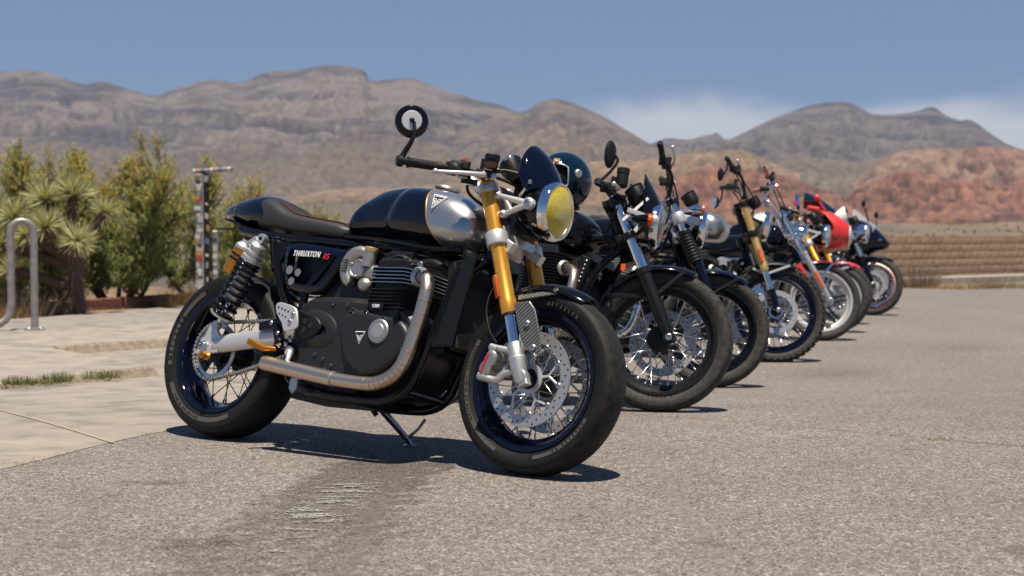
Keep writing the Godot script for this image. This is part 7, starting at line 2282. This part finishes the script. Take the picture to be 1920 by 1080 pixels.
	# stones of the car park that lie loose or stand proud, and bits of straw in its cracks
	var stone := MB.new().ball(Vector3.ZERO, Vector3(1, 0.6, 0.8), 6).done()
	var xs := []
	var cl := []
	for k in 5200:
		var zz := -1.9 - 5.2 * pow(rng.randf(), 1.4)
		var x := rng.randf_range(-0.45, 0.45) * -zz
		if x < edge_x(zz) + 0.02:
			continue
		var s := rng.randf_range(0.0018, 0.0042)
		xs.append(Transform3D(Basis(UPV, rng.randf() * TAU) * Basis.from_scale(Vector3(s, s, s)), Vector3(x, gy(zz) + s * 0.2, zz)))
		var g := rng.randf_range(0.25, 0.9)
		cl.append(Color(g, g * 0.92, g * 0.84))
	var sm := mat("loose_stone", Color(0.4, 0.38, 0.36), 0.9)
	sm.vertex_color_use_as_albedo = true
	tag(scatter("loose_stones", stone, sm, xs, cl, self), "tiny stones standing proud of the worn asphalt", "stones", "", "stuff")


# ---------------------------------------------------------------- block wall at the far side
func wall() -> void:
	var a := Vector3(4.6, 0, -23.6)
	var dir := Vector3(2.51, 0, -1.91).normalized()
	var nrm := Vector3(dir.z, 0, -dir.x) * -1.0
	if nrm.z < 0:
		nrm = -nrm
	var o := thing("block_wall", "low tan block wall beside the car park, right of the motorcycles", "wall", Transform3D(Basis(dir, UPV, nrm), a + Vector3(0, -0.13, 0)))
	var L := 0.222
	var H := 0.137
	var meshes := []
	for k in 5:
		var mb := MB.new()
		var r := RandomNumberGenerator.new()
		r.seed = 40 + k
		# split face: a coarse grid of uneven points
		var nx := 4
		var ny := 3
		var pts := []
		for j in ny + 1:
			for i in nx + 1:
				var edge: bool = i == 0 or j == 0 or i == nx or j == ny
				pts.append(Vector3((float(i) / nx - 0.5) * (L - 0.006), (float(j) / ny) * (H - 0.006), 0.1 + (-0.004 if edge else r.randf_range(-0.002, 0.006))))
		for j in ny:
			for i in nx:
				var q := j * (nx + 1) + i
				mb.quad(pts[q], pts[q + nx + 1], pts[q + nx + 2], pts[q + 1])
		mb.g += 1
		mb.box(Vector3(0, (H - 0.006) / 2, 0), Vector3(L - 0.006, H - 0.006, 0.176))
		meshes.append(mb.done())
	var n := 44
	for row in 6:
		for k in n:
			if row == 5 and k > 20 and k < 24:
				pass
			var x := (k + (0.5 if row % 2 == 1 else 0.0)) * L + rng.randf_range(-0.002, 0.002)
			mesh_node("wall_block", meshes[rng.randi() % 5], M["wall_block_%d" % (rng.randi() % 4)], o, Transform3D(Basis(UPV, rng.randf_range(-0.012, 0.012)), Vector3(x, row * H + 0.003 + rng.randf_range(-0.0015, 0.0015), rng.randf_range(-0.008, 0.008) - row * 0.012)))
	var cap := MB.new()
	for k in 22:
		cap.box(Vector3((k + 0.5) * L * 2, 6 * H + 0.012, -0.072), Vector3(L * 2 - 0.006, 0.022, 0.185), Basis(UPV, rng.randf_range(-0.01, 0.01)))
	part("wall_cap", cap, M.wall_block_1, o)
	var k0 := MB.new().box(Vector3(6.0, 0.03, 0.55), Vector3(12.5, 0.14, 0.5), Basis(), 0.012)
	var kb := part("kerb", k0, M.concrete_edge, self, o.transform)
	(kb.material_override as StandardMaterial3D)
	kb.material_override = M.kerb_concrete
	tag(kb, "", "", "", "structure")


# ---------------------------------------------------------------- plants
func sprig_mesh() -> Mesh:
	var mb := MB.new()
	for k in 8:
		var a := k * 2.4
		var h := 0.12 + 0.88 * k / 8.0
		var d := Vector3(cos(a), 0.55, sin(a)).normalized()
		var b := Vector3(0, h * 0.7, 0)
		var sd := d.cross(UPV).normalized() * 0.09
		mb.tri(b + d * 0.12 + sd, b + d * 0.5, b + d * 0.12 - sd)
		mb.tri(b, b + d * 0.12 + sd, b + d * 0.12 - sd)
	return mb.done()


func shrub(label: String, at: Vector3, height: float, spread: float, seed_no: int, flowers: float, leaves: int) -> void:
	var o := thing("desert_shrub", label, "shrub", Transform3D(Basis(), at), "flowering shrubs behind the walkway")
	var r := RandomNumberGenerator.new()
	r.seed = seed_no
	var tips := []
	for s in 7:
		var az := TAU * s / 7.0 + r.randf_range(-0.3, 0.3)
		var mb := MB.new()
		var out := r.randf_range(0.35, 1.0) * spread
		var hh := height * r.randf_range(0.72, 1.0) * (1.0 - 0.25 * out / spread)
		var p0 := Vector3(cos(az) * 0.06, -0.05, sin(az) * 0.06)
		var p3 := Vector3(cos(az) * out, hh, sin(az) * out)
		var line := smooth_line([p0, p0.lerp(p3, 0.3) + Vector3(cos(az) * 0.12, -0.04, sin(az) * 0.12), p0.lerp(p3, 0.62) + Vector3(r.randf_range(-0.1, 0.1), 0.04, r.randf_range(-0.1, 0.1)), p3], 4)
		var rad := []
		for k in line.size():
			rad.append(lerpf(0.032, 0.006, float(k) / (line.size() - 1)))
		mb.tube(line, rad, 7)
		for k in range(3, line.size()):
			for q in 4:
				var d := Vector3(r.randf_range(-1, 1), r.randf_range(0.1, 1.3), r.randf_range(-1, 1)).normalized()
				var len := height * r.randf_range(0.1, 0.24)
				var e: Vector3 = line[k] + d * len
				mb.tube([line[k], line[k].lerp(e, 0.5) + Vector3(0, 0.02, 0), e], [0.009, 0.006, 0.003], 5)
				tips.append([line[k], e])
		for k in 4:
			var from: Vector3 = line[line.size() - 1 - k]
			var e: Vector3 = from + Vector3(r.randf_range(-0.12, 0.12), height * r.randf_range(0.16, 0.34), r.randf_range(-0.12, 0.12))
			mb.tube([from, from.lerp(e, 0.5) + Vector3(0.01, 0, 0.01), e], [0.006, 0.004, 0.002], 4)
			for q in 3:
				tips.append([from, e])
		part("limb", mb, M.bark, o)
	var sp := sprig_mesh()
	var sets := [[], [], [], []]
	var cols := [[], [], [], []]
	for k in leaves:
		var t: Array = tips[r.randi() % tips.size()]
		var p: Vector3 = t[0].lerp(t[1], r.randf_range(0.25, 1.15)) + Vector3(r.randfn(0, 0.036), r.randfn(0, 0.036), r.randfn(0, 0.036))
		if p.y < 0.12:
			continue
		var s := r.randf_range(0.038, 0.085)
		var up = (Vector3(r.randfn(0, 0.5), 1.0, r.randfn(0, 0.5)) + (t[1] - t[0]).normalized() * 0.6).normalized()
		var hi := p.y / height
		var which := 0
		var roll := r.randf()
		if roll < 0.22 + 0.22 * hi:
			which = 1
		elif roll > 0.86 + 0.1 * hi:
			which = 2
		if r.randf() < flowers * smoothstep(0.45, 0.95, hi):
			which = 3
			s *= 0.62
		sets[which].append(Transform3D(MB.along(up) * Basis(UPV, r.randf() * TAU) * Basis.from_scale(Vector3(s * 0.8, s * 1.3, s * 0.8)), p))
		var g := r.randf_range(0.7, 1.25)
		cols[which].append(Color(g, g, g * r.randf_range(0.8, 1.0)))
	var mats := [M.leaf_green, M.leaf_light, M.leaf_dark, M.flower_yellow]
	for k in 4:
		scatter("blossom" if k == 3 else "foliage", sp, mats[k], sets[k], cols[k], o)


func yucca(at: Vector3) -> void:
	var o := thing("joshua_tree", "pale spiky joshua tree with shaggy brown trunk beside the curved bike rack", "tree", Transform3D(Basis.from_scale(Vector3.ONE * 0.88), at))
	var r := RandomNumberGenerator.new()
	r.seed = 91
	var heads := [[Vector3(-0.62, 1.12, 0.1), 0.27], [Vector3(-0.3, 1.33, 0.0), 0.3], [Vector3(0.0, 1.38, -0.05), 0.3], [Vector3(0.1, 0.86, 0.18), 0.27], [Vector3(-0.42, 0.92, 0.25), 0.28], [Vector3(-0.75, 0.8, 0.15), 0.26], [Vector3(0.34, 1.18, -0.1), 0.24], [Vector3(-0.2, 1.02, 0.3), 0.27], [Vector3(-0.95, 1.2, -0.2), 0.26], [Vector3(-0.6, 0.55, 0.3), 0.22]]
	var mb := MB.new()
	mb.tube(smooth_line([Vector3(0.06, -0.1, 0), Vector3(0.05, 0.25, 0), Vector3(0.0, 0.55, 0.02), Vector3(-0.06, 0.8, 0.0)], 4), [0.09, 0.088, 0.085, 0.083, 0.08, 0.078, 0.076, 0.074, 0.072, 0.07, 0.068, 0.065, 0.06], 12)
	part("trunk", mb, M.bark, o)
	var blade := MB.new()
	blade.tri(Vector3(-0.045, 0, 0), Vector3(0, 1, 0.02), Vector3(0, 0.0, 0.03))
	blade.tri(Vector3(0, 0.0, 0.03), Vector3(0, 1, 0.02), Vector3(0.045, 0, 0))
	var bm := blade.done()
	var dead_x := []
	for h in heads:
		var c: Vector3 = h[0]
		var root := Vector3(-0.04, minf(0.78, c.y - 0.1), 0.0)
		part("branch", MB.new().tube(smooth_line([root - Vector3(0, 0.12, 0), root.lerp(c, 0.5) + Vector3(0, -0.05, 0), c], 4), [0.07, 0.07, 0.065, 0.06, 0.06, 0.055, 0.05, 0.05, 0.045], 9), M.bark, o)
		var ax := ((c - root).normalized() + Vector3(0, 0.8, 0)).normalized()
		var xs := []
		var cl := []
		for k in 270:
			var d := Vector3(r.randfn(0, 1), r.randfn(0, 1), r.randfn(0, 1)).normalized()
			if d.dot(ax) < -0.25:
				d = (d + ax * 0.9).normalized()
			var s: float = h[1] * r.randf_range(0.85, 1.2)
			xs.append(Transform3D(MB.along(d) * Basis(UPV, r.randf() * TAU) * Basis.from_scale(Vector3(s * 0.75, s, s * 0.75)), c))
			var g := r.randf_range(0.75, 1.25)
			cl.append(Color(g, g, g * 0.9))
		scatter("leaf_rosette", bm, M.yucca_blade, xs, cl, o)
		for k in 60:
			var d := (-ax + Vector3(r.randfn(0, 0.6), r.randfn(0, 0.4) - 0.4, r.randfn(0, 0.6))).normalized()
			var s: float = h[1] * r.randf_range(0.6, 0.95)
			dead_x.append(Transform3D(MB.along(d) * Basis.from_scale(Vector3(s * 0.7, s, s * 0.7)), c - ax * 0.02))
	for k in 260:
		var y := r.randf_range(0.1, 0.8)
		var a := r.randf() * TAU
		var d := Vector3(cos(a), -1.3, sin(a)).normalized()
		dead_x.append(Transform3D(MB.along(d) * Basis.from_scale(Vector3(0.16, 0.2, 0.16)), Vector3(0.02 + cos(a) * 0.06, y, sin(a) * 0.06)))
	scatter("dead_leaves", bm, M.dead_leaf, dead_x, [], o)


func tuft(called: String, label: String, cat: String, m: Material, at: Vector3, rad: float, height: float, count: int, seed_no: int, group := "") -> void:
	var o := thing(called, label, cat, Transform3D(Basis(), at), group)
	var r := RandomNumberGenerator.new()
	r.seed = seed_no
	var xs := []
	var cl := []
	for k in count:
		var a := r.randf() * TAU
		var d := rad * sqrt(r.randf())
		var lean := Vector3(cos(a) * d / rad * 0.55 + r.randfn(0, 0.18), 1.0, sin(a) * d / rad * 0.55 + r.randfn(0, 0.18)).normalized()
		var s := height * r.randf_range(0.5, 1.05) * (1.0 - 0.35 * d / rad)
		xs.append(Transform3D(MB.along(lean) * Basis(UPV, r.randf() * TAU) * Basis.from_scale(Vector3(0.075, s, 0.075)), Vector3(cos(a) * d, -0.01, sin(a) * d)))
		var g := r.randf_range(0.65, 1.25)
		cl.append(Color(g, g * r.randf_range(0.92, 1.0), g * 0.9))
	var bl := MB.new()
	bl.tri(Vector3(-0.05, 0, 0), Vector3(0.02, 0.6, 0.03), Vector3(0.05, 0, 0))
	bl.tri(Vector3(-0.01, 0.5, 0.02), Vector3(0.0, 1.0, 0.09), Vector3(0.035, 0.5, 0.025))
	scatter("blades", bl.done(), m, xs, cl, o)


func plants() -> void:
	var base := 0.045 - 0.11
	shrub("tall yellow-flowered green shrub at the left edge, behind the joshua tree", Vector3(-5.55, base, -15.4), 1.72, 0.85, 11, 0.4, 10500)
	shrub("wide yellow-flowered green shrub between the joshua tree and the stickered post", Vector3(-4.45, base, -15.6), 1.62, 1.1, 12, 0.5, 16500)
	shrub("low open green shrub just left of the stickered post", Vector3(-3.62, base, -16.4), 1.5, 0.95, 13, 0.46, 11500)
	shrub("small green shrub behind the stickered post", Vector3(-2.75, base, -17.6), 1.1, 0.75, 14, 0.2, 6500)
	shrub("shaded green shrub low behind the curved bike rack", Vector3(-5.0, base, -14.6), 0.95, 0.8, 15, 0.05, 9500)
	yucca(Vector3(-4.42, base, -13.95))
	# dry growth along the foot of the bed
	var r := RandomNumberGenerator.new()
	r.seed = 77
	var xs := []
	var cl := []
	for k in 5200:
		var t := r.randf()
		var p := Vector2(-5.6, -11.3).lerp(Vector2(-2.7, -18.6), t) + Vector2(-0.12 - 0.5 * r.randf() * r.randf(), 0.0)
		if t > 0.42 and r.randf() < 0.6:
			continue
		var s := r.randf_range(0.05, 0.2) * (1.0 if t < 0.42 else 0.55)
		xs.append(Transform3D(MB.along(Vector3(r.randfn(0, 0.4), 1, r.randfn(0, 0.4)).normalized()) * Basis(UPV, r.randf() * TAU) * Basis.from_scale(Vector3(0.1, s, 0.1)), Vector3(p.x, base - 0.02, p.y)))
		var g := r.randf_range(0.5, 1.2)
		cl.append(Color(g, g * 0.85, g * 0.7))
	var bl := MB.new()
	bl.tri(Vector3(-0.05, 0, 0), Vector3(0.02, 0.6, 0.03), Vector3(0.05, 0, 0))
	bl.tri(Vector3(-0.01, 0.5, 0.02), Vector3(0.0, 1.0, 0.09), Vector3(0.035, 0.5, 0.025))
	tag(scatter("dry_weeds", bl.done(), M.dry_grass, xs, cl, self), "dry brown weeds along the back edge of the walkway", "weeds", "", "stuff")
	tuft("grass_tuft", "pale straw grass tuft in front of the red brick edging", "grass tuft", M.dry_grass, Vector3(-3.85, base, -15.55), 0.14, 0.34, 260, 21, "dry grass tufts by the brick edging")
	tuft("grass_tuft", "rust-brown grass tuft at the foot of the stickered post", "grass tuft", M.dry_grass, Vector3(-3.62, base, -15.75), 0.2, 0.45, 360, 22, "dry grass tufts by the brick edging")
	tuft("grass_tuft", "brown dead brush low behind the curved bike rack", "grass tuft", M.grey_scrub, Vector3(-4.95, base, -13.7), 0.4, 0.45, 700, 23, "dry grass tufts by the brick edging")
	tuft("dry_bush", "tall thin brown bush against the block wall beside the last wheel", "bush", M.grey_scrub, Vector3(6.55, -0.1, -22.4), 0.35, 0.62, 700, 24)
	tuft("grass_tuft", "low golden grass tuft at the left end of the kerb by the wall", "grass tuft", M.dry_grass, Vector3(6.95, -0.1, -21.9), 0.5, 0.16, 520, 25, "grass tufts by the block wall")
	tuft("grass_tuft", "greenish grass tuft growing from the kerb below the wall", "grass tuft", M.grey_scrub, Vector3(7.55, -0.1, -22.1), 0.26, 0.3, 320, 26, "grass tufts by the block wall")
	tuft("grass_tuft", "thin olive grass tuft farthest right by the kerb", "grass tuft", M.weed_green, Vector3(8.0, -0.1, -22.3), 0.25, 0.16, 200, 27, "grass tufts by the block wall")
	# weeds along the near kerb
	for w in [["leafy green weed clump at the left edge of the kerb", Vector3(-2.66, -0.03, -7.42), 0.07, 0.07, 31], ["leafy green weed clump in the middle of the kerb", Vector3(-2.53, -0.045, -7.68), 0.08, 0.085, 32], ["leafy green weed clump nearest the kerb end", Vector3(-2.37, -0.055, -7.98), 0.1, 0.08, 33], ["thin yellowing weed strip along the kerb foot", Vector3(-2.6, -0.04, -7.55), 0.09, 0.04, 34]]:
		tuft("weed", w[0], "weed", M.weed_green, w[1], w[2], w[3], 230, w[4], "weeds along the kerb")
	for w in [["bigger green weed in the car park crack", Vector3(1.57, 0, -5.16), 0.035, 0.025, 41], ["smaller green weed in the car park crack, nearer the right edge", Vector3(1.75, 0, -5.04), 0.03, 0.02, 42], ["tiny weed farthest right in the car park crack", Vector3(1.86, 0, -4.95), 0.014, 0.014, 43]]:
		tuft("weed", w[0], "weed", M.weed_green, w[1], w[2], w[3], 60, w[4], "weeds in the car park crack")
	xs = []
	cl = []
	for k in 900:
		var p: Vector2
		var q := r.randf()
		if q < 0.55:
			var z := r.randf_range(-3.6, -5.3)
			p = Vector2(edge_x(z) + r.randfn(0, 0.02), z)
			if sin(z * 9.0) < 0.2:
				continue
		else:
			var t := r.randf()
			p = Vector2(0.45, -6.02).lerp(Vector2(1.85, -4.97), t) + Vector2(r.randfn(0, 0.012), r.randfn(0, 0.008))
			if sin(t * 40.0) < 0.3:
				continue
		var s := r.randf_range(0.006, 0.02)
		xs.append(Transform3D(MB.along(Vector3(r.randfn(0, 0.8), 0.7, r.randfn(0, 0.8)).normalized()) * Basis(UPV, r.randf() * TAU) * Basis.from_scale(Vector3(0.03, s, 0.03)), Vector3(p.x, gy(p.y) + 0.002, p.y)))
		var g := r.randf_range(0.6, 1.1)
		cl.append(Color(g, g * 0.95, g * 0.7))
	tag(scatter("straw", bl.done(), M.dry_grass, xs, cl, self), "bits of straw caught in the cracks of the car park", "straw", "", "stuff")


# ---------------------------------------------------------------- rack, repair post, brick edging
func furniture() -> void:
	var y0 := -0.04
	var dx := Vector3(-0.168, 0, 0.07)
	var foot := Vector3(-4.01, y0, -11.63)
	var pts := [foot, foot + Vector3(0, 0.8, 0)]
	var loop := func(c: Vector3, r: float, down: bool) -> Array:
		var out := []
		for k in range(1, 8):
			var a := PI * k / 8.0
			var s := -cos(a)
			out.append(c + dx.normalized() * s * r + Vector3(0, sin(a) * r * (-1.0 if down else 1.0), 0))
		return out
	var p := foot
	for k in 3:
		pts.append_array(loop.call(p + dx.normalized() * 0.091 + Vector3(0, 0.82, 0), 0.091, false))
		p += dx.normalized() * 0.182
		pts.append(p + Vector3(0, 0.8, 0))
		pts.append(p + Vector3(0, 0.24, 0))
		pts.append_array(loop.call(p + dx.normalized() * 0.16 + Vector3(0, 0.2, 0), 0.16, true))
		p += dx.normalized() * 0.32
		pts.append(p + Vector3(0, 0.24, 0))
		pts.append(p + Vector3(0, 0.8, 0))
	pts.append_array(loop.call(p + dx.normalized() * 0.091 + Vector3(0, 0.82, 0), 0.091, false))
	p += dx.normalized() * 0.182
	pts.append(p + Vector3(0, 0.8, 0))
	pts.append(p)
	var o := thing("bike_rack", "curved grey steel tube bike rack at the left edge of the pavement", "bike rack", Transform3D(Basis(), foot))
	var loc := []
	for q in pts:
		loc.append(q - foot)
	part("tube", MB.new().tube(loc, 0.031, 18), M.galvanised_steel, o)
	for e in [Vector3.ZERO, p - foot]:
		var fl := part("floor_flange", MB.new().lathe([Vector2(0.03, 0.0), Vector2(0.085, 0.0), Vector2(0.085, 0.007), Vector2(0.034, 0.009), Vector2(0.032, 0.03)], Transform3D(Basis(), e), 26), M.galvanised_steel, o)
		for k in 4:
			part("anchor_bolt", MB.new().bolt(e + Vector3(cos(k * PI / 2 + 0.4) * 0.065, 0.007, sin(k * PI / 2 + 0.4) * 0.065), UPV, 0.009, 0.008), M.steel, fl)
	# repair post plastered with stickers
	var at := Vector3(-3.36, -0.042, -15.05)
	o = thing("repair_post", "stickered steel bike repair post with a cross bar on top", "repair post", Transform3D(Basis(UPV, -0.35), at))
	part("column", MB.new().box(Vector3(0, 0.725, 0), Vector3(0.105, 1.45, 0.13), Basis(), 0.012), M.galvanised_steel, o)
	part("side_channel", MB.new().box(Vector3(0.0565, 0.7, 0.0), Vector3(0.006, 1.36, 0.1), Basis(), 0.001), M.black_plastic, o)
	part("base_plate", MB.new().box(Vector3(0, 0.006, 0), Vector3(0.26, 0.012, 0.26), Basis(), 0.003), M.galvanised_steel, o)
	part("cross_bar", MB.new().tube(V3([-0.09, 1.48, 0.02, 0.41, 1.5, 0.02]), 0.024, 14), M.galvanised_steel, o)
	part("bar_mount", MB.new().box(Vector3(0.04, 1.455, 0.01), Vector3(0.06, 0.04, 0.06)), M.black_plastic, o)
	var tones := [Color(0.6, 0.58, 0.57), Color(0.42, 0.08, 0.05), Color(0.06, 0.06, 0.065), Color(0.55, 0.24, 0.1), Color(0.14, 0.09, 0.22), Color(0.52, 0.52, 0.5), Color(0.1, 0.16, 0.32), Color(0.5, 0.46, 0.4), Color(0.62, 0.61, 0.6), Color(0.33, 0.32, 0.32), Color(0.58, 0.56, 0.54), Color(0.45, 0.44, 0.43)]
	var sm := []
	for k in tones.size():
		sm.append(mat("sticker_%d" % k, tones[k], 0.45))
	var r := RandomNumberGenerator.new()
	r.seed = 55
	for k in 40:
		var w := r.randf_range(0.035, 0.09)
		var h := r.randf_range(0.03, 0.085)
		var poly := rounded(w, h, 0.006, 2) if r.randf() < 0.65 else smooth_loop(V2([w / 2, 0, 0, h / 2, -w / 2, 0, 0, -h / 2]), 4)
		var y := 0.06 + 1.36 * (k + r.randf()) / 40.0
		var fx := Transform3D(Basis(Vector3(0, 0, 1), r.randf_range(-0.4, 0.4)), Vector3(r.randf_range(-0.04, 0.04) * (1.0 - w / 0.12), y, 0.0652 + 0.0006 * (k % 4)))
		if k % 4 == 3:
			fx = Transform3D(Basis(UPV, PI / 2) * Basis(Vector3(0, 0, 1), r.randf_range(-0.3, 0.3)), Vector3(0.0598 + 0.0006 * (k % 3), y, r.randf_range(-0.02, 0.02)))
		part("sticker", MB.new().solid(poly, fx, [Vector2(0, -0.001), Vector2(0, 0.0004)]), sm[r.randi() % sm.size()], o)
	for k in 9:
		part("sticker", MB.new().tube([Vector3(-0.085 + k * 0.054, 1.4802 + k * 0.0022, 0.02), Vector3(-0.055 + k * 0.054, 1.4814 + k * 0.0022, 0.02)], 0.0248, 12), sm[(k * 3) % sm.size()], o)
	o = thing("tyre_pump", "short stickered bicycle pump post right of the repair post", "pump", Transform3D(Basis(), Vector3(-3.27, -0.042, -15.3)))
	part("pump_body", MB.new().box(Vector3(0, 0.42, 0), Vector3(0.06, 0.84, 0.06), Basis(), 0.01), M.galvanised_steel, o)
	part("pump_handle", MB.new().tube(V3([0.02, 0.86, 0, 0.2, 0.865, 0]), 0.015, 10), M.black_plastic, o)
	part("handle_stem", MB.new().rod(Vector3(0.03, 0.83, 0), Vector3(0.03, 0.86, 0), 0.01), M.steel, o)
	for k in 8:
		part("sticker", MB.new().box(Vector3(0.0, 0.12 + k * 0.088, 0.0305), Vector3(0.045, r.randf_range(0.03, 0.07), 0.0012), Basis(Vector3(0, 0, 1), r.randf_range(-0.2, 0.2)), 0.0001), sm[(k * 7 + 1) % sm.size()], o)
	# low red brick edging between bed and walkway
	var e0 := Vector3(-4.75, 0, -14.2)
	var ed := Vector3(0.42, 0, -0.91).normalized()
	o = thing("brick_edging", "low row of red bricks along the planting bed behind the walkway", "edging", Transform3D(Basis(ed, UPV, ed.cross(UPV)), e0 + Vector3(0, -0.06, 0)))
	for k in 16:
		part("brick", MB.new().box(Vector3(k * 0.305 + r.randf_range(-0.006, 0.006), 0.062 + r.randf_range(-0.006, 0.004), r.randf_range(-0.01, 0.01)), Vector3(0.29, 0.13, 0.14), Basis(UPV, r.randf_range(-0.03, 0.03)), 0.012), M["red_brick_%d" % (r.randi() % 3)], o)


func _ready() -> void:
	rng.seed = 7
	# camera
	var cam := Camera3D.new()
	cam.name = "camera"
	add_child(cam)
	cam.position = Vector3(0, 0.7706, 0)
	cam.rotation = Vector3(-0.0395854, 0, 0)
	cam.near = 0.05
	cam.far = 20000.0
	var at := CameraAttributesPhysical.new()
	at.frustum_focal_length = 57.78
	at.frustum_focus_distance = 4.75
	at.frustum_near = 0.05
	at.frustum_far = 20000.0
	at.exposure_aperture = 5.0
	cam.attributes = at
	cam.current = true
	# sky
	var env := Environment.new()
	env.background_mode = Environment.BG_SKY
	var sky := Sky.new()
	sky.sky_material = sky_material()
	env.sky = sky
	env.tonemap_mode = Environment.TONE_MAPPER_LINEAR
	env.tonemap_exposure = EXPOSURE
	env.sdfgi_enabled = true
	env.ssao_enabled = true
	env.ssil_enabled = true
	env.fog_enabled = true
	env.fog_density = 0.00009
	env.fog_light_color = Color(0.62, 0.68, 0.8)
	var we := WorldEnvironment.new()
	we.name = "world_environment"
	we.environment = env
	add_child(we)
	# sun, high and slightly behind the camera
	var sun := DirectionalLight3D.new()
	sun.name = "sun"
	sun.light_energy = 1.5
	sun.light_color = Color(1.0, 0.955, 0.88)
	sun.light_angular_distance = 0.5
	sun.shadow_enabled = true
	add_child(sun)
	sun.look_at_from_position(Vector3(0.04, 1.0, 0.22) * 50.0, Vector3.ZERO, Vector3(0, 0, -1))
	make_materials()
	terrain()
	ground()
	wall()
	plants()
	furniture()
	hero()
	other_bikes()


const EXPOSURE := 1.55


func sky_material() -> PanoramaSkyMaterial:
	# clear desert air: deeper blue overhead, paler towards the horizon, a bank of thin cloud low in the north-east
	var w := 2048
	var h := 1024
	var n := simple_noise(5, 0.02, 5)
	var im := Image.create(w, h, false, Image.FORMAT_RGBF)
	for y in h:
		var el := 90.0 - 180.0 * (y + 0.5) / h
		var t := clampf(el / 90.0, 0, 1)
		var c := Color(0.225, 0.345, 0.52).lerp(Color(0.055, 0.125, 0.29), 1.0 - pow(1.0 - t, 4.0))
		if el < 0:
			c = Color(0.2, 0.18, 0.16)
		im.fill_rect(Rect2i(0, y, w, 1), c / EXPOSURE)
		if el < -1.0 or el > 8.0:
			continue
		for x in w:
			var az := wrapf((x + 0.5) / w * 360.0, -180.0, 180.0)   # 0 is straight ahead (-z), growing to the right
			var q := n.get_noise_2d(x * 1.0, y * 3.0)
			var lim := 5.3 + 0.25 * sin(deg_to_rad(az * 13.0 + 60.0)) + 0.8 * q
			var k := smoothstep(lim + 0.45, lim - 0.8, el) * smoothstep(0.5, 4.5, az + q * 2.0) * (1.0 - smoothstep(70.0, 110.0, absf(az - 30.0)))
			im.set_pixel(x, y, (c.lerp(Color(0.6, 0.615, 0.645), k * (0.92 + 0.15 * q))) / EXPOSURE)
	var m := PanoramaSkyMaterial.new()
	m.panorama = ImageTexture.create_from_image(im)
	return m


func gy(z: float) -> float:
	# the car park falls away a little beyond the second bike
	return -0.11 * smoothstep(5.2, 9.0, -z)
